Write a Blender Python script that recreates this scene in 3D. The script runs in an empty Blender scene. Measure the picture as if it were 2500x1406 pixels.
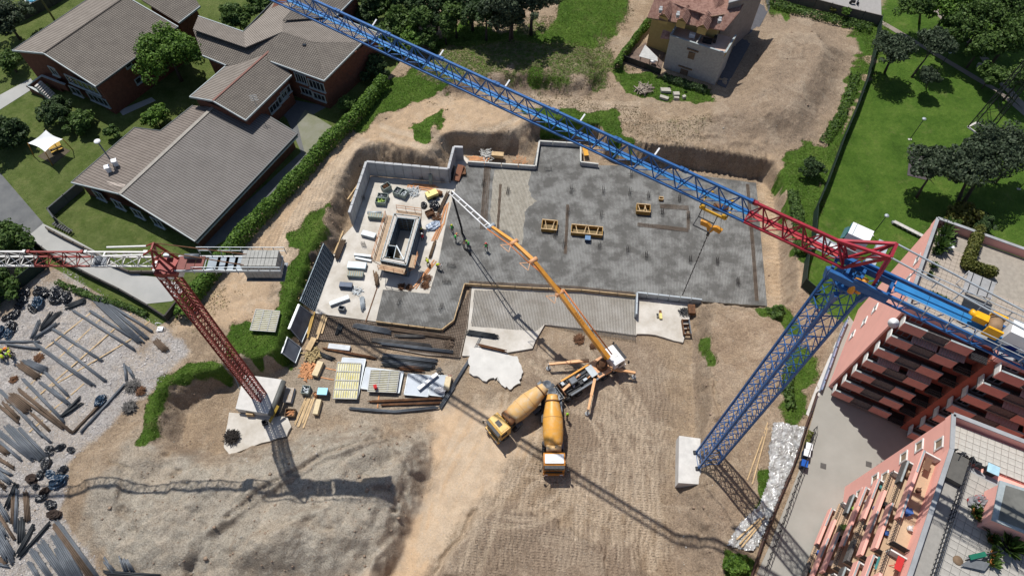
import bpy, math, random
import numpy as np
from mathutils import Vector, Matrix
rnd = random.Random(7)
S = bpy.context.scene
# ---------------- camera, light, exposure ----------------
FPX = 1700.0; CH = 80.0
_d = Vector((-13, -1036, -1700)).normalized()
_Z = -_d
_X = Vector((1, 0, 0)); _X = (_X - _X.dot(_Z) * _Z).normalized()
_Y = _Z.cross(_X)
_R = Matrix((_X, _Y, _Z))          # camera coordinates -> world
cam = bpy.data.cameras.new('camera'); camo = bpy.data.objects.new('camera', cam)
S.collection.objects.link(camo); S.camera = camo
cam.sensor_width = 36; cam.lens = FPX / 2500 * 36; cam.clip_end = 5000; cam.clip_start = 0.5
camo.matrix_world = Matrix.Translation((0, 0, CH)) @ _R.to_4x4()
S.render.resolution_x = 1024; S.render.resolution_y = 575
W = bpy.data.worlds.new('World'); S.world = W; W.use_nodes = True
nt = W.node_tree; sky = nt.nodes.new('ShaderNodeTexSky'); sky.sky_type = 'NISHITA'; sky.sun_disc = False
SUN_EL = 61.6
sky.sun_elevation = math.radians(SUN_EL); sky.sun_rotation = math.radians(-30)
bg = nt.nodes['Background']; nt.links.new(sky.outputs[0], bg.inputs[0]); bg.inputs[1].default_value = 0.08
sun = bpy.data.lights.new('sun', 'SUN'); sun.energy = 4.4; sun.angle = math.radians(0.5); sun.color = (1, 0.955, 0.89)
suno = bpy.data.objects.new('sun', sun); S.collection.objects.link(suno)
_sd = Vector((0.5 * math.cos(math.radians(SUN_EL)), -0.866 * math.cos(math.radians(SUN_EL)), -math.sin(math.radians(SUN_EL))))
suno.rotation_euler = _sd.to_track_quat('-Z', 'Y').to_euler()
S.view_settings.view_transform = 'Standard'; S.view_settings.look = 'None'
S.view_settings.gamma = 1; S.view_settings.exposure = 0.15; S.view_settings.use_curve_mapping = False

# ---------------- helpers ----------------
def at(px, py, z=0.0):
    """point of the place at height z that the photograph shows at (px, py)"""
    r = _R @ Vector((px - 1250, 703 - py, -FPX)); t = (z - CH) / r.z
    return Vector((r.x * t, r.y * t, z))
def AT(pts, z=0.0):
    return [at(p[0], p[1], p[2] if len(p) > 2 else z) for p in pts]
C = S.collection
def tag(o, label=None, cat=None, group=None, kind=None):
    if label: o['label'] = label
    if cat: o['category'] = cat
    if group: o['group'] = group
    if kind: o['kind'] = kind
    return o
def thing(name, label, cat, loc=(0, 0, 0), rz=0.0, group=None):
    o = bpy.data.objects.new(name, None); C.objects.link(o); o.empty_display_size = 0.3
    o.location = loc; o.rotation_euler = (0, 0, rz)
    return tag(o, label, cat, group)
class MB:
    def __init__(s): s.v = []; s.f = []; s.sm = []
    def add(s, vs, fs, smooth=False):
        b = len(s.v); s.v += [tuple(v) for v in vs]; s.f += [tuple(i + b for i in f) for f in fs]; s.sm += [smooth] * len(fs)
        return s
    def box(s, c, d, rz=0.0, rot=None):
        hx, hy, hz = d[0] / 2, d[1] / 2, d[2] / 2
        m = rot if rot is not None else Matrix.Rotation(rz, 3, 'Z'); c = Vector(c)
        vs = [c + m @ Vector((x * hx, y * hy, z * hz)) for z in (-1, 1) for x, y in ((-1, -1), (1, -1), (1, 1), (-1, 1))]
        return s.add(vs, [(3, 2, 1, 0), (4, 5, 6, 7), (0, 1, 5, 4), (1, 2, 6, 5), (2, 3, 7, 6), (3, 0, 4, 7)])
    def beam(s, p, q, w, h=None, up=(0, 0, 1)):
        p = Vector(p); q = Vector(q); h = h or w; a = (q - p)
        if a.length < 1e-6: return s
        a.normalize(); u = Vector(up)
        if abs(a.dot(u)) > 0.97: u = Vector((1, 0, 0))
        x = a.cross(u).normalized(); y = x.cross(a).normalized()
        vs = [e + x * (sx * w / 2) + y * (sy * h / 2) for e in (p, q) for sx, sy in ((-1, -1), (1, -1), (1, 1), (-1, 1))]
        return s.add(vs, [(3, 2, 1, 0), (4, 5, 6, 7), (0, 1, 5, 4), (1, 2, 6, 5), (2, 3, 7, 6), (3, 0, 4, 7)])
    def tube(s, pts, r, n=6, caps=True):
        pts = [Vector(p) for p in pts]; vs = []; fs = []; prev = None
        rr = r if isinstance(r, (list, tuple)) else [r] * len(pts)
        for i, p in enumerate(pts):
            a = (pts[min(i + 1, len(pts) - 1)] - pts[max(i - 1, 0)]).normalized()
            u = prev if prev is not None else (Vector((0, 0, 1)) if abs(a.z) < 0.9 else Vector((1, 0, 0)))
            x = a.cross(u).normalized(); y = x.cross(a).normalized(); prev = y
            for k in range(n):
                t = 2 * math.pi * k / n; vs.append(p + x * (rr[i] * math.cos(t)) + y * (rr[i] * math.sin(t)))
        for i in range(len(pts) - 1):
            for k in range(n):
                a0 = i * n + k; b0 = i * n + (k + 1) % n; fs.append((a0, b0, b0 + n, a0 + n))
        if caps: fs.append(tuple(range(n))[::-1]); fs.append(tuple(len(vs) - n + k for k in range(n)))
        return s.add(vs, fs, True)
    def lathe(s, prof, origin, axis, n=16, up=(0, 0, 1)):
        o = Vector(origin); a = Vector(axis).normalized(); u = Vector(up)
        if abs(a.dot(u)) > 0.97: u = Vector((1, 0, 0))
        x = a.cross(u).normalized(); y = x.cross(a).normalized(); vs = []; fs = []
        for d, r in prof:
            for k in range(n):
                t = 2 * math.pi * k / n; vs.append(o + a * d + x * (r * math.cos(t)) + y * (r * math.sin(t)))
        for i in range(len(prof) - 1):
            for k in range(n):
                a0 = i * n + k; b0 = i * n + (k + 1) % n; fs.append((a0, b0, b0 + n, a0 + n))
        fs.append(tuple(range(n))[::-1]); fs.append(tuple(len(vs) - n + k for k in range(n)))
        return s.add(vs, fs, True)
    def prism(s, pts, z0, z1):
        """polygon (world xy) extruded between z0 and z1; z0/z1 numbers or lists"""
        n = len(pts); A = lambda z, i: z[i] if isinstance(z, (list, tuple)) else z
        ar = sum(pts[i][0] * pts[(i + 1) % n][1] - pts[(i + 1) % n][0] * pts[i][1] for i in range(n))
        idx = list(range(n)) if ar > 0 else list(range(n))[::-1]
        vs = [(pts[i][0], pts[i][1], A(z0, i)) for i in idx] + [(pts[i][0], pts[i][1], A(z1, i)) for i in idx]
        return s.add(vs, [tuple(range(n))[::-1], tuple(range(n, 2 * n))] + [(i, (i + 1) % n, (i + 1) % n + n, i + n) for i in range(n)])
    def slab(s, pts, t):
        """planar polygon of 3d points, thickened downward by t"""
        n = len(pts); ar = sum(pts[i][0] * pts[(i + 1) % n][1] - pts[(i + 1) % n][0] * pts[i][1] for i in range(n))
        P = pts if ar > 0 else pts[::-1]
        vs = [Vector(p) - Vector((0, 0, t)) for p in P] + [Vector(p) for p in P]
        return s.add(vs, [tuple(range(n))[::-1], tuple(range(n, 2 * n))] + [(i, (i + 1) % n, (i + 1) % n + n, i + n) for i in range(n)])
    def quad(s, a, b, c, d): return s.add([a, b, c, d], [(0, 1, 2, 3)])
    def mesh(s, name, mat):
        me = bpy.data.meshes.new(name); me.from_pydata(s.v, [], s.f)
        if any(s.sm): me.polygons.foreach_set('use_smooth', s.sm)
        if mat: me.materials.append(mat)
        me.update(); return me
    def build(s, name, mat, parent=None, loc=None):
        o = bpy.data.objects.new(name, s.mesh(name, mat)); C.objects.link(o)
        if parent: o.parent = parent
        if loc is not None: o.location = loc
        return o
def link(name, me, parent=None, loc=(0, 0, 0), rot=(0, 0, 0), sc=(1, 1, 1)):
    o = bpy.data.objects.new(name, me); C.objects.link(o)
    if parent: o.parent = parent
    o.location = loc; o.rotation_euler = rot; o.scale = sc
    return o
def copy_tree(o, parent=None):
    c = o.copy(); C.objects.link(c); c.parent = parent
    for ch in list(o.children): copy_tree(ch, c)
    return c
def lerp(a, b, t): return a + (b - a) * t

# ---------------- materials ----------------
MATS = {}
def mat(name, col, rough=0.7, metal=0.0, var=0.15, scale=2.0, bump=0.0, bscale=20.0, col2=None, spec=0.35, detail=5, coat=0.0, thr=None):
    if name in MATS: return MATS[name]
    m = bpy.data.materials.new(name); m.use_nodes = True; n = m.node_tree; N = n.nodes; L = n.links
    b = N['Principled BSDF']; b.inputs['Roughness'].default_value = rough; b.inputs['Metallic'].default_value = metal
    b.inputs['Specular IOR Level'].default_value = spec
    if coat: b.inputs['Coat Weight'].default_value = coat
    tc = N.new('ShaderNodeTexCoord'); no = N.new('ShaderNodeTexNoise')
    no.inputs['Scale'].default_value = scale; no.inputs['Detail'].default_value = detail; no.inputs['Roughness'].default_value = 0.65
    L.new(tc.outputs['Object'], no.inputs['Vector'])
    rp = N.new('ShaderNodeValToRGB'); L.new(no.outputs['Fac'], rp.inputs[0])
    c2 = col2 or tuple(min(1, c * (1 + var)) for c in col)
    c1 = col if col2 else tuple(c * (1 - var) for c in col)
    rp.color_ramp.elements[0].position, rp.color_ramp.elements[1].position = thr or (0.32, 0.68)
    rp.color_ramp.elements[0].color = (*c1, 1); rp.color_ramp.elements[1].color = (*c2, 1)
    L.new(rp.outputs[0], b.inputs['Base Color'])
    if bump:
        n2 = N.new('ShaderNodeTexNoise'); n2.inputs['Scale'].default_value = bscale; n2.inputs['Detail'].default_value = 4
        L.new(tc.outputs['Object'], n2.inputs['Vector'])
        bp = N.new('ShaderNodeBump'); bp.inputs['Strength'].default_value = bump; bp.inputs['Distance'].default_value = 0.1
        L.new(n2.outputs['Fac'], bp.inputs['Height']); L.new(bp.outputs[0], b.inputs['Normal'])
    MATS[name] = m; return m
M_conc = mat('pale_concrete', (0.50, 0.48, 0.45), 0.85, var=0.12, scale=0.6, bump=0.1)
M_concd = mat('grey_concrete', (0.30, 0.31, 0.32), 0.85, var=0.15, scale=0.8, bump=0.1)
M_wood = mat('timber', (0.50, 0.36, 0.20), 0.8, var=0.25, scale=1.5)
M_woodo = mat('orange_timber', (0.50, 0.24, 0.11), 0.8, var=0.25, scale=1.5)
M_woodd = mat('weathered_timber', (0.16, 0.11, 0.07), 0.85, var=0.3, scale=2)
M_steel = mat('grey_steel', (0.125, 0.14, 0.16), 0.55, 0.3, var=0.2, scale=2)
M_steell = mat('galvanised_steel', (0.36, 0.40, 0.43), 0.5, 0.2, var=0.15, scale=1.2)
M_rust = mat('rusty_steel', (0.13, 0.062, 0.03), 0.8, 0.1, var=0.45, scale=2)
M_rebar = mat('rebar_steel', (0.11, 0.105, 0.10), 0.7, 0.2, var=0.4, scale=1.2)
M_rebarb = mat('brown_rebar', (0.12, 0.085, 0.06), 0.75, 0.2, var=0.35, scale=1.2)
M_black = mat('black_rubber', (0.012, 0.012, 0.013), 0.6, var=0.3)
M_dark = mat('dark_metal', (0.03, 0.032, 0.036), 0.5, 0.3, var=0.4, scale=4)
M_glass = mat('dark_glass', (0.015, 0.02, 0.025), 0.08, var=0.2, spec=0.6)
M_white = mat('white_paint', (0.75, 0.76, 0.77), 0.35, var=0.05, scale=1.5, coat=0.2)
M_yellow = mat('yellow_paint', (0.60, 0.30, 0.03), 0.4, var=0.15, scale=2)
M_blue = mat('blue_crane_paint', (0.010, 0.078, 0.25), 0.42, 0.1, scale=2.5, col2=(.03, .13, .34), detail=8)
M_bluel = mat('light_blue_paint', (0.03, 0.19, 0.44), 0.4, 0.1, var=0.15, scale=1.0)
M_red = mat('red_crane_paint', (0.30, 0.018, 0.035), 0.45, 0.1, var=0.3, scale=1.0)
M_redd = mat('dark_red_paint', (0.20, 0.022, 0.018), 0.5, 0.1, var=0.3, scale=1.0)
M_whitec = mat('white_crane_paint', (0.62, 0.62, 0.60), 0.45, var=0.12, scale=1.0)
M_pump = mat('orange_pump_paint', (0.66, 0.30, 0.045), 0.35, var=0.12, scale=1.5, coat=0.3)
M_pumpp = mat('faded_orange_paint', (0.62, 0.33, 0.17), 0.5, var=0.15, scale=1.5)
# ---------------- terrain ----------------
G = 3.5                                             # natural ground; the building pit is at 0
def sdf(X, Y, poly):
    """signed distance (negative inside) to polygon"""
    d = np.full(X.shape, 1e9); ins = np.zeros(X.shape, bool); n = len(poly)
    for i in range(n):
        ax, ay = poly[i][0], poly[i][1]; bx, by = poly[(i + 1) % n][0], poly[(i + 1) % n][1]
        ex, ey = bx - ax, by - ay; L2 = ex * ex + ey * ey + 1e-12
        t = np.clip(((X - ax) * ex + (Y - ay) * ey) / L2, 0, 1)
        d = np.minimum(d, (X - ax - t * ex) ** 2 + (Y - ay - t * ey) ** 2)
        c = ((ay > Y) != (by > Y)) & (X < (bx - ax) * (Y - ay) / (by - ay + 1e-12) + ax); ins ^= c
    d = np.sqrt(d); return np.where(ins, -d, d)
def pld(X, Y, pl):
    d = np.full(X.shape, 1e9)
    for i in range(len(pl) - 1):
        ax, ay = pl[i][0], pl[i][1]; bx, by = pl[i + 1][0], pl[i + 1][1]
        ex, ey = bx - ax, by - ay; t = np.clip(((X - ax) * ex + (Y - ay) * ey) / (ex * ex + ey * ey + 1e-12), 0, 1)
        d = np.minimum(d, (X - ax - t * ex) ** 2 + (Y - ay - t * ey) ** 2)
    return np.sqrt(d)
_tab = np.random.RandomState(3).rand(256, 256)
def vn(X, Y, f, o=0):
    x = X * f + 37.3 * o; y = Y * f + 11.7 * o; xi = np.floor(x).astype(int); yi = np.floor(y).astype(int)
    fx = x - xi; fy = y - yi; fx = fx * fx * (3 - 2 * fx); fy = fy * fy * (3 - 2 * fy)
    g = lambda i, j: _tab[(i) % 256, (j) % 256]
    return (g(xi, yi) * (1 - fx) + g(xi + 1, yi) * fx) * (1 - fy) + (g(xi, yi + 1) * (1 - fx) + g(xi + 1, yi + 1) * fx) * fy
def fbm(X, Y, f, n=4, o=0):
    r = 0; a = 1; s = 0
    for i in range(n): r = r + a * vn(X, Y, f, o + i * 3.1); s += a; a *= 0.5; f *= 2.03
    return r / s
def sst(x, a, b):
    t = np.clip((x - a) / (b - a), 0, 1); return t * t * (3 - 2 * t)
TOE = AT([(846,548),(868,480),(883,424),(893,412),(990,424),(1095,432),(1106,400),(1104,372),(1130,366),(1305,384),(1312,336),(1330,332),(1465,348),(1470,388),
          (1560,390),(1750,420),(1852,436),(1888,470),(1900,600),(1905,752),(1700,734),(1688,765),(1690,900),(1692,1000),(1700,1075),(1655,1200),(1648,1300),(1650,1460),
          (1000,1460),(960,1406),(1010,1290),(1052,1160),(1060,1060),(900,1030),(790,1040),(700,1062),(560,1100),(490,1105),(450,1070),(455,1000),(540,950),(600,925),(690,905),(722,870),(745,805),(765,760),(800,650),(835,600)], 0.0)
CREST = AT([(800,500),(812,470),(832,430),(864,372),(890,347),(950,343),(1010,362),(1040,374),(1062,334),(1110,318),(1190,322),(1250,318),(1275,300),(1300,288),(1380,292),(1462,300),(1478,335),
            (1520,352),(1600,352),(1700,358),(1800,372),(1895,392),(1915,440),(1930,520),(1945,600),(1955,700),(1930,748),(1850,768),(1760,752),(1738,800),(1735,900),(1745,1000),(1720,1050),(1760,1200),(1760,1460),
            (860,1460),(880,1406),(930,1290),(960,1180),(985,1120),(900,1090),(800,1110),(700,1130),(600,1140),(480,1130),(400,1110),(352,1086),(366,1030),(378,970),(400,932),(460,905),(532,898),(560,868),(640,868),(668,850),(700,740),(745,620),(790,545)], G)
PILE = AT([(330,1110),(480,1090),(620,1080),(800,1080),(960,1130),(940,1290),(880,1420),(300,1420),(230,1250)], 4)
def feature(X, Y, pts, z, hgt, w, h):
    d = -sdf(X, Y, AT(pts, z)); return h + hgt * sst(d, 0, w)
def height(X, Y):
    dT = np.maximum(sdf(X, Y, TOE), 0); dC = np.maximum(-sdf(X, Y, CREST), 0)
    t = dT / (dT + dC + 1e-6); t = np.where(sdf(X, Y, CREST) > 0, 1.0, t); slope = 4 * t * (1 - t)
    h = G * (0.25 * t + 0.75 * t * t * (3 - 2 * t))
    h = h + slope * (fbm(X, Y, 0.8, 5) - 0.5) * 1.7 + slope * np.abs(fbm(X * 1.3, Y * 0.6, 1.1, 3, 5) - 0.5) * 1.1
    far = sst(np.hypot(X, Y - 45), 75, 95)
    # heaps and hollows
    h = feature(X, Y, [(1010,1120),(940,1060),(850,1065),(800,1090),(700,1100),(560,1110),(420,1150),(300,1130),(200,1150),(150,1250),(250,1420),(880,1440),(960,1290),(1000,1180)], 3, 1.2, 4.0, h)
    h = feature(X, Y, [(560,1240),(700,1190),(860,1220),(930,1300),(840,1430),(500,1430)], 4, 1.4, 6.0, h)
    h = feature(X, Y, [(830,1130),(900,1090),(960,1060),(1000,1100),(930,1190),(860,1180)], 4, -1.1, 2.0, h)
    h = feature(X, Y, [(895,1175),(960,1170),(965,1205),(905,1205)], 4, -1.4, 1.2, h)
    wob = (fbm(X, Y, 0.5, 3, 31) - .5)
    h = feature(X + wob * 2, Y + wob * 2, [(930,1045),(850,1088),(790,1100),(720,1150),(650,1190),(560,1265),(480,1320),(420,1430),(860,1460),(960,1290),(1000,1150),(985,1080)], 4, -0.9, 0.9, h)
    h = feature(X + wob * 3, Y, [(560,1290),(640,1230),(760,1200),(840,1230),(800,1320),(700,1440),(520,1440)], 4, 1.5, 4.5, h)
    h = feature(X + wob * 2, Y + wob * 2, [(1163,1238),(1128,1308),(1092,1345),(1050,1420),(1500,1440),(1480,1330),(1300,1240)], .8, 0.55, 0.35, h)
    heap_ = sst(-sdf(X, Y, PILE), -1, 3); h = h + heap_ * ((fbm(X + Y * .5, Y - X * .3, 0.22, 4, 17) - .5) * 1.6 - np.abs(fbm(X, Y, 0.3, 3, 23) - .5) * 1.2)
    h = feature(X, Y, [(1165,1225),(1260,1215),(1420,1290),(1560,1300),(1600,1460),(1010,1460),(1090,1330)], 0.5, 0.9, 1.6, h)
    h = feature(X, Y, [(1700,800),(1860,800),(1890,900),(1800,1050),(1750,1040)], G, -0.3, 3, h)
    h = feature(X, Y, [(1830,60),(2000,60),(2090,130),(2050,250),(1980,360),(1700,350),(1560,300),(1780,220)], G, 1.3, 6.0, h)
    h = feature(X, Y, [(1060,120),(1250,90),(1440,120),(1490,200),(1440,240),(1100,240),(1020,180)], G, 1.0, 4.0, h)
    h = feature(X, Y, [(1220,205),(1340,205),(1420,240),(1300,256),(1200,240)], G, -0.5, 1.5, h)
    h = feature(X, Y, [(985,320),(1080,262),(1085,300),(1060,352)], G, 0.5, 1.2, h)
    h = feature(X, Y, [(210,1100),(330,1040),(420,1120),(300,1250),(180,1200)], G, 0.8, 2.5, h)
    for x, y in ((405,1108),(436,1152),(425,1164),(960,1240)):
        h = feature(X, Y, [(x-14,y-8),(x+14,y-10),(x+10,y+8),(x-12,y+8)], G, -0.8, 0.5, h)
    h = feature(X + wob * 3, Y + wob * 3, [(1850,75),(1990,75),(2070,135),(2035,240),(1960,350),(1820,330),(1800,200)], G, 1.3, 5.0, h)
    h = feature(X + wob * 4, Y + wob * 2, [(1080,110),(1230,100),(1430,130),(1480,190),(1440,235),(1250,215),(1080,235),(1020,190)], G, 0.9, 1.6, h)
    h = feature(X + wob * 3, Y + wob * 3, [(1290,262),(1500,270),(1540,345),(1700,350),(1880,378),(1880,340),(1560,320),(1500,255)], G, .35, 1.5, h)
    jit = (fbm(X, Y, 1.2, 3, 55) - .5) * 1.4
    for cr_, z_, w_, d_ in (([(560,1265),(650,1190),(720,1150),(790,1100),(850,1085),(925,1050)], 4, .45, .55), ([(1163,1238),(1128,1308),(1092,1345),(1060,1410)], .8, .5, .6), ([(1712,770),(1722,880),(1738,960),(1752,1050)], 2, .4, .4), ([(250,1120),(310,1150),(300,1230),(340,1300)], 4, .4, .35), ([(640,1300),(720,1270),(800,1290)], 5, .5, .4), ([(1560,362),(1700,372),(1880,398)], G, .5, .3), ([(940,560),(905,470),(860,440)], 2, .3, .2)):
        h = h - d_ * sst(w_ - pld(X + jit, Y + jit * .7, AT(cr_, z_)), 0, w_ * .8)
    def ridges(pts, z, ang, wl, amp):
        m = sst(-sdf(X, Y, AT(pts, z)), 0, 1.5); ph = (X * math.cos(ang) + Y * math.sin(ang)) * 2 * math.pi / wl + (fbm(X, Y, .5, 2, 61) - .5) * 9
        return m * np.sin(ph) * amp * (.5 + fbm(X, Y, .8, 2, 66))
    h = h + ridges([(1165,1240),(1250,1230),(1310,1330),(1290,1420),(1070,1420),(1110,1340)], .8, .15, .62, .10) + ridges([(1870,440),(1940,450),(1955,740),(1890,745)], 2, 1.5, .6, .10) + ridges([(1540,348),(1700,356),(1895,388),(1880,430),(1700,415),(1540,385)], 2, .1, .75, .16) + ridges([(905,345),(1040,370),(1100,420),(890,412),(850,500),(815,500)], 2, .7, .7, .12) + ridges([(1690,750),(1740,750),(1745,1050),(1695,1050)], 1.5, 1.2, .6, .09)
    h = h + ridges([(860,360),(900,345),(800,500),(640,700),(560,720),(700,600)], G, .6, .6, .05) + ridges([(1330,1290),(1640,1290),(1640,1420),(1330,1420)], .8, .1, .7, .05)
    # roughness everywhere soil is bare
    soil = (1 - flat_mask(X, Y)) * (1 - .6 * sst(-sdf(X, Y, TOE), 0, 3)) * (1 - .7 * sst(-sdf(X, Y, AT([(1060,960),(1330,1010),(1260,1120),(1150,1240),(1010,1440),(890,1440),(1000,1260),(1060,1120)], .3)), 0, 2))
    h = h + soil * (1 - far) * ((fbm(X, Y, 0.35, 3, 9) - 0.5) * 0.38 + (fbm(X, Y, 1.4, 3, 2) - 0.5) * 0.36 * (.6 + 1.1 * sst(-sdf(X, Y, PILE), -1, 2)))
    return h
HARD = [([(-400,-300),(640,-300),(1040,-300),(1000,120),(930,215),(820,330),(640,520),(430,770),(385,800),(130,655),(-100,560)], G),     # school grounds
        ([(2150,-300),(2148,60),(2120,190),(2050,340),(1990,480),(1968,640),(1975,740),(2060,790),(2000,960),(1960,1040),(1850,1440),(4000,1700),(4000,-300)], G),  # park and alley
        ([(1510,-300),(1505,150),(1620,190),(1745,205),(1790,120),(1880,-300)], G),
        ([(800,600),(850,540),(900,430),(1105,446),(1140,392),(1308,400),(1318,345),(1450,350),(1470,395),(1560,400),(1846,447),(1873,750),(1690,735),(1685,830),(1400,860),(1120,880),(740,800)], 0.3)]
def flat_mask(X, Y):
    m = np.zeros(X.shape)
    for p, z in HARD: m = np.maximum(m, sst(-sdf(X, Y, AT(p, z)), -0.2, 0.8))
    return m
def ax(lo, hi, st, ext):
    a = list(np.arange(lo, hi + st / 2, st)); s = st; x = a[-1]
    while x < ext: s *= 1.25; x += s; a.append(x)
    s = st; x = a[0]; b = []
    while x > -ext: s *= 1.25; x -= s; b.append(x)
    return np.array(b[::-1] + a)
gx = ax(-62, 50, 0.2, 2500); gy = ax(6, 92, 0.2, 2500)
GX, GY = np.meshgrid(gx, gy); GH = height(GX, GY)
def ground(x, y):
    i = int(np.clip(np.searchsorted(gx, x) - 1, 0, len(gx) - 2)); j = int(np.clip(np.searchsorted(gy, y) - 1, 0, len(gy) - 2))
    u = (x - gx[i]) / (gx[i + 1] - gx[i]); v = (y - gy[j]) / (gy[j + 1] - gy[j])
    return float((GH[j, i] * (1 - u) + GH[j, i + 1] * u) * (1 - v) + (GH[j + 1, i] * (1 - u) + GH[j + 1, i + 1] * u) * v)
def on(px, py, z0=2.0):
    """the spot of the ground the photograph shows at (px, py)"""
    z = z0
    for _ in range(12):
        p = at(px, py, z); z = 0.5 * z + 0.5 * ground(p.x, p.y)
    p = at(px, py, z); p.z = ground(p.x, p.y); return p
def poly_mask(pts, z, e=0.6, nz=1.0, o=0):
    d = sdf(GX, GY, AT(pts, z)) + (fbm(GX, GY, 0.5, 5, 20 + o) - 0.5) * (nz * 3 + 1.2)
    return sst(-d, -e, e)
def line_mask(pts, z, r, o=0):
    d = pld(GX, GY, AT(pts, z)) - r + (fbm(GX, GY, 0.7, 4, 40 + o) - 0.5) * 1.2
    return sst(-d, -0.4, 0.4)
grass = np.zeros(GX.shape); mx = lambda m, k=1.0: np.maximum(grass, m * k)
grass = mx(sst(-sdf(GX, GY, AT(HARD[0][0], G)), -0.3, 0.5)); 
grass = mx(sst(-sdf(GX, GY, AT([(2150,-300),(2148,60),(2120,190),(2050,340),(1990,480),(1968,640),(1975,740),(2060,790),(2300,860),(4000,1500),(4000,-300)], G)), -0.3, 0.5))
tall = np.zeros(GX.shape)                            # where grass stands as tufts
def g_(m, k=1.0):
    global grass, tall
    grass = np.maximum(grass, m * k); tall = np.maximum(tall, m * k)
g_(poly_mask([(806,492),(786,560),(770,600),(745,660),(722,740),(700,860),(560,862),(545,830),(590,795),(650,800),(668,760),(690,690),(725,610),(700,580),(760,520)], G, 0.5, 0.4))
g_(poly_mask([(556,800),(600,780),(680,830),(690,868),(560,862)], G, 0.5, 0.5, 1))
g_(poly_mask([(1060,100),(1130,50),(1200,80),(1330,90),(1360,30),(1380,-60),(1560,-60),(1500,80),(1440,110),(1300,110),(1200,130),(1100,130),(1010,170),(1000,200),(1030,150)], G, 0.8, 0.9, 2), 0.95)
g_(poly_mask([(1010,140),(1250,60),(1520,0),(1510,170),(1470,235),(1250,200),(1060,230),(1000,220)], G, 1.6, 2.5, 3), 0.54)
g_(poly_mask([(1395,85),(1470,100),(1465,140),(1420,125)], G, 0.6, 0.7, 4), 0.8)
g_(poly_mask([(940,190),(1010,180),(1090,220),(1060,240),(930,280),(870,330),(860,320),(900,250)], G, 0.5, 0.5, 5))
g_(poly_mask([(985,318),(1080,264),(1090,268),(1076,310),(1050,350),(1030,345),(1010,320)], G, 0.4, 0.5, 6))
g_(poly_mask([(1285,270),(1340,262),(1505,276),(1515,330),(1560,352),(1490,338),(1462,302),(1330,296)], G, 0.4, 0.5, 7))
g_(poly_mask([(1502,168),(1620,190),(1745,215),(1740,250),(1690,255),(1560,240),(1530,225)], G, 0.5, 0.6, 8))
g_(poly_mask([(1870,0),(1900,0),(2050,40),(2145,60),(2110,200),(2040,380),(2005,480),(1965,640),(1940,600),(1925,520),(1908,430),(1915,390),(1960,350),(2010,360),(2050,250),(2095,130),(2080,80),(1990,35),(1880,40)], G, 0.5, 0.6, 9))
g_(poly_mask([(1290,190),(1380,200),(1400,230),(1290,225)], G, 0.8, 1.0, 10), 0.7)
g_(line_mask([(352,1080),(366,1030),(378,970),(400,932),(460,905),(532,898)], G, 0.75))
g_(line_mask([(1865,756),(1900,762),(1935,800)], G, 1.0, 1)); g_(line_mask([(1718,822),(1722,850),(1732,895)], 2.2, 0.3, 2))
g_(poly_mask([(1925,860),(1985,820),(1990,900),(1965,1010),(1930,1045),(1908,1030)], G, 0.6, 0.8, 11), 0.85)
g_(poly_mask([(1770,1350),(1830,1370),(1840,1420),(1770,1420)], G, 0.4, 0.4, 12)); g_(line_mask([(1858,1210),(1870,1160),(1855,1240)], G, 0.5, 3))
g_(poly_mask([(1640,280),(1760,300),(1770,340),(1640,330)], G, 1.5, 2.5, 13), 0.35)
g_(poly_mask([(1800,60),(2050,90),(2030,300),(1700,340)], G, 2, 3.5, 14), 0.13)
g_(poly_mask([(1100,235),(1500,240),(1700,330),(1560,345),(1300,270)], G, 1.5, 3, 15), 0.22)
g_(poly_mask([(415,780),(450,760),(540,690),(570,720),(520,800),(460,820)], G, 0.5, 1.2, 16), 0.35)
gravel = poly_mask([(-400,800),(0,745),(130,655),(210,690),(390,800),(470,856),(430,890),(350,965),(250,1050),(165,1130),(150,1240),(250,1406),(200,1600),(-500,1600)], G, 0.4, 0.25, 50)
gravel = gravel * (1 - 0.75 * poly_mask([(-100,760),(130,660),(390,800),(350,860),(250,740),(130,700),(0,790)], G, 0.7, 1.0, 51))
sand = poly_mask([(1060,960),(1330,1010),(1260,1120),(1150,1240),(1010,1440),(890,1440),(1000,1260),(1060,1120),(1060,1040)], 0.2, 1.2, 0.8, 60)
sand = np.maximum(sand, 0.7 * poly_mask([(830,350),(960,270),(1090,230),(1180,240),(1290,300),(1160,318),(1060,330),(1040,370),(900,340),(830,430),(700,600),(660,800),(430,800),(600,620)], G, 0.8, 0.8, 61))
sand = np.maximum(sand, 0.55 * poly_mask([(1860,380),(1920,440),(1950,700),(1880,780)], 2, 1.2, 0.6, 62))
grey_ = 1.0
sand = np.maximum(sand, 0.0 * poly_mask([(1700,20),(2000,30),(2100,130),(2050,260),(1960,370),(1560,340),(1520,250)], G, 1.5, 1, 63))
grey = poly_mask([(1010,1040),(780,1030),(540,1120),(300,1090),(200,1300),(330,1440),(900,1440),(1000,1270),(1050,1130)], 3, 2.0, 1.5, 70)
grey = np.maximum(grey, 0.5 * poly_mask([(560,880),(1120,890),(1100,1010),(760,1030),(640,1060)], 0, 1.5, 1.0, 71))
dark = np.zeros(GX.shape)
gyh, gxh = np.gradient(GH, gy, gx); dark = .6 * sst(np.hypot(gxh, gyh), 0.6, 1.3) * (1 - grass) * (.4 + .8 * fbm(GX, GY, .7, 3, 8))  # steep cut soil is darker, with part of the banks' shade in the colour
dark = np.maximum(dark, 0.75 * poly_mask([(1165,1225),(1260,1215),(1420,1290),(1560,1300),(1600,1460),(1010,1460),(1090,1330)], 0.8, 0.8, 0.6, 80))
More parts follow.
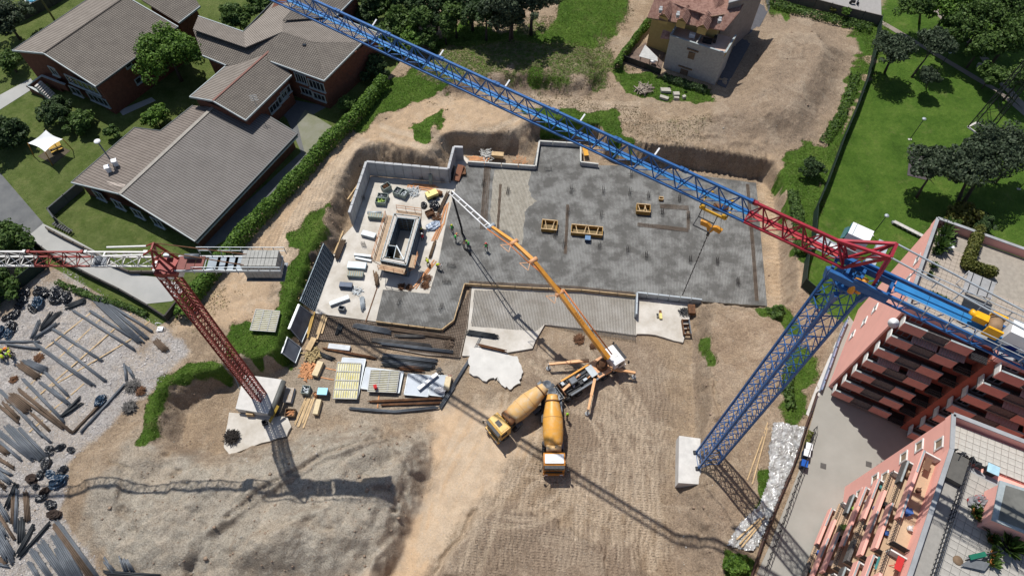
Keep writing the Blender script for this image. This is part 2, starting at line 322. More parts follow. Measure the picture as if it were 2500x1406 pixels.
dark = np.maximum(dark, 0.6 * poly_mask([(1640,1190),(1770,1190),(1760,1406),(1640,1406)], 1, 1.0, 0.6, 81))
dark = np.maximum(dark, 0.7 * poly_mask([(1290,840),(1560,840),(1640,900),(1640,1180),(1400,1190),(1290,960)], 0, 1.5, 1.2, 82))
dark = np.maximum(dark, 0.55 * poly_mask([(1700,20),(2000,30),(2100,130),(2050,260),(1960,370),(1720,350),(1760,220)], G, 1.5, 1, 63)); dark = np.maximum(dark, 0.4 * poly_mask([(1100,160),(1440,120),(1500,230),(1280,270),(1100,220)], G, 1.5, 1.5, 83))
rut = np.zeros(GX.shape); RR = random.Random(12)
def ruts(p0, p1, bow, k=2, w=.28, z=.2, gap=1.9):
    a, b = at(*p0, z), at(*p1, z); d = (b - a); s = Vector((-d.y, d.x, 0)).normalized()
    for j in range(k):
        pl = []
        for i in range(9): t = i / 8; q = a.lerp(b, t) + s * (bow * 4 * t * (1 - t) + (j - .5) * gap * (1 if k > 1 else 0)); pl.append((q.x, q.y))
        global rut; rut = np.maximum(rut, sst(w - pld(GX, GY, pl), -.12, .12) * RR.uniform(.6, 1))
for i in range(16): ruts((RR.uniform(1020, 1150), RR.uniform(1230, 1400)), (RR.uniform(1180, 1330), RR.uniform(960, 1100)), RR.uniform(-2, 2))
for i in range(10): x_ = RR.uniform(1420, 1620); ruts((x_, RR.uniform(1000, 1150)), (x_ + RR.uniform(-60, 30), RR.uniform(1300, 1400)), RR.uniform(-1.2, 1.2))
for i in range(14): ruts((RR.uniform(1360, 1400), RR.uniform(1160, 1200)), (RR.uniform(1180, 1620), RR.uniform(1210, 1300)), RR.uniform(-3, 3), 1)
for i in range(8): ruts((RR.uniform(1300, 1500), RR.uniform(850, 920)), (RR.uniform(1480, 1640), RR.uniform(980, 1150)), RR.uniform(-3, 3))
for i in range(7): o_ = RR.uniform(-14, 14); ruts((900 + o_, 345), (690 + o_, 640), -1.5, 2, .25, G)
for i in range(6): o_ = RR.uniform(-12, 12); ruts((1290, 285 + o_), (930, 320 + o_), 4.0, 2, .25, G)
for i in range(5): o_ = RR.uniform(-20, 20); ruts((1560, 265 + o_), (1300, 235 + o_ * .4), 1.0, 2, .25, G)
GH -= rut * .05
track = poly_mask([(1390,1000),(1640,860),(1640,1406),(1100,1406),(1200,1200)], 0, 1.5, 0.8, 90)
track = np.maximum(track, poly_mask([(600,620),(860,330),(830,450),(690,640),(560,720)], G, 1, 0.5, 91))
nv = GX.size; ny_, nx_ = GX.shape
me = bpy.data.meshes.new('ground')
co = np.stack([GX, GY, GH], -1).reshape(-1, 3)
i0 = (np.arange(ny_ - 1)[:, None] * nx_ + np.arange(nx_ - 1)[None]).ravel()
q = np.stack([i0, i0 + 1, i0 + 1 + nx_, i0 + nx_], -1)
me.vertices.add(nv); me.vertices.foreach_set('co', co.ravel())
me.loops.add(q.size); me.loops.foreach_set('vertex_index', q.ravel().astype(np.int32))
me.polygons.add(len(q)); me.polygons.foreach_set('loop_start', np.arange(0, q.size, 4, dtype=np.int32)); me.polygons.foreach_set('loop_total', np.full(len(q), 4, np.int32))
me.update(calc_edges=True); me.polygons.foreach_set('use_smooth', [True] * len(q))
def attr(name, a):
    at_ = me.attributes.new(name, 'FLOAT', 'POINT'); at_.data.foreach_set('value', a.ravel().astype(np.float32))
for n_, a_ in (('grass', grass), ('gravel', gravel), ('sand', sand), ('grey', grey), ('dark', dark), ('track', track), ('rut', rut), ('olive', sst(-sdf(GX, GY, AT(HARD[0][0], G)), -1, 1))): attr(n_, a_)
def ground_material():
    m = bpy.data.materials.new('ground'); m.use_nodes = True; N = m.node_tree.nodes; L = m.node_tree.links; b = N['Principled BSDF']
    b.inputs['Roughness'].default_value = 0.95; b.inputs['Specular IOR Level'].default_value = 0.15
    tc = N.new('ShaderNodeTexCoord'); P = tc.outputs['Object']
    def noise(sc, det=6, rough=0.65, vec=P):
        n = N.new('ShaderNodeTexNoise'); n.inputs['Scale'].default_value = sc; n.inputs['Detail'].default_value = det; n.inputs['Roughness'].default_value = rough
        L.new(vec, n.inputs['Vector']); return n.outputs['Fac']
    def ramp(f, els):
        r = N.new('ShaderNodeValToRGB'); L.new(f, r.inputs[0])
        while len(r.color_ramp.elements) < len(els): r.color_ramp.elements.new(0.5)
        for e, (p, c) in zip(r.color_ramp.elements, els): e.position = p; e.color = (*c, 1)
        return r.outputs[0]
    def mix(f, a, c, mode='MIX', k=None):
        x = N.new('ShaderNodeMix'); x.data_type = 'RGBA'; x.blend_type = mode
        if f is None: x.inputs[0].default_value = k
        else: L.new(f, x.inputs[0])
        for s, i in ((a, 6), (c, 7)):
            if isinstance(s, tuple): x.inputs[i].default_value = (*s, 1)
            else: L.new(s, x.inputs[i])
        return x.outputs[2]
    def A(name):
        a = N.new('ShaderNodeAttribute'); a.attribute_name = name; return a.outputs['Fac']
    def math_(op, a, c):
        x = N.new('ShaderNodeMath'); x.operation = op
        for s, i in ((a, 0), (c, 1)):
            if isinstance(s, (int, float)): x.inputs[i].default_value = s
            else: L.new(s, x.inputs[i])
        return x.outputs[0]
    big = noise(0.12, 6); med = noise(0.9, 8, 0.75); fine = noise(6.0, 8, 0.8); mott = noise(0.35, 7, 0.7)
    col = ramp(mott, [(0.3, (0.275, 0.205, 0.14)), (0.5, (0.345, 0.26, 0.178)), (0.72, (0.42, 0.325, 0.23))])
    col = mix(A('sand'), col, ramp(med, [(0.25, (0.46, 0.325, 0.205)), (0.75, (0.57, 0.425, 0.285))]))
    col = mix(A('grey'), col, ramp(med, [(0.25, (0.32, 0.285, 0.23)), (0.75, (0.46, 0.415, 0.345))]))
    col = mix(A('dark'), col, ramp(med, [(0.25, (0.225, 0.17, 0.124)), (0.75, (0.335, 0.262, 0.197))]))
    col = mix(A('gravel'), col, ramp(noise(4.5, 6, 0.85), [(0.3, (0.20, 0.18, 0.165)), (0.5, (0.44, 0.41, 0.385)), (0.7, (0.72, 0.70, 0.68))]))
    col = mix(math_('MULTIPLY', A('rut'), math_('ADD', 0.2, med)), col, (0.52, 0.42, 0.31))
    g3 = ramp(noise(2.2, 10, 0.85), [(0.33, (0.66, 0.64, 0.62)), (0.5, (1.06, 1.06, 1.06)), (0.66, (1.3, 1.3, 1.3))]); rough_ = math_('SUBTRACT', 1.0, math_('MULTIPLY', A('sand'), 0.65)); col = mix(rough_, col, g3, 'MULTIPLY')
    pt = ramp(noise(0.55, 12, 0.7), [(0.47, (0, 0, 0)), (0.53, (1, 1, 1))]); col = mix(math_('MULTIPLY', pt, 0.22), col, (0.22, 0.17, 0.125)); pt2 = ramp(noise(0.21, 12, 0.72), [(0.52, (0, 0, 0)), (0.56, (1, 1, 1))]); col = mix(math_('MULTIPLY', pt2, 0.3), col, (0.50, 0.41, 0.31))
    # fine grain and pale stones
    col = mix(rough_, col, ramp(fine, [(0.36, (0.55, 0.55, 0.55)), (0.5, (1.04, 1.04, 1.04)), (0.64, (1.4, 1.4, 1.4))]), 'MULTIPLY')
    vo = N.new('ShaderNodeTexVoronoi'); vo.inputs['Scale'].default_value = 2.8; L.new(P, vo.inputs['Vector'])
    stone = ramp(vo.outputs['Distance'], [(0.0, (1, 1, 1)), (0.10, (1, 1, 1)), (0.14, (0, 0, 0))])
    sf = math_('MULTIPLY', stone, math_('GREATER_THAN', noise(1.7, 2), 0.47))
    col = mix(math_('MULTIPLY', sf, 0.7), col, (0.55, 0.52, 0.48))
    # grass cover with ragged edge
    gm = ramp(math_('ADD', A('grass'), math_('MULTIPLY', math_('SUBTRACT', noise(1.5, 8, 0.8), 0.5), 1.1)), [(0.38, (0, 0, 0)), (0.62, (1, 1, 1))])
    gc = ramp(noise(0.25, 9, 0.75), [(0.3, (0.042, 0.086, 0.012)), (0.46, (0.068, 0.135, 0.018)), (0.6, (0.10, 0.17, 0.028)), (0.75, (0.17, 0.195, 0.055))])
    gc = mix(None, gc, ramp(noise(3.0, 8, 0.85), [(0.3, (0.45, 0.5, 0.4)), (0.5, (0.95, 0.97, 0.9)), (0.7, (1.4, 1.3, 1.2))]), 'MULTIPLY', 0.8)
    gc = mix(math_('MULTIPLY', A('olive'), 0.55), gc, ramp(noise(0.5, 8, 0.8), [(0.35, (0.075, 0.10, 0.025)), (0.65, (0.19, 0.19, 0.085))]))
    dry = ramp(noise(0.33, 9, 0.8), [(0.56, (0, 0, 0)), (0.70, (1, 1, 1))]); gc = mix(math_('MULTIPLY', dry, 0.6), gc, (0.20, 0.20, 0.075))
    col = mix(gm, col, gc)
    L.new(col, b.inputs['Base Color'])
    # relief: clods, stones, caterpillar tracks
    wv = N.new('ShaderNodeTexWave'); wv.inputs['Scale'].default_value = 0.55; wv.inputs['Distortion'].default_value = 9.0; wv.inputs['Detail'].default_value = 3; wv.inputs['Detail Scale'].default_value = 0.6
    mp = N.new('ShaderNodeMapping'); mp.inputs['Rotation'].default_value = (0, 0, 0.1); L.new(P, mp.inputs['Vector']); L.new(mp.outputs[0], wv.inputs['Vector'])
    w2 = N.new('ShaderNodeTexWave'); w2.inputs['Scale'].default_value = 1.1; w2.inputs['Distortion'].default_value = 3.0; m2 = N.new('ShaderNodeMapping'); m2.inputs['Rotation'].default_value = (0, 0, 1.67); L.new(P, m2.inputs['Vector']); L.new(m2.outputs[0], w2.inputs['Vector'])
    hsum = math_('ADD', math_('MULTIPLY', fine, 0.7), math_('MULTIPLY', med, 1.2))
    hsum = math_('ADD', hsum, math_('MULTIPLY', math_('MULTIPLY', math_('MULTIPLY', wv.outputs['Fac'], math_('ADD', 0.5, w2.outputs['Fac'])), math_('MULTIPLY', A('track'), med)), 0.55))
    hsum = math_('ADD', hsum, math_('MULTIPLY', sf, 0.5))
    bp = N.new('ShaderNodeBump'); bp.inputs['Strength'].default_value = 0.9; bp.inputs['Distance'].default_value = 0.4
    L.new(math_('MULTIPLY', hsum, rough_), bp.inputs['Height']); L.new(bp.outputs[0], b.inputs['Normal'])
    return m
me.materials.append(ground_material())
ground_o = bpy.data.objects.new('ground', me); C.objects.link(ground_o); tag(ground_o, 'bare brown earth of the building site with grass around it', kind='structure')
# ---------------- slab, lean concrete, reinforcement ----------------
ZL, ZS, ZM = 0.40, 0.80, 0.30
M_lean = mat('lean_concrete', (0.38, 0.345, 0.29), 0.9, var=0.2, scale=0.35, bump=0.15, bscale=8, col2=(0.60, 0.575, 0.53), detail=9)
def slab_material():
    m = mat('wet_concrete', (0.13, 0.13, 0.123), 0.75, scale=0.42, bump=0.2, bscale=5, col2=(0.31, 0.315, 0.305), detail=14, thr=(0.42, 0.58)); return m
M_slab = slab_material()
def sheet(name, pts, z, m, t=0.5, label=None):
    o = MB().prism([(p.x, p.y) for p in AT(pts, z)], z - t, z).build(name, m); tag(o, label, kind='structure'); return o
LEAN = [(866,547),(905,431),(1100,447),(1108,400),(1116,366),(1150,396),(1120,450),(1085,640),(1060,722),(935,712),(920,785),(766,764),(800,660),(820,606),(838,576)]
sheet('lean_concrete', LEAN, ZL, M_lean, label='pale concrete floor inside the grey retaining walls')
def ragged(pts, amp, n, seed):
    r = random.Random(seed); out = []
    for i in range(len(pts)):
        a = pts[i]; b = pts[(i + 1) % len(pts)]
        for k in range(n): t = k / n; out.append((lerp(a[0], b[0], t) + r.uniform(-amp, amp), lerp(a[1], b[1], t) + r.uniform(-amp, amp)))
    return out
SLAB = [(1142,398),(1300,410),(1316,346),(1416,352),(1418,400),(1464,404),(1560,405),(1640,416),(1700,428),(1846,447),(1873,747),(1700,735),(1556,721),(1420,708),(1300,702),(1135,691),(1122,745),(1108,780),(1078,802),(918,783),(935,707),(1048,717),(1068,650),(1090,540),(1112,460)]
sheet('concrete_slab', SLAB, ZS, M_slab, 0.75, 'grey freshly poured concrete slab under reinforcement')
# pale area not yet poured, with the rounded edges of the pour around it
M_pale = mat('pale_blinding', (0.34, 0.31, 0.25), 0.9, scale=1.2, col2=(0.48, 0.45, 0.38))
sheet('pale_blinding', ragged([(1208,414),(1296,416),(1290,450),(1296,480),(1312,492),(1284,510),(1278,545),(1276,600),(1262,592),(1240,560),(1205,566),(1196,520),(1200,470)], 2, 4, 1), ZS + 0.012, M_pale, 0.02)
sheet('lower_blinding', [(1152,700),(1300,708),(1420,714),(1554,728),(1554,818),(1460,806),(1330,792),(1308,830),(1300,850),(1180,870),(1128,868),(1142,800)], ZM, M_lean, 0.35, 'pale blinding under the lower mat of reinforcement')
sheet('white_concrete_pad', ragged([(1556,728),(1692,742),(1668,836),(1600,818),(1552,814)], 1.5, 3, 2), ZM + 0.01, M_lean, 0.35, 'white concrete pad beside the blue crane mound')
sheet('spilled_concrete', ragged([(1150,848),(1205,850),(1262,872),(1276,905),(1268,935),(1245,948),(1222,940),(1215,922),(1185,928),(1150,915),(1142,880)], 3, 5, 3), 0.34, mat('white_concrete', (0.55, 0.54, 0.51), 0.85, var=0.1, scale=0.8), 0.4, 'white splash of hardened concrete on the yard')
sheet('dark_blinding', [(770,768),(920,788),(1078,808),(1110,786),(1130,740),(1150,702),(1140,800),(1124,872),(1040,866),(900,840),(752,826)], ZM - 0.05, mat('dirty_blinding', (0.20, 0.165, 0.13), 0.9, scale=0.6, col2=(0.34, 0.29, 0.24)), 0.35, 'brown trodden blinding under the lower mesh strip')
ROT = math.radians(-6.4)
def clip_lines(poly, ang, sp, off=0.0):
    """parallel lines clipped to a polygon; returns segments"""
    c, s = math.cos(ang), math.sin(ang); P = [(x * c + y * s, -x * s + y * c) for x, y in poly]
    lo = min(p[1] for p in P); hi = max(p[1] for p in P); y = lo + off + sp / 2; out = []
    while y < hi:
        xs = []
        for i in range(len(P)):
            a = P[i]; b = P[(i + 1) % len(P)]
            if (a[1] > y) != (b[1] > y): xs.append(a[0] + (y - a[1]) / (b[1] - a[1]) * (b[0] - a[0]))
        xs.sort()
        for k in range(0, len(xs) - 1, 2): out.append(((xs[k] * c - y * s, xs[k] * s + y * c), (xs[k + 1] * c - y * s, xs[k + 1] * s + y * c)))
        y += sp
    return out
def rebar_mat(name, pts, z, sp1, sp2, w, m, label):
    poly = [(p.x, p.y) for p in AT(pts, z)]; b = MB()
    for a, q in clip_lines(poly, ROT, sp1): b.beam((a[0], a[1], z + 0.03), (q[0], q[1], z + 0.03), w * (.8 if sp1 > .15 else .35))
    for a, q in clip_lines(poly, ROT + math.pi / 2, sp2): b.beam((a[0], a[1], z + 0.06), (q[0], q[1], z + 0.06), w)
    o = b.build(name, m); tag(o, label, kind='stuff'); return o
rebar_mat('slab_reinforcement', SLAB, ZS - 0.012, 0.12, 0.20, 0.034, M_rebar, 'mat of steel bars over the wet slab')
rebar_mat('lower_reinforcement', [(1158,708),(1300,712),(1420,718),(1552,732),(1552,832),(1400,808),(1330,790),(1308,808),(1150,796)], ZM + 0.02, 0.12, 0.20, 0.042, M_rebar, 'steel bar mat below the slab edge')
rebar_mat('strip_reinforcement', [(772,768),(920,788),(1078,808),(1110,786),(1130,740),(1148,704),(1138,800),(1120,874),(1040,862),(900,840),(750,826)], ZM, 0.22, 0.22, 0.06, M_rebarb, 'brown steel bar mat along the foot of the slab')
SBL = ['at the upper left neck of the slab', 'under the right part of the upper slab bay', 'right of the slab bay, second row', 'nearest the top edge under the jib', 'in the second row below the jib', 'above the square fan braced box', 'right of the tiny timber box', 'between the pale strip and the long timber box', 'above the long timber box', 'right below the long timber box', 'right beside the left square timber box', 'left of the pair in the lower middle', 'right of the pair in the lower middle', 'below the hook chain', 'right of the chain end', 'left inside the rectangular stirrup outline', 'right inside the rectangular stirrup outline', 'upper one by the lower left men', 'lower one by the lower left men', 'left one in the lower slab nose', 'right one in the lower slab nose', 'on the brown stirrup band', 'in the pale unpoured strip', 'in the lower right corner of the slab', 'left below the long timber box']
WBL = ['left one under the back wall', 'middle one under the back wall', 'right one under the back wall', 'upper one along the left wall', 'middle one along the left wall', 'lowest one along the left wall']
# darker continuous beams of stirrups and starter bars in the slab
def starter(px, py, n=5, h=0.9, w=0.9, ang=0.0, z=ZS):
    c = at(px, py, z); b = MB()
    for i in range(n):
        for s in (-1, 1):
            q = Vector((c.x + (i / (n - 1) - 0.5) * w * math.cos(ang) - s * 0.12 * math.sin(ang), c.y + (i / (n - 1) - 0.5) * w * math.sin(ang) + s * 0.12 * math.cos(ang), z))
            b.beam(q, q + Vector((rnd.uniform(-.03, .03), rnd.uniform(-.03, .03), h)), 0.035)
    b.beam(c + Vector((-w / 2, 0, h * .5)), c + Vector((w / 2, 0, h * .5)), 0.03)
    return b
for i, (x, y, a) in enumerate([(1338,415,0),(1394,465,1.4),(1472,468,1.4),(1540,428,1.4),(1537,472,1.4),(1583,480,1.4),(1658,487,1.4),(1386,520,1.4),(1467,528,1.4),(1463,600,1.4),(1355,575,1.4),(1531,612,1.4),(1577,625,1.4),(1684,636,1.4),(1750,640,1.4),(1616,520,1.4),(1680,530,1.4),(1102,650,0),(1090,690,0),(975,740,1.3),(1077,752,1.3),(1180,450,1.4),(1240,470,1.4),(1800,690,1.4),(1376,598,1.4)]):
    tag(starter(x, y, 6, 0.75, 1.0, a).build('starter_bars', M_rebar), 'starter bar cluster %s' % SBL[i], 'starter bars', 'starter bar clusters standing in the slab')
for i, (x, y) in enumerate([(972,430),(1029,440),(1082,446),(887,487),(862,520),(888,600)]):
    tag(starter(x, y, 4, 0.9, 0.5, 0.1, ZL).build('starter_bars', M_rebar), 'starter bars on the pale floor, %s' % WBL[i], 'starter bars', 'starter bars along the retaining wall')
def long_beam(pts, w=0.5):
    b = MB(); P = AT(pts, ZS + 0.08)
    for a, q in zip(P[:-1], P[1:]):
        d = (q - a); L = d.length; n = int(L / 0.12); d.normalize(); s = Vector((-d.y, d.x, 0))
        for k in range(n): c = a + d * (k * 0.12); b.beam(c - s * w / 2, c + s * w / 2, 0.035)
        for o in (-w / 2, -w / 6, w / 6, w / 2): b.beam(a + s * o, q + s * o, 0.04)
    return b
for pts, w, lb in (([(1825,450),(1838,600),(1848,735)], 0.45, 'dark band of stirrups along the right edge of the slab'),
               ([(1612,503),(1682,508)], 0.7, 'short dark stirrup band right of the small timber box'), ([(1557,548),(1682,562)], 0.6, 'dark stirrup band under the middle timber box'),
               ([(1680,515),(1680,560)], 0.4, 'short upright stirrup band beside the hook block'), ([(1145,690),(1400,702),(1550,718)], 0.5, 'dark stirrup band along the lower edge of the slab'),
               ([(1190,405),(1180,560)], 0.9, 'brown stirrup band beside the unpoured pale strip'), ([(1222,450),(1215,560)], 0.3, 'thin stirrup band in the pale unpoured strip'),
               ([(1386,500),(1380,620)], 0.35, 'narrow stirrup band between the two left timber boxes')):
    tag(long_beam(pts, w).build('stirrup_band', M_rebarb), lb, 'reinforcement', 'stirrup bands in the slab')
# slab edge boards
def edge_board(name, pts, z0, h, w, m, label, cat, parts=None, L=2.4):
    t = thing(name, label, cat); P = AT(pts, z0 + h)
    for a, b_ in zip(P[:-1], P[1:]):
        n = max(1, round((b_ - a).length / L))
        for k in range(n):
            p = a.lerp(b_, k / n); q = a.lerp(b_, (k + 1) / n - 0.012); p.z = q.z = z0 + h / 2
            MB().beam(p, q, w, h).build(parts or 'board', m, t)
    return t
edge_board('edge_form', [(918,784),(1078,804),(1108,781),(1134,692),(1300,702),(1420,707),(1554,721)], 0.3, 0.62, 0.10, M_wood, 'low timber board edging the bent lower side of the wet slab', 'formwork')
edge_board('kerb_wall', [(1142,394),(1308,405),(1317,344),(1418,350)], 0.3, 1.3, 0.22, mat('kicker_concrete', (0.5, 0.5, 0.47), 0.85), 'stepped grey concrete kicker wall round the slab bay at top', 'wall', 'panel')
edge_board('kerb_wall', [(1418,352),(1418,395),(1462,400)], 0.3, 1.3, 0.2, MATS['kicker_concrete'], 'small L shaped kicker wall round the yellow board pit', 'wall', 'panel')
t = edge_board('shuttering_wall', [(1554,766),(1556,713),(1716,731)], 0.3, 1.2, 0.2, M_steell, 'grey steel shuttering standing along the white concrete pad', 'formwork', 'panel', 1.35)
MB().beam(at(1432,380,0.8), at(1427,358,0.8), 0.7, 0.05).build('yellow_board', M_yellow); tag(bpy.data.objects['yellow_board'], 'yellow board lying in the L shaped kicker pit at top', 'board')
# retaining wall, in cast panels with recessed joints
wall = thing('retaining_wall', 'grey cast concrete retaining wall in an L round the pale floor', 'wall')
def cast_wall(pts, z0, z1, th, parent, m, L=1.35, name='wall_panel'):
    P = AT(pts, z1)
    for a, b_ in zip(P[:-1], P[1:]):
        n = max(1, round((b_ - a).length / L))
        me_ = None
        for k in range(n):
            p = a.lerp(b_, k / n + 0.006 / 1); q = a.lerp(b_, (k + 1) / n - 0.006); p.z = q.z = (z0 + z1) / 2
            dz = rnd.uniform(-.02, .02); MB().beam(p, q, th + rnd.uniform(-.01, .01), z1 - z0 + dz).build(name, m, parent)
        p = a.copy(); q = b_.copy(); p.z = q.z = (z0 + z1) / 2 - 0.03
        MB().beam(p, q, th - 0.06, z1 - z0 - 0.06).build('core', M_concd, parent)
M_wall = mat('cast_wall', (0.40, 0.41, 0.42), 0.85, var=0.14, scale=0.7, bump=0.12, bscale=6)
cast_wall([(852,519),(894,394),(1094,412),(1108,358),(1130,359)], 0.35, 3.3, 0.35, wall, M_wall)
# ---- stair core formwork ----
core = thing('stair_core_formwork', 'tall rectangular steel formwork box with orange timber walkway round it', 'formwork')
ZC = 3.3
OT = AT([(963,522),(1024,530),(991,646),(930,634)], ZC)
IN = AT([(969,530),(1015,535),(987,636),(938,628)], ZC)
M_form = mat('blue_grey_form', (0.17, 0.22, 0.26), 0.5, 0.2, var=0.2, scale=3)
M_ply = mat('brown_ply', (0.16, 0.115, 0.05), 0.7, var=0.3, scale=3)
def form_panel(parent, a, b_, z0, z1, off, name='form_panel', face=None, ribs=7):
    """steel framed panel between a and b: skin with raised frame and ribs on the side off"""
    d = (b_ - a).normalized(); s = Vector((-d.y, d.x, 0)) * off
    A = Vector((a.x, a.y, 0)); B = Vector((b_.x, b_.y, 0)); m = (z0 + z1) / 2
    f = MB().beam(A + Vector((0, 0, m)), B + Vector((0, 0, m)), 0.05, z1 - z0).build(name, face or M_ply, parent)
    r = MB()
    for k in range(ribs + 1):
        z = lerp(z0 + 0.04, z1 - 0.04, k / ribs); r.beam(A + s * 0.07 + Vector((0, 0, z)), B + s * 0.07 + Vector((0, 0, z)), 0.1, 0.07)
    for tt in (0.01, 0.5, 0.99):
        c = A.lerp(B, tt) + s * 0.075; r.beam(c + Vector((0, 0, z0)), c + Vector((0, 0, z1)), 0.11, 0.08)
    r.build('frame', M_form, f); return f
for i in range(4):
    a, b_ = OT[i], OT[(i + 1) % 4]; n = max(1, round((b_ - a).length / 1.4))
    for k in range(n): form_panel(core, a.lerp(b_, k / n), a.lerp(b_, (k + 1) / n), ZL, ZC, 1)
    a, b_ = IN[i], IN[(i + 1) % 4]; n = max(1, round((b_ - a).length / 1.4))
    for k in range(n): form_panel(core, a.lerp(b_, k / n), a.lerp(b_, (k + 1) / n), ZL, ZC + 0.05, -1)
for i in range(4):
    p = (OT[i] + IN[i]) / 2; q = (OT[(i + 1) % 4] + IN[(i + 1) % 4]) / 2; p.z = q.z = 1.75
    p.z = q.z = 1.8; MB().beam(p, q, 0.34, 2.9).build('cast_wall', M_conc, core)
sm_ = AT([(947,598),(969,601),(962,632),(940,628)], ZC)
for i in range(4): form_panel(core, sm_[i], sm_[(i + 1) % 4], ZL, ZC + 0.05, -1)
MB().beam(at(968,600,ZC), at(986,634,ZC), 0.14, 0.2).build('strut', M_steell, core)
# walkway boards and guard rails round the box
M_walk = mat('pale_board', (.42, .31, .21), .85, var=.2, scale=2)
def ringseg(a, b_, w, side, m=M_walk, z=2.75):
    d = (b_ - a).normalized(); s = Vector((-d.y, d.x, 0)) * side
    nb = 3
    for k in range(nb):
        o = s * (0.2 + w * (k + 0.5) / nb); p = a + o; q = b_ + o; p.z = q.z = z + rnd.uniform(-.02, .02)
        MB().beam(p, q, w / nb * 0.93, 0.05).build('walkway_board', m, core)
    L = (b_ - a).length; r = MB()
    for hz in (0.5, 1.0): r.beam(Vector((a.x, a.y, z + hz)) + s * (0.25 + w), Vector((b_.x, b_.y, z + hz)) + s * (0.25 + w), 0.06, 0.06)
    for k in range(int(L / 1.3) + 2):
        c = a.lerp(b_, min(1, k * 1.3 / L)) + s * (0.25 + w); r.beam((c.x, c.y, z - .1), (c.x, c.y, z + 1.05), 0.05)
        r.beam((c.x, c.y, z), (c.x - s.x * w, c.y - s.y * w, z - 0.9), 0.06)
    r.build('guard_rail', M_woodo, core)
ringseg(OT[3], OT[0], 1.0, 1); ringseg(OT[0], OT[1], 0.9, 1); ringseg(OT[2], OT[3], 1.0, 1)
ringseg(OT[1].lerp(OT[2], 0.75), OT[2], 0.9, 1)
st = MB()
for k in range(2): st.beam(at(998 + 8 * k, 622 - 2 * k, 2.7), at(1020 + 8 * k, 652, ZL), 0.07)
for k in range(9): st.beam(at(998, 622, 2.7).lerp(at(1020, 652, ZL), k / 9), at(1006, 620, 2.7).lerp(at(1028, 652, ZL), k / 9), 0.2, 0.04)
st.build('stair_ladder', M_steell, core)
MB().box(at(1002, 600, 2.2), (0.5, 0.4, 0.5)).build('bracket', M_dark, core)
# formwork panels leaning along the left bank
def leaning(tl, tr, bl, br, zt, zb, n, name, label, smooth=False):
    t = thing(name, label, 'formwork', group='formwork panels standing along the left bank')
    T0, T1, B0, B1 = at(*tl, zt), at(*tr, zt), at(*bl, zb), at(*br, zb)
    nn = (T1 - T0).cross(B0 - T0).normalized()
    if nn.x < 0: nn = -nn
    for k in range(n):
        a, b_, c, d = T0.lerp(T1, k / n), T0.lerp(T1, (k + .985) / n), B0.lerp(B1, (k + .985) / n), B0.lerp(B1, k / n)
        b = MB(); vs = [a, b_, c, d] + [p - nn * 0.06 for p in (a, b_, c, d)]
        b.add(vs, [(0, 1, 2, 3), (7, 6, 5, 4), (0, 4, 5, 1), (1, 5, 6, 2), (2, 6, 7, 3), (3, 7, 4, 0)])
        pn = b.build('form_panel', mat('smooth_form_face', (0.11, 0.125, 0.15), 0.4, 0.1, var=0.25, scale=0.9) if smooth else mat('dark_form_back', (0.07, 0.085, 0.085), 0.6, 0.2), t)
        r = MB()
        for u in ((0.02, .98) if smooth else (0.02, .5, .98)): r.beam(a.lerp(b_, u) + nn * .05, d.lerp(c, u) + nn * .05, 0.08, 0.1)
        for u in ((0.02, .98) if smooth else [0.02 + .96 * j / 9 for j in range(10)]): r.beam(a.lerp(d, u) + nn * .05, b_.lerp(c, u) + nn * .05, 0.08, 0.1)
        r.build('frame', M_steell if smooth else M_form, pn)
    if smooth:
        MB().beam(T0 - nn * .1, T1 - nn * .1, 0.2, 0.2).build('waler', M_white, t)
    else:
        for u in (0.05, .35, .65, .95): MB().beam(T0.lerp(T1, u) - nn * .3, B0.lerp(B1, u) - nn * 1.6, 0.1).build('prop', M_wood, t)
leaning((789,594), (731,735), (816,627), (768,762), 3.3, 0.35, 7, 'formwork_wall', 'long row of dark ribbed steel formwork leaning along the left bank')
leaning((731,743), (706,803), (766,769), (736,839), 2.9, 0.3, 1, 'formwork_panel', 'larger smooth slate grey formwork panel standing below the ribbed row', True)
leaning((701,822), (687,862), (736,849), (721,888), 2.2, 0.3, 1, 'formwork_panel', 'smaller lowest smooth slate grey formwork panel by the bank', True)
# ---- generic site goods ----
def bundle(name, p, q, w, h, m, label, cat='steel bars', group=None, z=None, n=None, mid=None, ties=True):
    P = [at(*p, z) if z is not None else on(*p), at(*q, z) if z is not None else on(*q)]
    if mid: P.insert(1, at(*mid, z) if z is not None else on(*mid))
    o0 = P[0].copy(); b = MB(); n = n or max(3, int(w / 0.14)); ly = 2 if h < 0.3 else 3; r = h / ly / 2
    d = (P[-1] - P[0]).normalized(); s = Vector((-d.y, d.x, 0)).normalized(); tw = rnd.uniform(-.12, .12)
    for l in range(ly):
        for k in range(n - (l % 2)):
            off = (k + 0.5 * (l % 2) + .5) / n - 0.5; j = rnd.uniform(-.35, .35); pts = []
            for i, c in enumerate(P):
                e = (j if i == 0 else rnd.uniform(-.3, .3) if i == len(P) - 1 else 0)
                pts.append(c - o0 + s * (off * w * (1 + (tw if i else -tw))) + d * e + Vector((0, 0, r + 0.06 + l * r * 1.8)))
            b.tube(pts, r * 1.05, 5)
    if ties:
        for u in (0.12, 0.5, 0.88): c = P[0].lerp(P[-1], u) if not mid else P[0].lerp(P[1], u); b.beam(c - o0 - s * w * .62 + Vector((0, 0, .04)), c - o0 + s * w * .62 + Vector((0, 0, .04)), 0.1, 0.08)
    o = b.build(name, m); o.location = o0; return tag(o, label, cat, group)
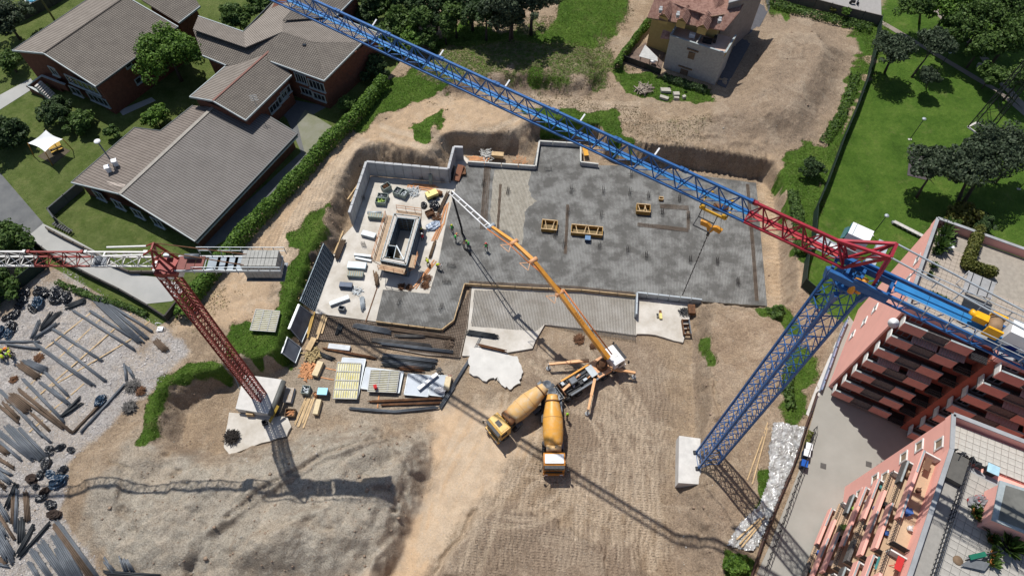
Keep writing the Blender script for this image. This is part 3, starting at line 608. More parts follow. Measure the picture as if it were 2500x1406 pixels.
def planks(name, p, q, n, w, m, label, z=None, cat='planks', spread=0.3, group=None):
    a = at(*p, z) if z is not None else on(*p); c = at(*q, z) if z is not None else on(*q)
    t = thing(name, label, cat, a, group=group); d = (c - a); L = d.length; d.normalize(); s = Vector((-d.y, d.x, 0)).normalized()
    for k in range(n):
        o = s * ((k - (n - 1) / 2) * w * 1.25); j = rnd.uniform(-.5, .5); e = s * rnd.uniform(-spread, spread)
        MB().beam(o + d * j + Vector((0, 0, .05 + .03 * (k % 2))), o + e + d * (L + rnd.uniform(-.6, .4)) + Vector((0, 0, .06 + .03 * (k % 2))), w, 0.05).build('plank', m, t)
    return t
def crate(name, px, py, L, w, h, rz, m, label, fill=None, z=None, cat='crate', group=None, lid=None):
    c = at(px, py, z) if z is not None else on(px, py); t = thing(name, label, cat, c, rz, group)
    for s in (-1, 1):
        MB().box((0, s * (w / 2 - .03), h / 2 + .08), (L, .06, h)).build('side_panel', m, t)
        MB().box((s * (L / 2 - .03), 0, h / 2 + .08), (.055, w - .125, h - .004)).build('end_panel', m, t)
    f = MB().box((0, 0, .1), (L - .12, w - .12, .05))
    for s in (-1, 1): f.box((s * (L / 2 - .12), 0, .04), (.12, w, .08))
    f.build('base', m, t)
    if lid: MB().box((0, 0, h + .12), (L + .05, w + .05, .09)).build('lid', lid, t)
    elif fill:
        b = MB()
        for k in range(16):
            a = rnd.uniform(0, 6.3); c_ = Vector((rnd.uniform(-.3, .3) * L, rnd.uniform(-.3, .3) * w, h * rnd.uniform(.5, .95))); v = Vector((math.cos(a), math.sin(a), rnd.uniform(-.4, .4))) * 0.28
            b.beam(c_ - v, c_ + v, 0.07)
        b.build('contents', fill, t)
    return t
def heap(name, px, py, r, h, m, label, cat, z=None, kind='rod', n=60, group=None, L=0.8):
    """loose heap of bars, boards or twigs"""
    c = at(px, py, z) if z is not None else on(px, py); b = MB(); rr = random.Random(px * 7 + py)
    for k in range(n):
        a = rr.uniform(0, 6.3); d = r * math.sqrt(rr.random()) * .7; p = Vector((d * math.cos(a), d * math.sin(a), rr.uniform(.05, h) * (1 - d / r * .7)))
        a2 = rr.uniform(0, 6.3); v = Vector((math.cos(a2), math.sin(a2), rr.uniform(-.25, .25))) * L * rr.uniform(.4, 1) / 2
        if kind == 'rod': b.beam(p - v, p + v, 0.05)
        elif kind == 'board': b.beam(p - v, p + v, 0.13, 0.04)
        else: b.beam(p - v, p + v, rr.uniform(.06, .16), .1)
    o = b.build(name, m); o.location = c; return tag(o, label, cat, group)
def lump(name, px, py, rx, ry, h, m, label, cat, z=None, rz=0, group=None, crink=0.35, seed=0):
    """crumpled bag or covered pile"""
    c = at(px, py, z) if z is not None else on(px, py); rr = random.Random(seed or int(px * 13 + py)); vs = []; fs = []; nu, nv_ = 14, 7
    for j in range(nv_ + 1):
        for i in range(nu):
            th = 2 * math.pi * i / nu; ph = j / nv_ * math.pi / 2; k = 1 + rr.uniform(-crink, crink) * .6
            vs.append((rx * math.cos(th) * math.cos(ph) ** .6 * k, ry * math.sin(th) * math.cos(ph) ** .6 * k, h * math.sin(ph) * k if j else -.05))
    for j in range(nv_):
        for i in range(nu): fs.append((j * nu + i, j * nu + (i + 1) % nu, (j + 1) * nu + (i + 1) % nu, (j + 1) * nu + i))
    o = MB().add(vs, fs).build(name, m); o.location = c; o.rotation_euler.z = rz; return tag(o, label, cat, group)
M_plast = mat('black_plastic', (0.012, 0.013, 0.016), 0.22, var=0.5, scale=6, bump=1.0, bscale=5, spec=0.7)
M_plastb = mat('blue_black_plastic', (0.02, 0.045, 0.08), 0.25, var=0.5, scale=6, bump=1.0, bscale=5, spec=0.7)
M_gcrate = mat('green_grey_steel', (0.22, 0.27, 0.25), 0.6, var=0.2)
zl = ZL
crate('steel_crate', 944, 463, 1.3, .95, .8, .7, M_gcrate, 'grey steel crate with a pole sticking out, furthest up the pale floor', M_rust, zl, group='grey steel crates on the pale floor')
crate('steel_crate', 972, 474, 1.2, .95, .8, 1.1, M_gcrate, 'left of the touching pair of grey steel crates', M_steel, zl, group='grey steel crates on the pale floor')
crate('steel_crate', 987, 479, 1.2, .95, .8, 1.1, M_gcrate, 'right of the touching pair of grey steel crates', M_steell, zl, group='grey steel crates on the pale floor')
crate('steel_crate', 936, 485, 1.5, .8, .7, -.1, M_gcrate, 'grey steel crate behind the one filled with green parts', M_steel, zl, group='grey steel crates on the pale floor')
crate('steel_crate', 931, 497, 1.5, .9, .7, -.1, M_gcrate, 'grey steel crate filled with yellow green parts near the left wall', mat('lime_parts', (.35, .5, .1)), zl, group='grey steel crates on the pale floor')
heap('steel_frame_pile', 1009, 469, 1.3, .6, M_steell, 'pile of galvanised steel frames beside the paired crates', 'steel frames', zl, n=50, L=1.3)
planks('plank_stack', (1000, 453), (1072, 466), 4, .2, M_woodo, 'orange timber planks lying near the wall shadow', zl)
planks('plank_stack', (1000, 450), (1062, 456), 2, .15, M_woodo, 'two thin orange planks along the shaded wall foot', zl)
# compressor with reel
c_ = thing('compressor', 'yellow wheeled site compressor on the pale floor', 'machine', at(1055, 482, zl), .5)
MB().box((0, 0, .75), (1.7, 1.0, .6)).build('hood', mat('pale_yellow_paint', (.72, .58, .2), .45), c_)
MB().box((0, 0, .3), (1.8, .9, .3)).build('chassis', M_dark, c_)
for s in (-1, 1): MB().tube([(.2, s * .5, .3), (.2, s * .62, .3)], .3, 12).build('wheel', M_black, c_)
MB().beam((.8, 0, .35), (1.7, 0, .3), .08).build('drawbar', M_yellow, c_)
MB().tube([(-.3, .2, 1.0), (-.3, .2, 1.25)], .07).build('exhaust', M_dark, c_)
tag(MB().lathe([(0, .35), (.08, .35), (.08, .2), (.4, .2), (.4, .35), (.48, .35)], (0, 0, .05), (0, 0, 1), 14).build('cable_reel', M_rust), 'round rusty cable reel beside the yellow compressor', 'reel'); bpy.data.objects['cable_reel'].location = at(1075, 476, zl)
lump('rubbish_bag', 1035, 503, .45, .55, .5, M_plast, 'smaller black bag left of the dark tarpaulin heap', 'bag', zl)
lump('rubbish_bag', 1062, 505, .8, .75, .7, M_plast, 'larger glossy black bag below the yellow compressor', 'bag', zl)
crate('dark_box', 1050, 524, 1.2, .9, .5, .5, M_rust, 'dark brown open box by the long bar bundle', M_rust, zl, cat='box')
heap('rusty_clamp_heap', 1066, 532, .9, .7, M_rust, 'heap of rusty clamps under the bar bundle', 'clamps', zl, n=60)
bundle('bar_bundle', (1095, 470), (1070, 524), .55, .3, M_rebarb, 'long brown bar bundle beside the placing hose', z=zl)
planks('plank_stack', (1090, 500), (1074, 556), 3, .15, M_woodo, 'thin orange planks along the slab edge beside the bar bundle', zl)
lump('tarpaulin', 1058, 553, 1.2, .7, .5, mat('pale_blue_sheet', (.3, .36, .45), .3, var=.4, scale=5), 'crumpled blue grey sheet east of the stair core', 'tarpaulin', zl, rz=.6)
planks('plank_stack', (1078, 548), (1062, 586), 3, .18, M_woodo, 'planks stacked beside the crumpled blue sheet', zl)
bundle('bar_bundle', (1062, 592), (1050, 630), .4, .3, M_woodd, 'brown bar bundle right of the stair core', z=zl)
planks('plank_stack', (1060, 640), (1013, 706), 3, .14, M_woodo, 'long orange planks running down beside the two yellow vested men', zl)
for x, y, r, L_ in ((1043, 681, .8, 'dark rusty heap right of the tower shadow'), (1039, 697, .8, 'rusty heap at the corner of the pale floor'), (980, 701, .6, 'small rusty clamp heap left below the tower shadow'), (1000, 702, .5, 'small rusty clamp heap mid way below the tower shadow')):
    heap('rusty_heap', x, y, r, .4, M_rust, L_, 'clamps', zl, n=60, group='rusty heaps on the pale floor')
def stack(name, px, py, L, w, n, th, rz, m, label, z=None, cat='formwork', ribs=False, group=None):
    c = at(px, py, z) if z is not None else on(px, py); t = thing(name, label, cat, c, rz, group)
    for s in (-1, 1): MB().box((s * L * .35, 0, .05), (.1, w, .1)).build('bearer', M_wood, t)
    for k in range(n):
        pn = MB().box((rnd.uniform(-.04, .04), rnd.uniform(-.03, .03), .1 + th * (k + .5)), (L, w, th * .9)).build('panel', m, t)
        if k == n - 1 and ribs:
            r = MB()
            for j in range(7): r.box((-L / 2 + L * (j + .5) / 7, 0, .12 + th * n), (.05, w, .05))
            r.build('rib', M_wood, pn)
    return t
stack('panel_stack', 921, 533, 2.4, .7, 3, .22, -.1, M_gcrate, 'rack of grey green panels with slotted top left of the tower', zl, ribs=True)
tag(MB().tube([(-1, 0, .25), (1, 0, .25)], .22, 10).build('steel_tube', M_steell), 'short grey tube lying above the slotted rack', 'tube'); bpy.data.objects['steel_tube'].location = at(915, 522, zl)
stack('panel_stack', 901, 577, 2.0, .8, 3, .17, -.3, M_steell, 'light grey stack of two panels left of the tower', zl)
stack('panel_stack', 887, 627, 2.4, .35, 2, .2, -.12, M_steell, 'narrow grey channel panel left of the tower foot', zl)
stack('panel_stack', 888, 635, 2.3, .3, 1, .2, -.22, M_steell, 'slanting grey channel panel beside the narrow one', zl)
stack('panel_stack', 873, 652, 2.5, 1.0, 4, .12, -.08, mat('pale_blue_steel', (.33, .42, .48), .45, .1), 'pale blue stack of panels lower left of the tower', zl)
stack('panel_stack', 869, 674, 2.1, .8, 4, .14, -.06, M_gcrate, 'stack with yellow slotted top below the pale blue panels', zl, ribs=True)
bundle('bar_bundle', (917, 668), (922, 698), .55, .5, M_woodd, 'short dark brown bundle upright below the tower', z=zl)
stack('blue_stack', 846, 701, 1.7, .7, 3, .2, -.08, mat('navy_steel', (.03, .06, .12), .5), 'navy blue trestle stack near the left bottom of the pale floor', zl, 'trestle')
heap('prop_pile', 873, 710, .9, .5, M_steell, 'tangle of galvanised props beside the navy stack', 'steel props', zl, n=26, L=1.2)
bundle('prop_bundle', (884, 726), (887, 757), .6, .4, M_steell, 'bundle of galvanised props at the foot of the pale floor', 'steel props', z=zl, n=4)
stack('beam_stack', 829, 737, 2.6, .6, 3, .13, .42, M_steell, 'slanted stack of grey steel beams at the foot of the pale floor', zl, 'beams')
crate('small_bin', 836, 757, .8, .6, .6, -.2, M_steel, 'small open blue grey bin at the foot of the pale floor', None, zl, 'bin')
bundle('bar_bundle', (838, 590), (823, 632), .75, .35, M_rebarb, 'brown roll of bars lying across the left edge of the pale floor', z=.6)
planks('rusty_channel', (921, 702), (893, 786), 1, .12, M_rust, 'single rusty channel across the pale floor', zl, 'channel', .02)
MB().beam(at(1052, 452, .45), at(1050, 426, 2.0), .5, .06).build('leaning_board', M_gcrate); tag(bpy.data.objects['leaning_board'], 'grey green board leaning on the shaded wall', 'board')
MB().beam(at(1101, 440, .45), at(1110, 405, 2.6), .45, .1).build('leaning_sheet', M_dark); tag(bpy.data.objects['leaning_sheet'], 'black sheet leaning in the corner of the retaining wall', 'sheet')
MB().beam(at(1114, 442, .9), at(1126, 404, 1.6), .9, .35).build('timber_pack', mat('red_brown_timber', (.19, .08, .045), .8)); tag(bpy.data.objects['timber_pack'], 'red brown timber pack beside the black leaning panel', 'timber')
stack('frame_stack', 1133, 420, .5, 1.5, 2, .15, .1, M_rust, 'short brown frame right of the red brown timber pack', .9, 'frame')
heap('rubble_pile', 1190, 382, 1.6, .8, mat('rubble', (.42, .42, .4), .9), 'pile of broken grey concrete slabs and boards above the slab', 'rubble', .6, 'lump', 50, L=1.2)
stack('crate_pile', 1215, 383, 1.8, .8, 4, .15, -.1, M_wood, 'timber crate stack beside the rubble pile', .5, 'timber')
planks('plank_stack', (1148, 388), (1190, 392), 5, .2, M_woodo, 'orange boards laid behind the kicker wall', .9)
heap('rebar_offcuts', 1270, 396, 1.6, .3, M_woodo, 'scattered wood offcuts behind the kicker wall', 'offcuts', .8, n=30, L=1.2)
planks('plank_stack', (885, 437), (850, 497), 2, .16, M_wood, 'two yellow planks leaning in the trench outside the left wall', 1.0)
planks('plank_stack', (836, 570), (818, 625), 1, .2, M_wood, 'single plank at the left edge of the pale floor', .5)
# timber void boxes in the slab
def void_box(px, py, L, w, h, label, n):
    t = thing('timber_box', label, 'timber box', at(px, py, ZS), ROT, 'timber boxes set in the wet slab'); mt = mat('yellow_timber', (.34, .20, .05), .75, var=.25, scale=3)
    for s in (-1, 1):
        MB().box((0, s * w / 2, h / 2), (L, .09, h)).build('side_board', mt, t); MB().box((s * L / 2, 0, h / 2), (.09, w - .1, h)).build('end_board', mt, t)
        MB().box((0, s * w / 2, h + .02), (L + .1, .12, .05)).build('top_batten', M_wood, t)
    MB().box((0, 0, .05), (L - .1, w - .1, .06)).build('bottom', M_ply, t)
    for k in range(n):
        x = lerp(-L / 2, L / 2, (k + 1) / (n + 1)); MB().beam((x, -w / 2 + .05, h * .9), (x + (.3 if k % 2 else -.3), w / 2 - .05, h * .8), .09).build('brace', M_wood, t)
void_box(1569, 516, 1.9, 1.3, .8, 'square yellow timber box with fan shaped braces in the slab', 3)
void_box(1432, 568, 4.3, 1.4, .7, 'long yellow timber box with braces in the middle of the slab', 4)
void_box(1341, 556, 2.1, 1.6, .7, 'square brown timber box left of the long one in the slab', 2)
void_box(1613, 488, .55, .45, .4, 'tiny yellow timber box beyond the others in the slab', 0)
crate('tool_box', 1434, 587, .7, .7, .5, ROT, mat('navy_paint', (.02, .04, .09), .4), 'small blue black box below the long timber box', None, ZS, 'box', lid=mat('blue_lid', (.1, .2, .35), .4))
# ---------------- tower cranes ----------------
def mast_mesh(w, h, m, name, bays=3, ch=0.17, br=0.075, dense=False):
    b = MB(); k = w / 2; cs = [(-k, -k), (k, -k), (k, k), (-k, k)]
    for x, y in cs: b.beam((x, y, 0), (x, y, h), ch)
    for i in range(4):
        (x0, y0), (x1, y1) = cs[i], cs[(i + 1) % 4]
        for j in range(bays):
            z0, z1 = h * j / bays, h * (j + 1) / bays; zm = (z0 + z1) / 2
            b.beam((x0, y0, z0), (x1, y1, z0), br)
            if dense:
                xm, ym = (x0 + x1) / 2, (y0 + y1) / 2
                b.beam((x0, y0, z0), (xm, ym, z1), br); b.beam((x1, y1, z0), (xm, ym, z1), br)
            elif j % 2 == i % 2: b.beam((x0, y0, z0), (x1, y1, z1), br)
            else: b.beam((x1, y1, z0), (x0, y0, z1), br)
        b.beam((x0, y0, h - .03), (x1, y1, h - .03), br * 1.3)
    # inside ladder
    for s in (-.2, .2): b.beam((s, k * .5, 0), (s, k * .5, h), .05)
    for j in range(int(h / .4)): b.beam((-.2, k * .5, j * .4 + .2), (.2, k * .5, j * .4 + .2), .04)
    return b.mesh(name, m)
def jib_mesh(L, w, hh, m, name, bays=3, ch=0.14, top=0.16, br=0.07, wide=0.14, deck=None):
    b = MB(); k = w / 2
    b.beam((0, -k, 0), (L, -k, 0), ch); b.beam((0, k, 0), (L, k, 0), wide, ch); b.beam((0, 0, hh), (L, 0, hh), top)
    for j in range(bays):
        x0, x1 = L * j / bays, L * (j + 1) / bays; xm = (x0 + x1) / 2
        for s in (-k, k): b.beam((x0, s, 0), (xm, 0, hh), br); b.beam((x1, s, 0), (xm, 0, hh), br)
        b.beam((x0, -k, 0), (x0, k, 0), br); b.beam((x0, -k, 0), (x1, k, 0), br * .7)
    b.box((0.12, 0, hh), (.35, .26, .26)); b.box((L - .12, 0, hh), (.35, .26, .26))
    return b.mesh(name, m)
def place(me, p, q, parent, name, roll_up=(0, 0, 1)):
    """object whose local +X runs from p to q"""
    a = (q - p).normalized(); u = Vector(roll_up); y = u.cross(a).normalized(); z = a.cross(y)
    o = bpy.data.objects.new(name, me); C.objects.link(o); o.parent = parent
    o.matrix_basis = Matrix.Translation(p) @ Matrix((a, y, z)).transposed().to_4x4(); return o
# ---- blue crane ----
crb = thing('tower_crane', 'tall blue tower crane with a long blue jib, red root section and white cab', 'crane')
BASE = at(1721.5, 1124, 1.9); TOP = at(2068, 688, 39.0)
blk = AT([(1658,1063),(1770,1078),(1770,1186),(1656,1178)], 1.9)
tag(MB().prism([(p.x, p.y) for p in blk], -.5, 1.9).build('foundation_block', mat('crane_base_concrete', (.54, .53, .505), .85, var=.12, scale=1.2)), 'large white concrete block under the blue tower crane', 'foundation')
for sx, sy in ((-1, 1), (-1, -1), (1, -1), (1, 1)): MB().box(BASE + Vector((sx * .93 - .12, sy * .93, .1)), (.4, .4, .2)).build('anchor_plate', M_dark, crb)
NSEC = 12; msec = mast_mesh(1.85, (TOP - BASE).length / NSEC, M_blue, 'mast_section', 2, .18, .055, True)
dv = (TOP - BASE).normalized(); rq = dv.to_track_quat('Z', 'Y'); rotm = (Matrix.Translation((0, 0, 0)) @ Vector((0, 0, 1)).rotation_difference(dv).to_matrix().to_4x4())
for k in range(NSEC):
    o = bpy.data.objects.new('mast_section', msec); C.objects.link(o); o.parent = crb
    o.matrix_basis = Matrix.Translation(BASE.lerp(TOP, k / NSEC)) @ rotm
ZB = 41.0
a0 = at(661, 0, ZB); a1 = at(1816, 541, ZB); JU = (a1 - a0).normalized(); JN = Vector((-JU.y, JU.x, 0)); JW = 1.0
def J(s, o=0.0, z=0.0):                # along the jib (s), across (o, from the near chord), above the chords (z)
    p = a0 + JU * s + JN * (o + 0.0); p.z = ZB + z; return p
sm0 = (TOP - a0).dot(JU)               # where the mast stands along the jib
sR = (a1 - a0).length                  # end of the blue part
jsec = jib_mesh(5.25, JW, 1.65, M_blue, 'jib_section', 3, .15, .17, .07, .2)
jsecr = jib_mesh(sm0 - .9 - sR, JW, 1.65, M_red, 'jib_root_section', 5, .16, .18, .085, .22)
s_ = sR
while s_ > -18:
    place(jsec, J(s_ - 5.25, JW / 2), J(s_ - .02, JW / 2), crb, 'jib_section'); s_ -= 5.25
place(jsecr, J(sR, JW / 2), J(sm0 - .9, JW / 2), crb, 'jib_root_section')
b = MB(); s_ = sR + .2
while s_ > -18: s_ -= 1.0
b.beam(J(-18, JW * .8, -.02), J(sR, JW * .8, -.02), .24, .03); b.build('jib_walkway', M_bluel, crb)
b = MB(); b.beam(J(sR, JW * .8, -.02), J(sm0 - 1.5, JW * .8, -.02), .24, .03); b.build('jib_walkway', mat('pale_red_paint', (.42, .06, .06), .5), crb)
for s in (4.5, 10.5, 17.3, 23.6, 30.3, 36.5):
    MB().beam(J(s, JW + .1, .9), J(s + .1, JW + .75, 1.3), .12, .05).build('marker_flag', M_white, crb)
# root frame and head
b = MB(); e = sm0 - .9
A1, A2 = J(e + 1.9, JW + .15, 2.9), J(e + 1.9, -.1, 2.9); nd = J(e - 1.2, JW / 2, 1.65)
for A_ in (A1, A2): b.beam(nd, A_, .18)
b.beam(A1, A2, .18)
for A_, o in ((A1, JW), (A2, 0)): b.beam(A_, J(e, o, 0), .16); b.beam(A_, J(e + 2.2, o, -.4), .14); b.beam(nd, J(e, o, 0), .12)
b.beam(A1, J(e, 0, 0), .08); b.beam(A2, J(e, JW, 0), .08)
b.build('head_frame', M_red, crb)
hc = Vector((TOP.x, TOP.y, 39.0))
MB().lathe([(0, 1.0), (.3, 1.1), (.4, 1.1), (.4, .6), (.9, .6)], hc, (0, 0, 1), 24).build('slewing_ring', M_blue, crb)
b = MB()
for o in (-.3, JW + .3): b.beam(J(e - .6, o, -.65), J(e + 3.4, o, -.65), .3, .6)
for k in range(5): b.beam(J(e - .5 + .95 * k, -.3, -.6), J(e - .5 + .95 * k, JW + .3, -.6), .2, .3)
b.build('slewing_platform', M_blue, crb)
for k in range(2): MB().tube([hc + Vector((.15 - .5 * k, -1.2, .6)), hc + Vector((.3 - .5 * k, -.9, 1.75))], .22, 10).build('slewing_motor', mat('orange_motor', (.65, .28, .03), .4), crb)
for sg in range(4):
    x, y = [(-1, -1), (1, -1), (1, 1), (-1, 1)][sg]
    MB().beam(TOP + Vector((x * .93, y * .93, -.9)), TOP + Vector((x * 1.05, y * 1.05, .1)), .4, .3).build('corner_bracket', M_blue, crb)
# counter-jib
CL = sm0 + 22
b = MB()
for o in (-.35, JW + .35):
    b.beam(J(e + 1, o, -.2), J(CL, o, -.2), .16, .3); b.beam(J(e + 1, o, -.95), J(CL, o, -.95), .12)
s = e + 1
while s < CL - 1.6:
    for o in (-.35, JW + .35): b.beam(J(s, o, -.95), J(s + .8, o, -.2), .07); b.beam(J(s + .8, o, -.2), J(s + 1.6, o, -.95), .07)
    b.beam(J(s, -.35, -.95), J(s + 1.6, JW + .35, -.95), .06); b.beam(J(s, -.35, -.95), J(s, JW + .35, -.95), .06); s += 1.6
b.build('counter_jib_truss', M_blue, crb)
for k in range(9):
    s0_ = lerp(e + 3.4, CL, k / 9); s1_ = lerp(e + 3.4, CL, (k + .985) / 9); MB().beam(J(s0_, JW * .55, -.03), J(s1_, JW * .55, -.03), .85, .05).build('deck_plate', M_bluel, crb)
b = MB()
for o in (-.75, JW + .75):
    for hz in (.5, 1.0): b.beam(J(e + 4, o, hz), J(CL, o, hz), .045)
    s = e + 4
    while s < CL: b.beam(J(s, o, -.1), J(s, o, 1.0), .05); s += 1.5
b.build('guard_rail', M_steell, crb)
b = MB(); b.beam(A1, J(CL + 2, JW + .3, .6), .09); b.beam(A2, J(CL + 2, -.1, .6), .09); b.build('tie_rod', M_steell, crb)
# jib part: yellow winch, white cabinet and banner on the counter-jib
wq = at(2428, 795, ZB + .6); wi = MB(); wd = JU
wi.tube([wq - JN * .55, wq + JN * .55], .42, 14); wi.build('winch_drum', mat('winch_rope', (.25, .16, .09), .7), crb)
b = MB(); b.box(wq - JN * .62, (.9, .14, .9), math.atan2(JU.y, JU.x)); b.box(wq + JN * .62, (.9, .14, .9), math.atan2(JU.y, JU.x)); b.box(wq - JU * .9 + Vector((0, 0, .1)), (.8, .5, .5), math.atan2(JU.y, JU.x)); b.tube([wq - JU * .8, wq - JU * 1.6 + Vector((0, 0, .3))], .2, 8)
b.build('winch_frame', mat('winch_yellow', (.75, .38, .01), .4), crb)
MB().box(at(2486, 822, ZB + .7), (1.5, 1.0, 1.4), math.atan2(JU.y, JU.x)).build('switch_cabinet', M_white, crb)
def text(s, size, loc, rot, m, parent=None, name='lettering', ext=0.01):
    cu = bpy.data.curves.new(name, 'FONT'); cu.body = s; cu.size = size; cu.extrude = ext; cu.align_x = 'CENTER'; cu.align_y = 'CENTER'
    o_ = bpy.data.objects.new(name, cu); C.objects.link(o_); dg = bpy.context.evaluated_depsgraph_get(); me_ = bpy.data.meshes.new_from_object(o_.evaluated_get(dg))
    bpy.data.objects.remove(o_); me_.materials.clear(); me_.materials.append(m); o = bpy.data.objects.new(name, me_); C.objects.link(o)
    o.parent = parent; o.matrix_basis = Matrix.Translation(loc) @ rot.to_4x4(); return o
ja = math.atan2(JU.y, JU.x); bp_ = at(2480, 852, ZB + .1)
bn = MB(); bn.beam(bp_ - JU * 1.6, bp_ + JU * 1.6, .08, .9); bn.build('banner', M_bluel, crb)
RB = Matrix((JU, Vector((0, 0, 1)), JU.cross(Vector((0, 0, 1))))).transposed()
text('M', .8, bp_ + JU * .5 - JN * .06, RB, M_white, crb); MB().add([bp_ - JN * .06 + JU * x + Vector((0, 0, z)) for x, z in ((-.75, -.3), (0, -.3), (.1, .3), (-.3, .3))], [(0, 1, 2, 3)]).build('logo_mark', mat('logo_navy', (.01, .03, .2), .5), crb)
# cab and boxes
cabc = at(2090, 584, 39.6); ca = ja
cb = MB().box(cabc, (1.5, 1.15, 1.7), ca); cb.build('cab', M_white, crb)
xr, yr = Vector((math.cos(ca), math.sin(ca), 0)), Vector((-math.sin(ca), math.cos(ca), 0))
MB().box(cabc - xr * .78 + Vector((0, 0, .1)), (.06, 1.0, 1.4), ca).build('windscreen', mat('teal_glass', (.03, .12, .14), .06, spec=.6), crb)
b = MB(); q = [cabc - xr * 1.0 + yr * .55 + Vector((0, 0, .0)), cabc - xr * 1.0 - yr * .55, cabc - xr * .45 - yr * .55 + Vector((0, 0, .88)), cabc - xr * .45 + yr * .55 + Vector((0, 0, .88))]
b.add([p for p in q], [(0, 1, 2, 3)]); b.build('roof_window', MATS['teal_glass'], crb)
b = MB(); b.box(at(2040, 612, 39.2), (3.2, 1.3, .06), ca); b.build('cab_platform', M_dark, crb)
b = MB()
for s in (-1, 1): b.beam(at(2040, 612, 40.2) - xr * 1.6 + yr * .6 * s, at(2040, 612, 40.2) + xr * 1.6 + yr * .6 * s, .05)
b.build('cab_rail', M_steell, crb)
MB().box(at(2006, 588, 39.8), (.95, .7, .15), ca).build('grey_box', M_steell, crb)
MB().box(at(2032, 606, 39.8), (.5, .4, .6), ca).build('control_box', M_white, crb)
MB().box(at(2148, 612, 39.4), (.75, 1.5, .5), ca).build('electric_cabinet', mat('pale_steel', (.35, .38, .42), .5), crb); MB().box(at(2120, 650, 39.4), (.7, 1.0, .5), ca).build('electric_cabinet', MATS['pale_steel'], crb)
# trolley and hook
ts = (at(1747, 510, ZB - .5) - a0).dot(JU); tr = MB()
for o in (-.2, JW + .2): tr.beam(J(ts - 1, o, -.35), J(ts + 1, o, -.35), .12, .2)
for s in (-1, 1): tr.beam(J(ts + s, -.2, -.35), J(ts + s, JW + .2, -.35), .1, .15)
for s in (-.8, .8):
    for o in (-.25, JW + .25): tr.lathe([(0, .16), (.1, .16)], J(ts + s, o, -.15), JN, 10)
tr.build('trolley', mat('trolley_yellow', (.55, .3, .02), .5), crb)
MB().tube([J(ts - .2, .3, -.3), J(ts + .8, .6, -.3)], .28, 12).build('trolley_winch', M_rust, crb)
b = MB(); pc = J(ts - .2, -1.0, -1.0)
for dx in (-.6, .6):
    b.beam(pc + JU * dx - JN * .4, pc + JU * dx + JN * .5, .07)
b.beam(pc - JU * .6 - JN * .4, pc + JU * .6 - JN * .4, .07); b.beam(pc - JU * .6 + JN * .5, pc + JU * .6 + JN * .5, .07)
for dx in (-.6, .6): b.beam(pc + JU * dx + JN * .5, J(ts - .2 + dx, -.2, -.3), .06)
b.build('trolley_cage', M_dark, crb)
hk = at(1735, 556, 36.5); b = MB()
b.add([hk + JU * x * 1.0 + Vector((0, 0, z)) for x, z in ((-.9, .35), (-.4, .45), (0, .2), (.4, .45), (.9, .35), (.8, -.1), (.3, -.05), (.12, -.5), (-.12, -.5), (-.3, -.05), (-.8, -.1))], [tuple(range(11))])
hv = b.v; b2 = MB(); P_ = [Vector(v) for v in hv]; n_ = len(P_)
b2.add([p - JN * .12 for p in P_] + [p + JN * .12 for p in P_], [tuple(range(n_)), tuple(range(2 * n_ - 1, n_ - 1, -1))] + [(i, i + n_, (i + 1) % n_ + n_, (i + 1) % n_) for i in range(n_)])
b2.build('hook_block', mat('hook_orange', (.50, .22, .02), .5), crb)
b = MB()
for dx in (-.75, .75): b.beam(hk + JU * dx + Vector((0, 0, .3)), J(ts - .2 + dx * .8, JW / 2, -.4), .025)
b.build('hoist_rope', M_dark, crb)
MB().tube([hk + Vector((0, 0, -.5)), hk + Vector((0, 0, -1.0))], .12, 8).build('hook', M_dark, crb)
chn = MB(); hb_ = hk + Vector((0, 0, -1.0))
for k in range(34):
    z = -k * .27; chn.box(hb_ + Vector((0.01 * (k % 3), 0, z - .13)), (.09 if k % 2 else .03, .03 if k % 2 else .09, .24))
tag(chn.build('lifting_chain', M_dark), 'long dark lifting chain hanging from the orange hook block', 'chain')
# ---- red crane ----
crr = thing('tower_crane', 'smaller dark red tower crane with red and white jib and grey counterweights', 'crane')
RBs = at(633, 966, 1.5); RT = at(402, 660, 28.3)
rbk = AT([(596,914),(689,926),(659,1011),(575,997)], 1.5)
tag(MB().prism([(p.x, p.y) for p in rbk], .25, 1.5).build('foundation_block', MATS['crane_base_concrete']), 'large white concrete block under the dark red tower crane', 'foundation')
for k in range(3):
    p = rbk[3].lerp(rbk[2], .2 + .3 * k); MB().box((p.x + .15, p.y + .4, .1), (.5, .5, .3)).build('support', M_concd, bpy.data.objects['foundation_block.001'])
NS = 9; rsec = mast_mesh(1.2, (RT - RBs).length / NS, M_redd, 'red_mast_section', 4, .14, .06, True)
dr = (RT - RBs).normalized(); rr_ = Vector((0, 0, 1)).rotation_difference(dr).to_matrix().to_4x4() @ Matrix.Rotation(math.radians(-23), 4, 'Z')
for k in range(NS):
    o = bpy.data.objects.new('mast_section', rsec); C.objects.link(o); o.parent = crr; o.matrix_basis = Matrix.Translation(RBs.lerp(RT, k / NS)) @ rr_
ZR = 30.0; yj0, yj1 = 32.5, 33.45; ym = (yj0 + yj1) / 2
xs = [-27.9 - 2.4, -35.6, -40.4, -45.2, -50, -54.8, -59.6, -64.4, -69.2]
cols = [M_whitec, M_redd, M_whitec, M_redd, M_whitec, M_redd, M_whitec, M_redd]
for k in range(8):
    L = xs[k] - xs[k + 1]; me_ = jib_mesh(L, .95, 1.45, cols[k], 'red_jib_section', 4, .13, .13, .06, .13)
    o = link('jib_section', me_, crr, (xs[k + 1], ym, ZR))
b = MB()
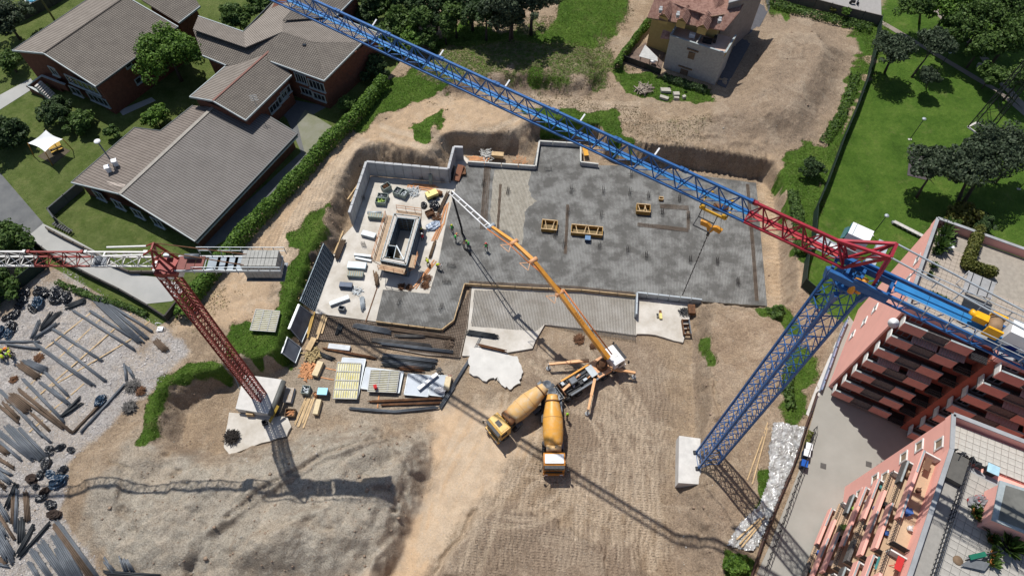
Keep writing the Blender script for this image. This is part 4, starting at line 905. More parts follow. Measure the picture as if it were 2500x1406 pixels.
b.beam((-33.8, ym - .45, ZR + 1.5), (-30.4, ym - .45, ZR + 1.7), .12); b.beam((-33.8, ym + .45, ZR + 1.5), (-30.4, ym + .45, ZR + 1.7), .12)
b.beam((-33.8, ym, ZR + 1.45), (-33.8, ym - .45, ZR + 1.5), .12); b.build('top_chord_fork', M_whitec, crr)
tw = MB(); tw.box((-34.9, ym, ZR - .1), (1.1, .8, .5)).tube([(-35, ym - .35, ZR + .1), (-35, ym + .35, ZR + .1)], .3, 10); tw.build('jib_winch', M_steel, crr)
hx = -29.4
b = MB()
for s in (-1, 1):
    b.beam((hx - .9, ym + s * .5, ZR - .3), (hx - .1, ym + s * .35, ZR + 2.3), .16); b.beam((hx + .9, ym + s * .5, ZR - .3), (hx - .1, ym + s * .35, ZR + 2.3), .16)
    b.beam((hx - .1, ym + s * .35, ZR + 2.3), (-30.4, ym + s * .45, ZR + 1.7), .1)
b.beam((hx - .1, ym - .35, ZR + 2.3), (hx - .1, ym + .35, ZR + 2.3), .14); b.beam((hx - .5, ym - .45, ZR + 1), (hx + .4, ym + .45, ZR + 1), .1); b.build('head_frame', M_redd, crr)
MB().box((hx, ym - .1, ZR - .7), (1.9, 1.7, .5)).build('slewing_platform', M_redd, crr)
MB().lathe([(0, .8), (.9, .8)], (RT.x, RT.y, 28.3), (0, 0, 1), 18).build('slewing_ring', M_redd, crr)
cx1 = -19.6
b = MB()
for y in (yj0 - .15, yj1 + .35): b.beam((hx + .8, y, ZR - .45), (cx1, y, ZR - .45), .14, .25)
for k in range(9): x = lerp(hx + 1, cx1, k / 8); b.beam((x, yj0 - .15, ZR - .5), (x, yj1 + .35, ZR - .5), .08)
b.build('counter_jib', mat('pale_grey_paint', (.42, .45, .47), .5), crr)
for k in range(5): x0 = lerp(hx + 3.4, cx1 - 2.6, k / 5); MB().box((x0 + .6, ym + .1, ZR - .36), (1.02, 1.3, .05)).build('deck_plate', mat('blue_grey_deck', (.2, .25, .3), .5), crr)
for k in range(3): MB().box((hx + 1.3 + .75 * k, ym + .1, ZR - .33), (.7, 1.4, .08)).build('machine_deck', mat('dusty_red', (.2, .07, .06), .7), crr)
MB().tube([(hx + 1.6, ym + .5, ZR + .1), (hx + 2.8, ym + .5, ZR + .1)], .25, 10).build('winch', M_steel, crr)
b = MB()
for y in (yj0 - .45, yj1 + .65):
    for z in (.1, .6): b.beam((hx + 2.6, y, ZR + z), (cx1 + .3, y, ZR + z), .045)
    for k in range(9): x = lerp(hx + 2.6, cx1 + .3, k / 8); b.beam((x, y, ZR - .4), (x, y, ZR + .6), .05)
b.build('guard_rail', M_steell, crr)
b = MB()
for s in (-1, 1): b.beam((hx - .1, ym + s * .35, ZR + 2.3), (cx1 - 2.6, ym + s * .55, ZR + .3), .07)
b.build('tie_rod', M_rust, crr)
M_cw = mat('counterweight_concrete', (.33, .33, .31), .9, var=.15, scale=2)
for r in range(2):
    for k in range(9): MB().box((lerp(cx1 - 3.0, cx1 - .3, k / 8) + rnd.uniform(-.01, .01), ym - .25 + r * .85, ZR - .55 + rnd.uniform(-.02, .02)), (.31, .78, 1.9)).build('counterweight', M_cw, crr)
MB().box((cx1 - 1.6, ym + .15, ZR - 1.8), (3.3, 1.9, .12)).build('counterweight_cradle', M_steel, crr)
cb_ = at(401, 662, 28.6)
MB().box(cb_ + Vector((0, .1, 0)), (1.25, 1.0, 1.5)).build('cab', M_whitec, crr)
MB().box(cb_ + Vector((0, -.42, .1)), (1.2, .05, 1.2)).build('cab_front', M_white, crr)
RF = Matrix(((1, 0, 0), (0, 0, 1), (0, -1, 0))).transposed()
fy = cb_.y - .46
MB().add([(cb_.x + x, fy, cb_.z + z) for x, z in ((-.25, .3), (-.12, .3), (.3, -.05), (.3, -.3), (-.1, -.3), (.12, -.08), (-.25, .18))], [(0, 6, 5, 4, 3, 2, 1)]).build('logo_mark', mat('logo_blue', (.02, .07, .3), .5), crr)
MB().box(at(435, 663, 28.4), (.8, .6, .8)).build('switch_cabinet', M_whitec, crr); MB().box(at(408, 622, 30.0), (.5, .4, .3)).build('junction_box', M_steell, crr)
tag(stack('wood_pallet', 615, 1010, .85, .8, 5, .14, -.05, M_wood, 'wooden pallet leaning in front of the white red crane block', .3, 'pallet'))
heap('burnt_brush_pile', 567, 1067, 1.1, .9, mat('charred_twigs', (.03, .025, .022), .9), 'dark tangled heap of tie wire on the concrete by the red crane', 'wire heap', .5, n=220, L=.9)
sheet('crane_pad', ragged([(560,1005),(700,1018),(712,1040),(700,1064),(640,1080),(560,1110),(545,1090)], 1.5, 3, 8), .38, M_lean, .4, 'pale concrete pad in front of the red crane block')
MB().tube([at(693, 930, 1.8), at(660, 1014, 1.7)], .33, 10).build('culvert_pipe', mat('olive_pipe', (.10, .105, .10), .6)); tag(bpy.data.objects['culvert_pipe'], 'long dark grey roll lying on the right edge of the red crane block', 'roll')
MB().beam(at(679, 990, 2.2), at(658, 1030, 1.2), .35, .06).build('ochre_board', mat('ochre', (.3, .2, .03), .7)); tag(bpy.data.objects['ochre_board'], 'ochre board leaning at the corner of the red crane block', 'board')
lump('black_bag', 673, 1008, .5, .45, .5, M_plast, 'black and white bag behind the ochre board', 'bag', .6)
crate('open_bin', 648, 1034, .6, .5, .5, .4, M_dark, 'small dark open bin at the red crane corner', None, .4, 'bin')
# ---------------- concrete trucks ----------------
M_drum = mat('drum_orange', (0.66, 0.33, 0.06), 0.42, scale=1.3, detail=12, col2=(.60, .40, .19), thr=(.48, .70))
M_drumd = mat('dusty_drum', (0.60, 0.37, 0.14), 0.6, scale=1.3, detail=12, col2=(.52, .42, .29), thr=(.46, .66))
def wheel(t, x, y, r=.52, w=.36):
    o = MB().tube([(x, y - w / 2, r), (x, y + w / 2, r)], r, 16).build('wheel', M_black, t)
    MB().tube([(x, y - w / 2 - .01, r), (x, y + w / 2 + .01, r)], r * .45, 10).build('rim', M_steel, o)
def cab(t, x0, body, roof, tall=3.0, w=2.45):
    """cab with its front at x0, local axes: +x forward"""
    L = 1.75; b = MB()
    prof = [(x0 - L, 1.0), (x0 - L, tall - .12), (x0 - L + .15, tall), (x0 - .55, tall), (x0 - .28, tall - .15), (x0 - .04, 1.75), (x0, 1.0)]
    n = len(prof); vs = [(x, -w / 2, z) for x, z in prof] + [(x, w / 2, z) for x, z in prof]
    b.add(vs, [tuple(range(n)), tuple(range(2 * n - 1, n - 1, -1))] + [(i, i + n, (i + 1) % n + n, (i + 1) % n) for i in range(n)]); b.build('cab', body, t)
    MB().box((x0 - L / 2 - .12, 0, tall + .03), (L - .7, w - .35, .07)).build('roof_panel', roof, t)
    MB().box((x0 - L / 2 - .05, 0, tall + .08), (.55, .8, .05)).build('roof_hatch', M_dark if roof is not M_white else M_whitec, t)
    b = MB(); zt, zb_ = tall - .2, 1.85
    b.add([(x0 - .24, -w / 2 + .15, zt), (x0 - .24, w / 2 - .15, zt), (x0 + .0, w / 2 - .12, zb_), (x0 + .0, -w / 2 + .12, zb_)], [(0, 1, 2, 3)]); b.build('windscreen', M_glass, t)
    MB().box((x0 - .08, 0, tall - .12), (.35, w - .2, .05)).build('sun_visor', M_dark, t)
    MB().box((x0 + .06, 0, .75), (.25, w, .65)).build('bumper', body, t); MB().box((x0 + .03, 0, 1.3), (.08, w - .5, .4)).build('grille', M_dark, t)
    for s in (-1, 1):
        MB().box((x0 - .75, s * (w / 2 + .005), 2.1), (.85, .03, .65)).build('side_window', M_glass, t)
        MB().box((x0 + .21, s * (w / 2 - .35), .75), (.05, .35, .2)).build('headlight', M_white, t)
        m_ = MB().beam((x0 - .15, s * w / 2, tall - .4), (x0 + .15, s * (w / 2 + .3), tall - .45), .05); m_.box((x0 + .15, s * (w / 2 + .32), tall - .75), (.12, .22, .6)); m_.build('mirror', M_black, t)
def chassis(t, xr, xf, axles, m=M_dark):
    b = MB()
    for s in (-1, 1): b.box(((xr + xf) / 2, s * .42, .95), (xf - xr, .12, .3))
    for k in range(6): b.box((lerp(xr + .3, xf - .3, k / 5), 0, .95), (.12, .75, .2))
    b.build('chassis', m, t)
    for x in axles:
        for s in (-1, 1): wheel(t, x, s * 1.05)
def mixer(name, label, front, rear, drum_m, body, roof, dusty):
    f = at(*front); r = at(*rear); d = Vector((f.x - r.x, f.y - r.y, 0)); L = d.length; ang = math.atan2(d.y, d.x)
    c = Vector(((f.x + r.x) / 2, (f.y + r.y) / 2, 0)); c.z = ground(c.x, c.y) - .02
    t = thing(name, label, 'concrete mixer truck', c, ang, 'concrete mixer trucks'); xf = L / 2; xr = -L / 2
    chassis(t, xr + .5, xf - .4, (xf - 1.0, xf - 2.7, xr + 2.9, xr + 1.5)); cab(t, xf, body, roof, 2.95)
    # drum: axis rises to the rear
    a = Vector((xf - 2.75, 0, 1.95)); e = Vector((xr + .95, 0, 3.05)); ax_ = (e - a); Ld = ax_.length
    prof = [(0, .55), (.05, .95), (.5, 1.1), (Ld * .30, 1.2), (Ld * .55, 1.17), (Ld * .8, .88), (Ld * .96, .66), (Ld, .6), (Ld, .45), (Ld - .3, .4)]
    dr = MB().lathe(prof, a, ax_, 32).build('drum', drum_m, t)
    MB().lathe([(Ld * .86, .84), (Ld * .86, .88), (Ld * .885, .86), (Ld * .885, .8)], a, ax_, 32).build('roller_ring', M_rust, dr)
    for k in (.3, .55): MB().lathe([(Ld * k - .015, 1.19), (Ld * k - .015, 1.212), (Ld * k + .015, 1.212), (Ld * k + .015, 1.19)], a, ax_, 32).build('seam', dusty, dr)
    MB().tube([(xf - 2.35, -.85, 2.55), (xf - 2.35, .85, 2.55)], .38, 16).build('water_tank', dusty, t)
    MB().box((xf - 2.35, .2, 2.94), (.15, .15, .06)).build('tank_cap', M_dark, t)
    b = MB(); b.box((xf - 2.7, 0, 1.4), (.25, 1.5, .9)); b.box((xr + 1.3, 0, 1.6), (.3, 1.4, 1.0)); b.build('drum_pedestal', M_dark, t)
    h = MB(); hx_ = xr + .62
    h.lathe([(0, .2), (.55, .52), (.57, .52), (.57, .46), (.2, .2)], (hx_, 0, 2.9), (0, 0, 1), 16); h.build('hopper', M_steel, t)
    MB().beam((hx_, 0, 2.7), (xr - .5, .05, 1.7), .45, .18).build('chute', M_steel, t)
    b = MB()
    for s in (-1, 1): b.beam((xr + .9, s * .75, 1.0), (xr + .6, s * .7, 3.1), .06); b.beam((xr + .2, s * .7, 2.6), (xr + 1.0, s * .75, 3.2), .05)
    b.beam((xr + .6, -.7, 3.1), (xr + .6, .7, 3.1), .06)
    for k in range(6): b.beam((xr + .75, -.95, .9 + .35 * k), (xr + .75, -.65, .9 + .35 * k), .04)
    b.beam((xr + .75, -.95, .8), (xr + .75, -.95, 3.3), .05); b.box((xr + .9, -.95, 2.4), (.6, .45, .05)); b.build('ladder', M_steel, t)
    for s in (-1, 1):
        MB().box((xr + 2.2, s * 1.1, 1.15), (2.9, .35, .06)).build('mudguard', M_steel if s > 0 else M_dark, t)
        MB().box((xf - 3.2, s * 1.05, .9), (.9, .4, .6)).build('fuel_tank' if s > 0 else 'tool_locker', M_steel if s > 0 else M_dark, t)
    return t
mixer('mixer_truck', 'concrete mixer truck with bright orange drum and white cab roof', (1352,1152,1.2), (1346,958,1.5), M_drum, mat('cab_orange', (.5, .2, .03), .35, coat=.3), M_white, M_drumd)
mixer('mixer_truck', 'concrete mixer truck with paler dusty drum and yellow cab', (1203,1058,1.2), (1345,935,2.8), M_drumd, mat('cab_yellow', (.66, .40, .10), .4, coat=.2), mat('cab_yellow_roof', (.68, .43, .12), .4), mat('brown_tank', (.40, .2, .09), .5))
# ---- boom pump ----
pf = at(1512, 868, 1.5); prr = at(1352, 968, 1.2); d_ = pf - prr; pl_ = Vector((d_.x, d_.y, 0)).length; pang = math.atan2(d_.y, d_.x)
pc_ = Vector(((pf.x + prr.x) / 2, (pf.y + prr.y) / 2, 0)); pc_.z = ground(pc_.x, pc_.y) - .02
pt = thing('boom_pump_truck', 'white cabbed concrete pump truck with orange boom and four outriggers', 'pump truck', pc_, pang)
pxf, pxr = pl_ / 2, -pl_ / 2
chassis(pt, pxr + .6, pxf - .4, (pxf - 1.1, pxf - 2.9, pxr + 3.0, pxr + 1.6)); cab(pt, pxf, M_white, M_white, 2.95)
MB().box((pxf - 3.0, 0, 1.45), (2.0, 2.3, .5)).build('support_frame', M_pumpp, pt)
for s in (-1, 1): MB().box((-.6, s * 1.08, 1.45), (5.2, .2, .35)).build('side_beam', M_pump if s > 0 else M_steel, pt)
MB().box((-.8, 0, 1.25), (5.0, 1.9, .12)).build('pump_deck', M_dark, pt)
tx = pxf - 2.75
MB().lathe([(0, .75), (.6, .65), (.62, .45), (1.5, .42)], (tx, 0, 1.7), (0, 0, 1), 18).build('turret', M_rust, pt)
MB().box((tx - 1.5, .1, 1.75), (.9, 1.5, .12)).build('checker_plate', M_steell, pt)
MB().box((-2.0, .25, 1.65), (1.0, .9, .8)).build('hydraulic_tank', M_dark, pt); MB().box((-2.0, .25, 2.07), (.8, .7, .06)).build('tank_lid', M_steel, pt)
for k in range(16):
    x = -3.2 + k * .33; y = rnd.uniform(-.8, .8); kind = k % 4; m_ = (M_steell, M_pumpp, M_dark, M_whitec)[kind]
    if kind == 1: MB().tube([(x, y, 1.55), (x + .9, y + .1, 1.6)], .1, 8).build('cylinder', m_, pt)
    elif kind == 3: MB().lathe([(0, .16), (.3, .16), (.35, .08)], (x, y, 1.3), (0, 0, 1), 10).build('filter', m_, pt)
    else: MB().box((x, y, 1.5), (rnd.uniform(.25, .6), rnd.uniform(.2, .45), rnd.uniform(.3, .5))).build('valve_block', m_, pt)
for s in (-.5, -.2, .15, .45): MB().tube([(-3.3, s, 1.45), (1.2, s * 1.2, 1.5)], .06, 6).build('hydraulic_line', M_black if s < 0 else M_steel, pt)
h = MB(); h.prism([(pxr + .9, -.8), (pxr - .1, -.8), (pxr - .1, .8), (pxr + .9, .8)], .8, .95); h.build('hopper_floor', M_concd, pt)
for a_, b_ in (((pxr + .9, -.8), (pxr + .9, .8)), ((pxr - .1, -.8), (pxr - .1, .8)), ((pxr - .1, .8), (pxr + .9, .8)), ((pxr - .1, -.8), (pxr + .9, -.8))): MB().beam((a_[0], a_[1], 1.2), (b_[0], b_[1], 1.2), .07, .6).build('hopper_side', M_steel, pt)
MB().beam((pxr + 1.1, -.9, 1.7), (pxr + 1.1, .9, 1.7), .08, .9).build('splash_guard', M_rust, pt)
# outriggers (root and foot read off the photograph)
inv = (Matrix.Translation(pc_) @ Matrix.Rotation(pang, 4, 'Z')).inverted()
M_out = mat('outrigger_paint', (.66, .36, .17), .45, var=.1)
for root, knee, foot in (((1438,880),(1340,889),(1341,902)), ((1483,898),(1551,910),(1548,928)), ((1452,925),(1436,1000),(1437,1012)), ((1432,888),(1345,889),(1341,900))):
    if root == (1432,888): continue
    R0 = inv @ at(*root, 1.5); K = inv @ at(*knee, 1.35); F_ = inv @ Vector((at(*knee, 1.35).x, at(*knee, 1.35).y, 0.1))
    mid = R0.lerp(K, .55); ar = MB().beam(R0, mid, .34, .38).build('outrigger', M_out, pt)
    MB().beam(mid, K, .26, .3).build('extension', M_out, ar); MB().beam(K, F_, .14).build('jack', M_steell, ar); MB().lathe([(0, .3), (.1, .3)], F_ - Vector((0, 0, .05)), (0, 0, 1), 10).build('foot_plate', M_concd, ar)
fp = MB(); K0 = inv @ at(1428, 960, 1.4)
ar = MB().beam(inv @ at(1395, 935, 1.5), inv @ at(1372, 955, 1.45), .3, .35).build('outrigger', M_out, pt)
# boom
Bp = [at(1484, 874, 3.6), at(1366, 716, 10.0), at(1302, 636, 13.0), at(1255, 592, 13.2), at(1199, 553, 12.4), at(1104, 468, 8.5)]
def boomseg(p, q, w, h, m, name='boom_section', taper=.8):
    b = MB(); p = Vector(p); q = Vector(q); a = (q - p).normalized(); x = a.cross(Vector((0, 0, 1))).normalized(); y = x.cross(a)
    vs = [e + x * (sx * ww / 2) + y * (sy * hh / 2) for e, ww, hh in ((p, w, h), (q, w * taper, h * taper)) for sx, sy in ((-1, -1), (1, -1), (1, 1), (-1, 1))]
    b.add(vs, [(3, 2, 1, 0), (4, 5, 6, 7), (0, 1, 5, 4), (1, 2, 6, 5), (2, 3, 7, 6), (3, 0, 4, 7)]); return b.build(name, m, pt)
bm = Matrix(inv)
L_ = lambda p: inv @ p
segs = [(0, 1, .55, .65, M_pump), (1, 2, .5, .5, M_pump), (2, 3, .42, .45, M_pump), (3, 4, .36, .4, M_pump), (4, 5, .16, .3, M_white)]
for i, j, w, h_, m_ in segs: boomseg(L_(Bp[i]), L_(Bp[j]), w, h_, m_)
sd = Vector((math.cos(math.radians(38)), math.sin(math.radians(38)), 0))
for i in (1, 2, 3, 4): MB().tube([L_(Bp[i] - sd * .5), L_(Bp[i] + sd * .5)], .28, 12).build('joint', M_pumpp if i < 4 else M_steell, pt)
dp = MB(); off = sd * .6
dp.tube([L_(Bp[0] + off + Vector((0, 0, .3))), L_(Bp[1] + off + Vector((0, 0, .2))), ], .09, 8); dp.tube([L_(Bp[1] + off * .9), L_(Bp[2] - off * .9)], .08, 8)
dp.tube([L_(Bp[2] - off), L_(Bp[3] - off), L_(Bp[4] - off)], .07, 8); dp.build('delivery_pipe', mat('orange_pipe', (.6, .2, .06), .5), pt)
dp = MB(); dp.tube([L_(Bp[4] - off), L_(Bp[5] - off * .8)], .08, 8)
for k in range(6): p = Bp[4].lerp(Bp[5], .08 + k * .17); dp.beam(L_(p), L_(p - off * .85), .07)
dp.build('delivery_pipe', M_white, pt)
for k in range(5): p = Bp[0].lerp(Bp[1], .15 + .17 * k); MB().beam(L_(p + Vector((0, 0, .1))), L_(p + off + Vector((0, 0, .25))), .08).build('pipe_bracket', M_steel, pt)
for i in (1, 2, 3):
    MB().tube([L_(Bp[i].lerp(Bp[i + 1], .1) + Vector((0, 0, -.35))), L_(Bp[i].lerp(Bp[i - 1], .35) + Vector((0, 0, -.45)))], .12, 8).build('ram', M_steell, pt)
    q0 = Bp[i] - sd * .5; g = MB(); 
    for w_ in (-1, 1): g.beam(L_(q0), L_(q0 - sd * .9 + Vector((.5 * w_, -.5 * w_, 0))), .06)
    g.beam(L_(q0 - sd * .9 + Vector((.5, -.5, 0))), L_(q0 - sd * .9 - Vector((.5, -.5, 0))), .06); g.build('pipe_loop', M_pumpp, pt)
# the lettering on the thick arm, seen from above
a_ = (Bp[1] - Bp[0]).normalized(); nrm = a_.cross(Vector((0, 0, 1))).normalized(); upv = nrm.cross(a_)
RT_ = Matrix((-a_, -nrm, upv)).transposed()
mid_ = Bp[0].lerp(Bp[1], .62) + upv * .31
text('U P E T O', .42, L_(mid_), (inv.to_3x3() @ RT_), mat('faded_lettering', (.40, .16, .03), .5), pt)
# end hose down to the slab
hz_ = at(1128, 568, .95)
hose = MB(); tp = L_(Bp[5]); 
hp = [Bp[5] + Vector((0, 0, -.1)), Bp[5] + Vector((-.05, -.05, -.6)), Vector(((Bp[5].x * .5 + hz_.x * .5), (Bp[5].y * .5 + hz_.y * .5), 4.6)), Vector((hz_.x, hz_.y, 1.9)), hz_]
hose.tube([L_(p) for p in hp], .15, 8); hose.build('end_hose', M_dark, pt)
h2 = MB(); pts = [at(x, y, ZS + .15) for x, y in ((1129,570),(1133,583),(1131,596),(1134,606),(1144,614),(1149,622))]; h2.tube([L_(p) for p in pts], .14, 8); h2.build('placing_hose', M_black, pt)
# ---------------- buildings ----------------
M_brick = mat('red_brick', (0.13, 0.05, 0.031), 0.9, var=0.25, scale=2.5, bump=.2)
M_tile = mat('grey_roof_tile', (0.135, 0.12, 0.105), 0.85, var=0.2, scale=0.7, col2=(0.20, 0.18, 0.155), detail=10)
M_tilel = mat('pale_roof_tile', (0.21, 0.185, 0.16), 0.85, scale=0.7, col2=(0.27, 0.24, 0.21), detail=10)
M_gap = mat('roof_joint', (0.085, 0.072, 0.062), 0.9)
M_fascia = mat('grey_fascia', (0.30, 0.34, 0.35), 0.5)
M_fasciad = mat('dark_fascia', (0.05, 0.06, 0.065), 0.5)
def plane3(a, b, c):
    n = (b - a).cross(c - a).normalized(); return (n, n.dot(a))
def on_plane(px, py, pl):
    o = Vector((0, 0, CH)); r = _R @ Vector((px - 1250, 703 - py, -FPX)); t = (pl[1] - pl[0].dot(o)) / pl[0].dot(r); return o + r * t
def on_wall(px, py, P, Q):
    d = (Q - P); n = Vector((-d.y, d.x, 0)).normalized(); p = on_plane(px, py, (n, n.dot(P))); L = math.hypot(d.x, d.y)
    return ((p - P).x * d.x + (p - P).y * d.y) / L, p.z      # distance along the wall, height
def roof_plane(parent, three, poly, m, rib=0.33, course=0.33, name='roof', th=.14, ribh=.045, gapm=None, extra=None):
    pl = plane3(*[at(*p) for p in three]); P = [on_plane(x, y, pl) for x, y in poly]
    if extra: P += extra
    o = MB().slab(P, th).build(name, m, parent)
    n = pl[0] if pl[0].z > 0 else -pl[0]; g = math.atan2(n.y, n.x); zf = lambda x, y: (pl[1] - pl[0].x * x - pl[0].y * y) / pl[0].z
    P2 = [(p.x, p.y) for p in P]
    b = MB()
    for a, q in clip_lines(P2, g, rib): b.beam((a[0], a[1], zf(*a) + .012), (q[0], q[1], zf(*q) + .012), .06, ribh)
    if course:
        for a, q in clip_lines(P2, g + math.pi / 2, course): b.beam((a[0], a[1], zf(*a) + .01), (q[0], q[1], zf(*q) + .01), .05, .025)
    r = b.build('roof_ribs', gapm or M_gap, o); r['kind'] = 'stuff'
    return o, P
def edge(parent, P, m=M_fascia, w=.14, h=.26, name='fascia'):
    for a, b_ in zip(P[:-1], P[1:]): MB().beam(a + Vector((0, 0, -.06)), b_ + Vector((0, 0, -.06)), w, h).build(name, m, parent)
def inset(pts, d):
    c = sum((Vector((p[0], p[1], 0)) for p in pts), Vector()) / len(pts); out = []
    for p in pts: v = Vector((p[0], p[1], 0)) - c; out.append((c + v * (1 - d / v.length)).to_tuple()[:2])
    return out
def window(parent, P, Q, u0, z0, u1, z1, panes=1, frame=None, sill=True, glass=None, proud=.05, outs=1, name='window'):
    d = Vector((Q.x - P.x, Q.y - P.y, 0)).normalized(); n = Vector((d.y, -d.x, 0)) * outs; W = lambda u, z, o=0: Vector((P.x, P.y, 0)) + d * u + n * o + Vector((0, 0, z))
    b = MB(); fw = .1
    for z in (z0, z1): b.beam(W(u0 - fw, z, proud), W(u1 + fw, z, proud), .14, .12)
    for k in range(panes + 1): u = lerp(u0, u1, k / panes); b.beam(W(u, z0 + .06, proud), W(u, z1 - .06, proud), .12 if k in (0, panes) else .07)
    o = b.build(name, frame or M_fascia, parent)
    for k in range(panes):
        a0_, a1_ = lerp(u0, u1, k / panes) + .03, lerp(u0, u1, (k + 1) / panes) - .03; MB().add([W(a0_, z0, .02), W(a1_, z0, .02), W(a1_, z1, .02), W(a0_, z1, .02)], [(0, 1, 2, 3)]).build('pane', glass or M_glass, o)
    if sill: MB().beam(W(u0 - .15, z0 - .1, .1), W(u1 + .15, z0 - .1, .1), .25, .08).build('sill', M_fascia, o)
    return o
def wpx(parent, P, Q, pxs, h, panes=1, **k):
    """window whose sill runs between two pixels on the wall plane"""
    (x0, y0), (x1, y1) = pxs; u0, z0 = on_wall(x0, y0, P, Q); u1, z1 = on_wall(x1, y1, P, Q)
    if u0 > u1: u0, u1 = u1, u0
    z = (z0 + z1) / 2; return window(parent, P, Q, u0, z, u1, z + h, panes, **k)
# --- school: tall gabled wing
sc = thing('school_building', 'brick school wing with grey gabled tile roof and blue grey windows, top left', 'school building')
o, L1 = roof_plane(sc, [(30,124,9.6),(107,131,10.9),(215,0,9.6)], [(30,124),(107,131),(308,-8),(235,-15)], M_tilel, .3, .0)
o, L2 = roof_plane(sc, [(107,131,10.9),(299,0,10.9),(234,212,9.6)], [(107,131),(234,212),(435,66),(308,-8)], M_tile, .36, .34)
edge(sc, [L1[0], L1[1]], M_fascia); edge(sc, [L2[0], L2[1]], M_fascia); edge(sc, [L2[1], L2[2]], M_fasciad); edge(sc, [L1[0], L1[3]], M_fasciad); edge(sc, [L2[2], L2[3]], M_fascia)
MB().beam(L2[0] + Vector((0, 0, .06)), L2[3] + Vector((0, 0, .06)), .2, .1).build('ridge', M_gap, sc)
def inward(P, c, d):
    v = (c - P); v.z = 0; v.normalize(); r = P + v * d; return r
cc = (L1[0] + L2[1] + L2[2] + L1[3]) / 4
W_ = [inward(p, cc, .7) for p in (L1[0], L1[1], L2[1], L2[2], L2[3], L1[3])]
MB().prism([(p.x, p.y) for p in W_], G - .5, [9.5, 10.75, 9.5, 9.5, 10.75, 9.5] if False else [p.z - .25 for p in W_]).build('wall', M_brick, sc)
gA, gC = W_[0].copy(), W_[2].copy()
wpx(sc, gA, gC, ((128,176),(150,192)), 1.5, 2); wpx(sc, gA, gC, ((172,202),(246,232)), 1.5, 6); wpx(sc, gA, gC, ((180,226),(205,238)), 1.4, 2); wpx(sc, gA, gC, ((222,240),(272,266)), 1.5, 4)
gC2 = W_[3]
for x, y in ((316,163),(341,202),(361,240)):
    u, z = on_wall(x, y, gC, gC2); window(sc, gC, gC2, u - .5, z, u + .5, z + .9)
# outside stair at its foot
stp = thing('entrance_stair', 'brick sided entrance stair with pale steps against the school gable', 'stairs')
for k in range(9):
    p = at(93 + 4.5 * k, 205 + 4.0 * k, G + 2.0 - .22 * k); MB().box(p - Vector((0, 0, .6)), (.34, 1.3, 1.2), math.radians(-20)).build('step', M_conc, stp)
for (a, b_) in (((68,210,G+1.2),(118,238,G+.4)), ((103,186,G+2.4),(160,208,G+2.2)), ((68,210,G+1.2),(103,186,G+2.4))):
    p, q = at(*a), at(*b_); p.z -= .6; q.z -= .6; MB().beam(p, q, .25, 1.3).build('parapet', M_brick, stp); p.z += .7; q.z += .7; MB().beam(p, q, .32, .1).build('coping', M_fascia, stp)
MB().box(at(135, 200, G + 1.2), (2.6, 1.2, 2.2), math.radians(-25)).build('landing', M_brick, stp)
sc1 = thing('school_annex', 'low grey tiled school roof just beyond the tall gabled wing', 'school building')
o, Q1 = roof_plane(sc1, [(436,57,8.6),(489,16,8.6),(400,-20,9.6)], [(436,57),(489,16),(440,-60),(345,0),(350,4)], M_tile, .36, .34)
edge(sc1, [Q1[0], Q1[1]]); MB().prism(inset([(p.x, p.y) for p in Q1], .8), G - .3, 8.3).build('wall', M_brick, sc1)
# --- school: central hipped wing
s2 = thing('school_building', 'central school wing with hipped grey tile roofs round a planted court', 'school building')
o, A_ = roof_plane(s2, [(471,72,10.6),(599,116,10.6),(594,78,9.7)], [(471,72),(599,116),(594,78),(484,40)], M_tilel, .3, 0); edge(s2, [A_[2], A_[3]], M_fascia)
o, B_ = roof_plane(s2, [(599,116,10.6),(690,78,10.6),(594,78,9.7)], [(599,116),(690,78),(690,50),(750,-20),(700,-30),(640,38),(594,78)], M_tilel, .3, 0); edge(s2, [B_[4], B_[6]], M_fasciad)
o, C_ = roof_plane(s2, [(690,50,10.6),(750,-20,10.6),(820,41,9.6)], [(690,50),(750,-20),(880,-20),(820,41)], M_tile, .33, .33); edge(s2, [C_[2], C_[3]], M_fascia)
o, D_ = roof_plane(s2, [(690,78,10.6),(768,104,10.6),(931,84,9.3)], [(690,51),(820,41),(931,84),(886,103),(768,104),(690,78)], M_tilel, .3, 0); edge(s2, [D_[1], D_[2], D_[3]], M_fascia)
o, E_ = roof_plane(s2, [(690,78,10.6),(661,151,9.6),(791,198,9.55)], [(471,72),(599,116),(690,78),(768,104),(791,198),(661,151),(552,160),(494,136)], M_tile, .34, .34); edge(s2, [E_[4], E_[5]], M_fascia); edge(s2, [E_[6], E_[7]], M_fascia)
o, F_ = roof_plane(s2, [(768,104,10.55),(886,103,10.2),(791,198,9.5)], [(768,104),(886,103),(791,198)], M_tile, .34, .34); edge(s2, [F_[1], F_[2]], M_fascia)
MB().box(at(743, 110, 10.5), (.5, .4, .12)).build('skylight', M_glass, s2)
wl = [inward(p, at(700, 110, 9), .8) for p in (E_[4], F_[1], D_[2], C_[3])]
MB().prism([(p.x, p.y) for p in [inward(E_[5], at(700, 90, 9), .3)] + wl + [inward(B_[1], at(760, 90, 9), .1)]], G - .5, 8.9).build('wall', M_brick, s2)
MB().prism(inset([(p.x, p.y) for p in (A_[0], A_[1], E_[6], E_[7])], .7), G - .5, 8.7).build('wall', M_brick, s2)
MB().prism(inset([(p.x, p.y) for p in C_], .8), G - .5, 9.0).build('wall', M_brick, s2); MB().prism(inset([(p.x, p.y) for p in (B_[0], B_[1], B_[2], B_[3], B_[4], B_[5], B_[6])], .7), G - .5, 9.0).build('wall', M_brick, s2)
wa, wb = inward(E_[5], at(700, 90, 9), .3), wl[0]
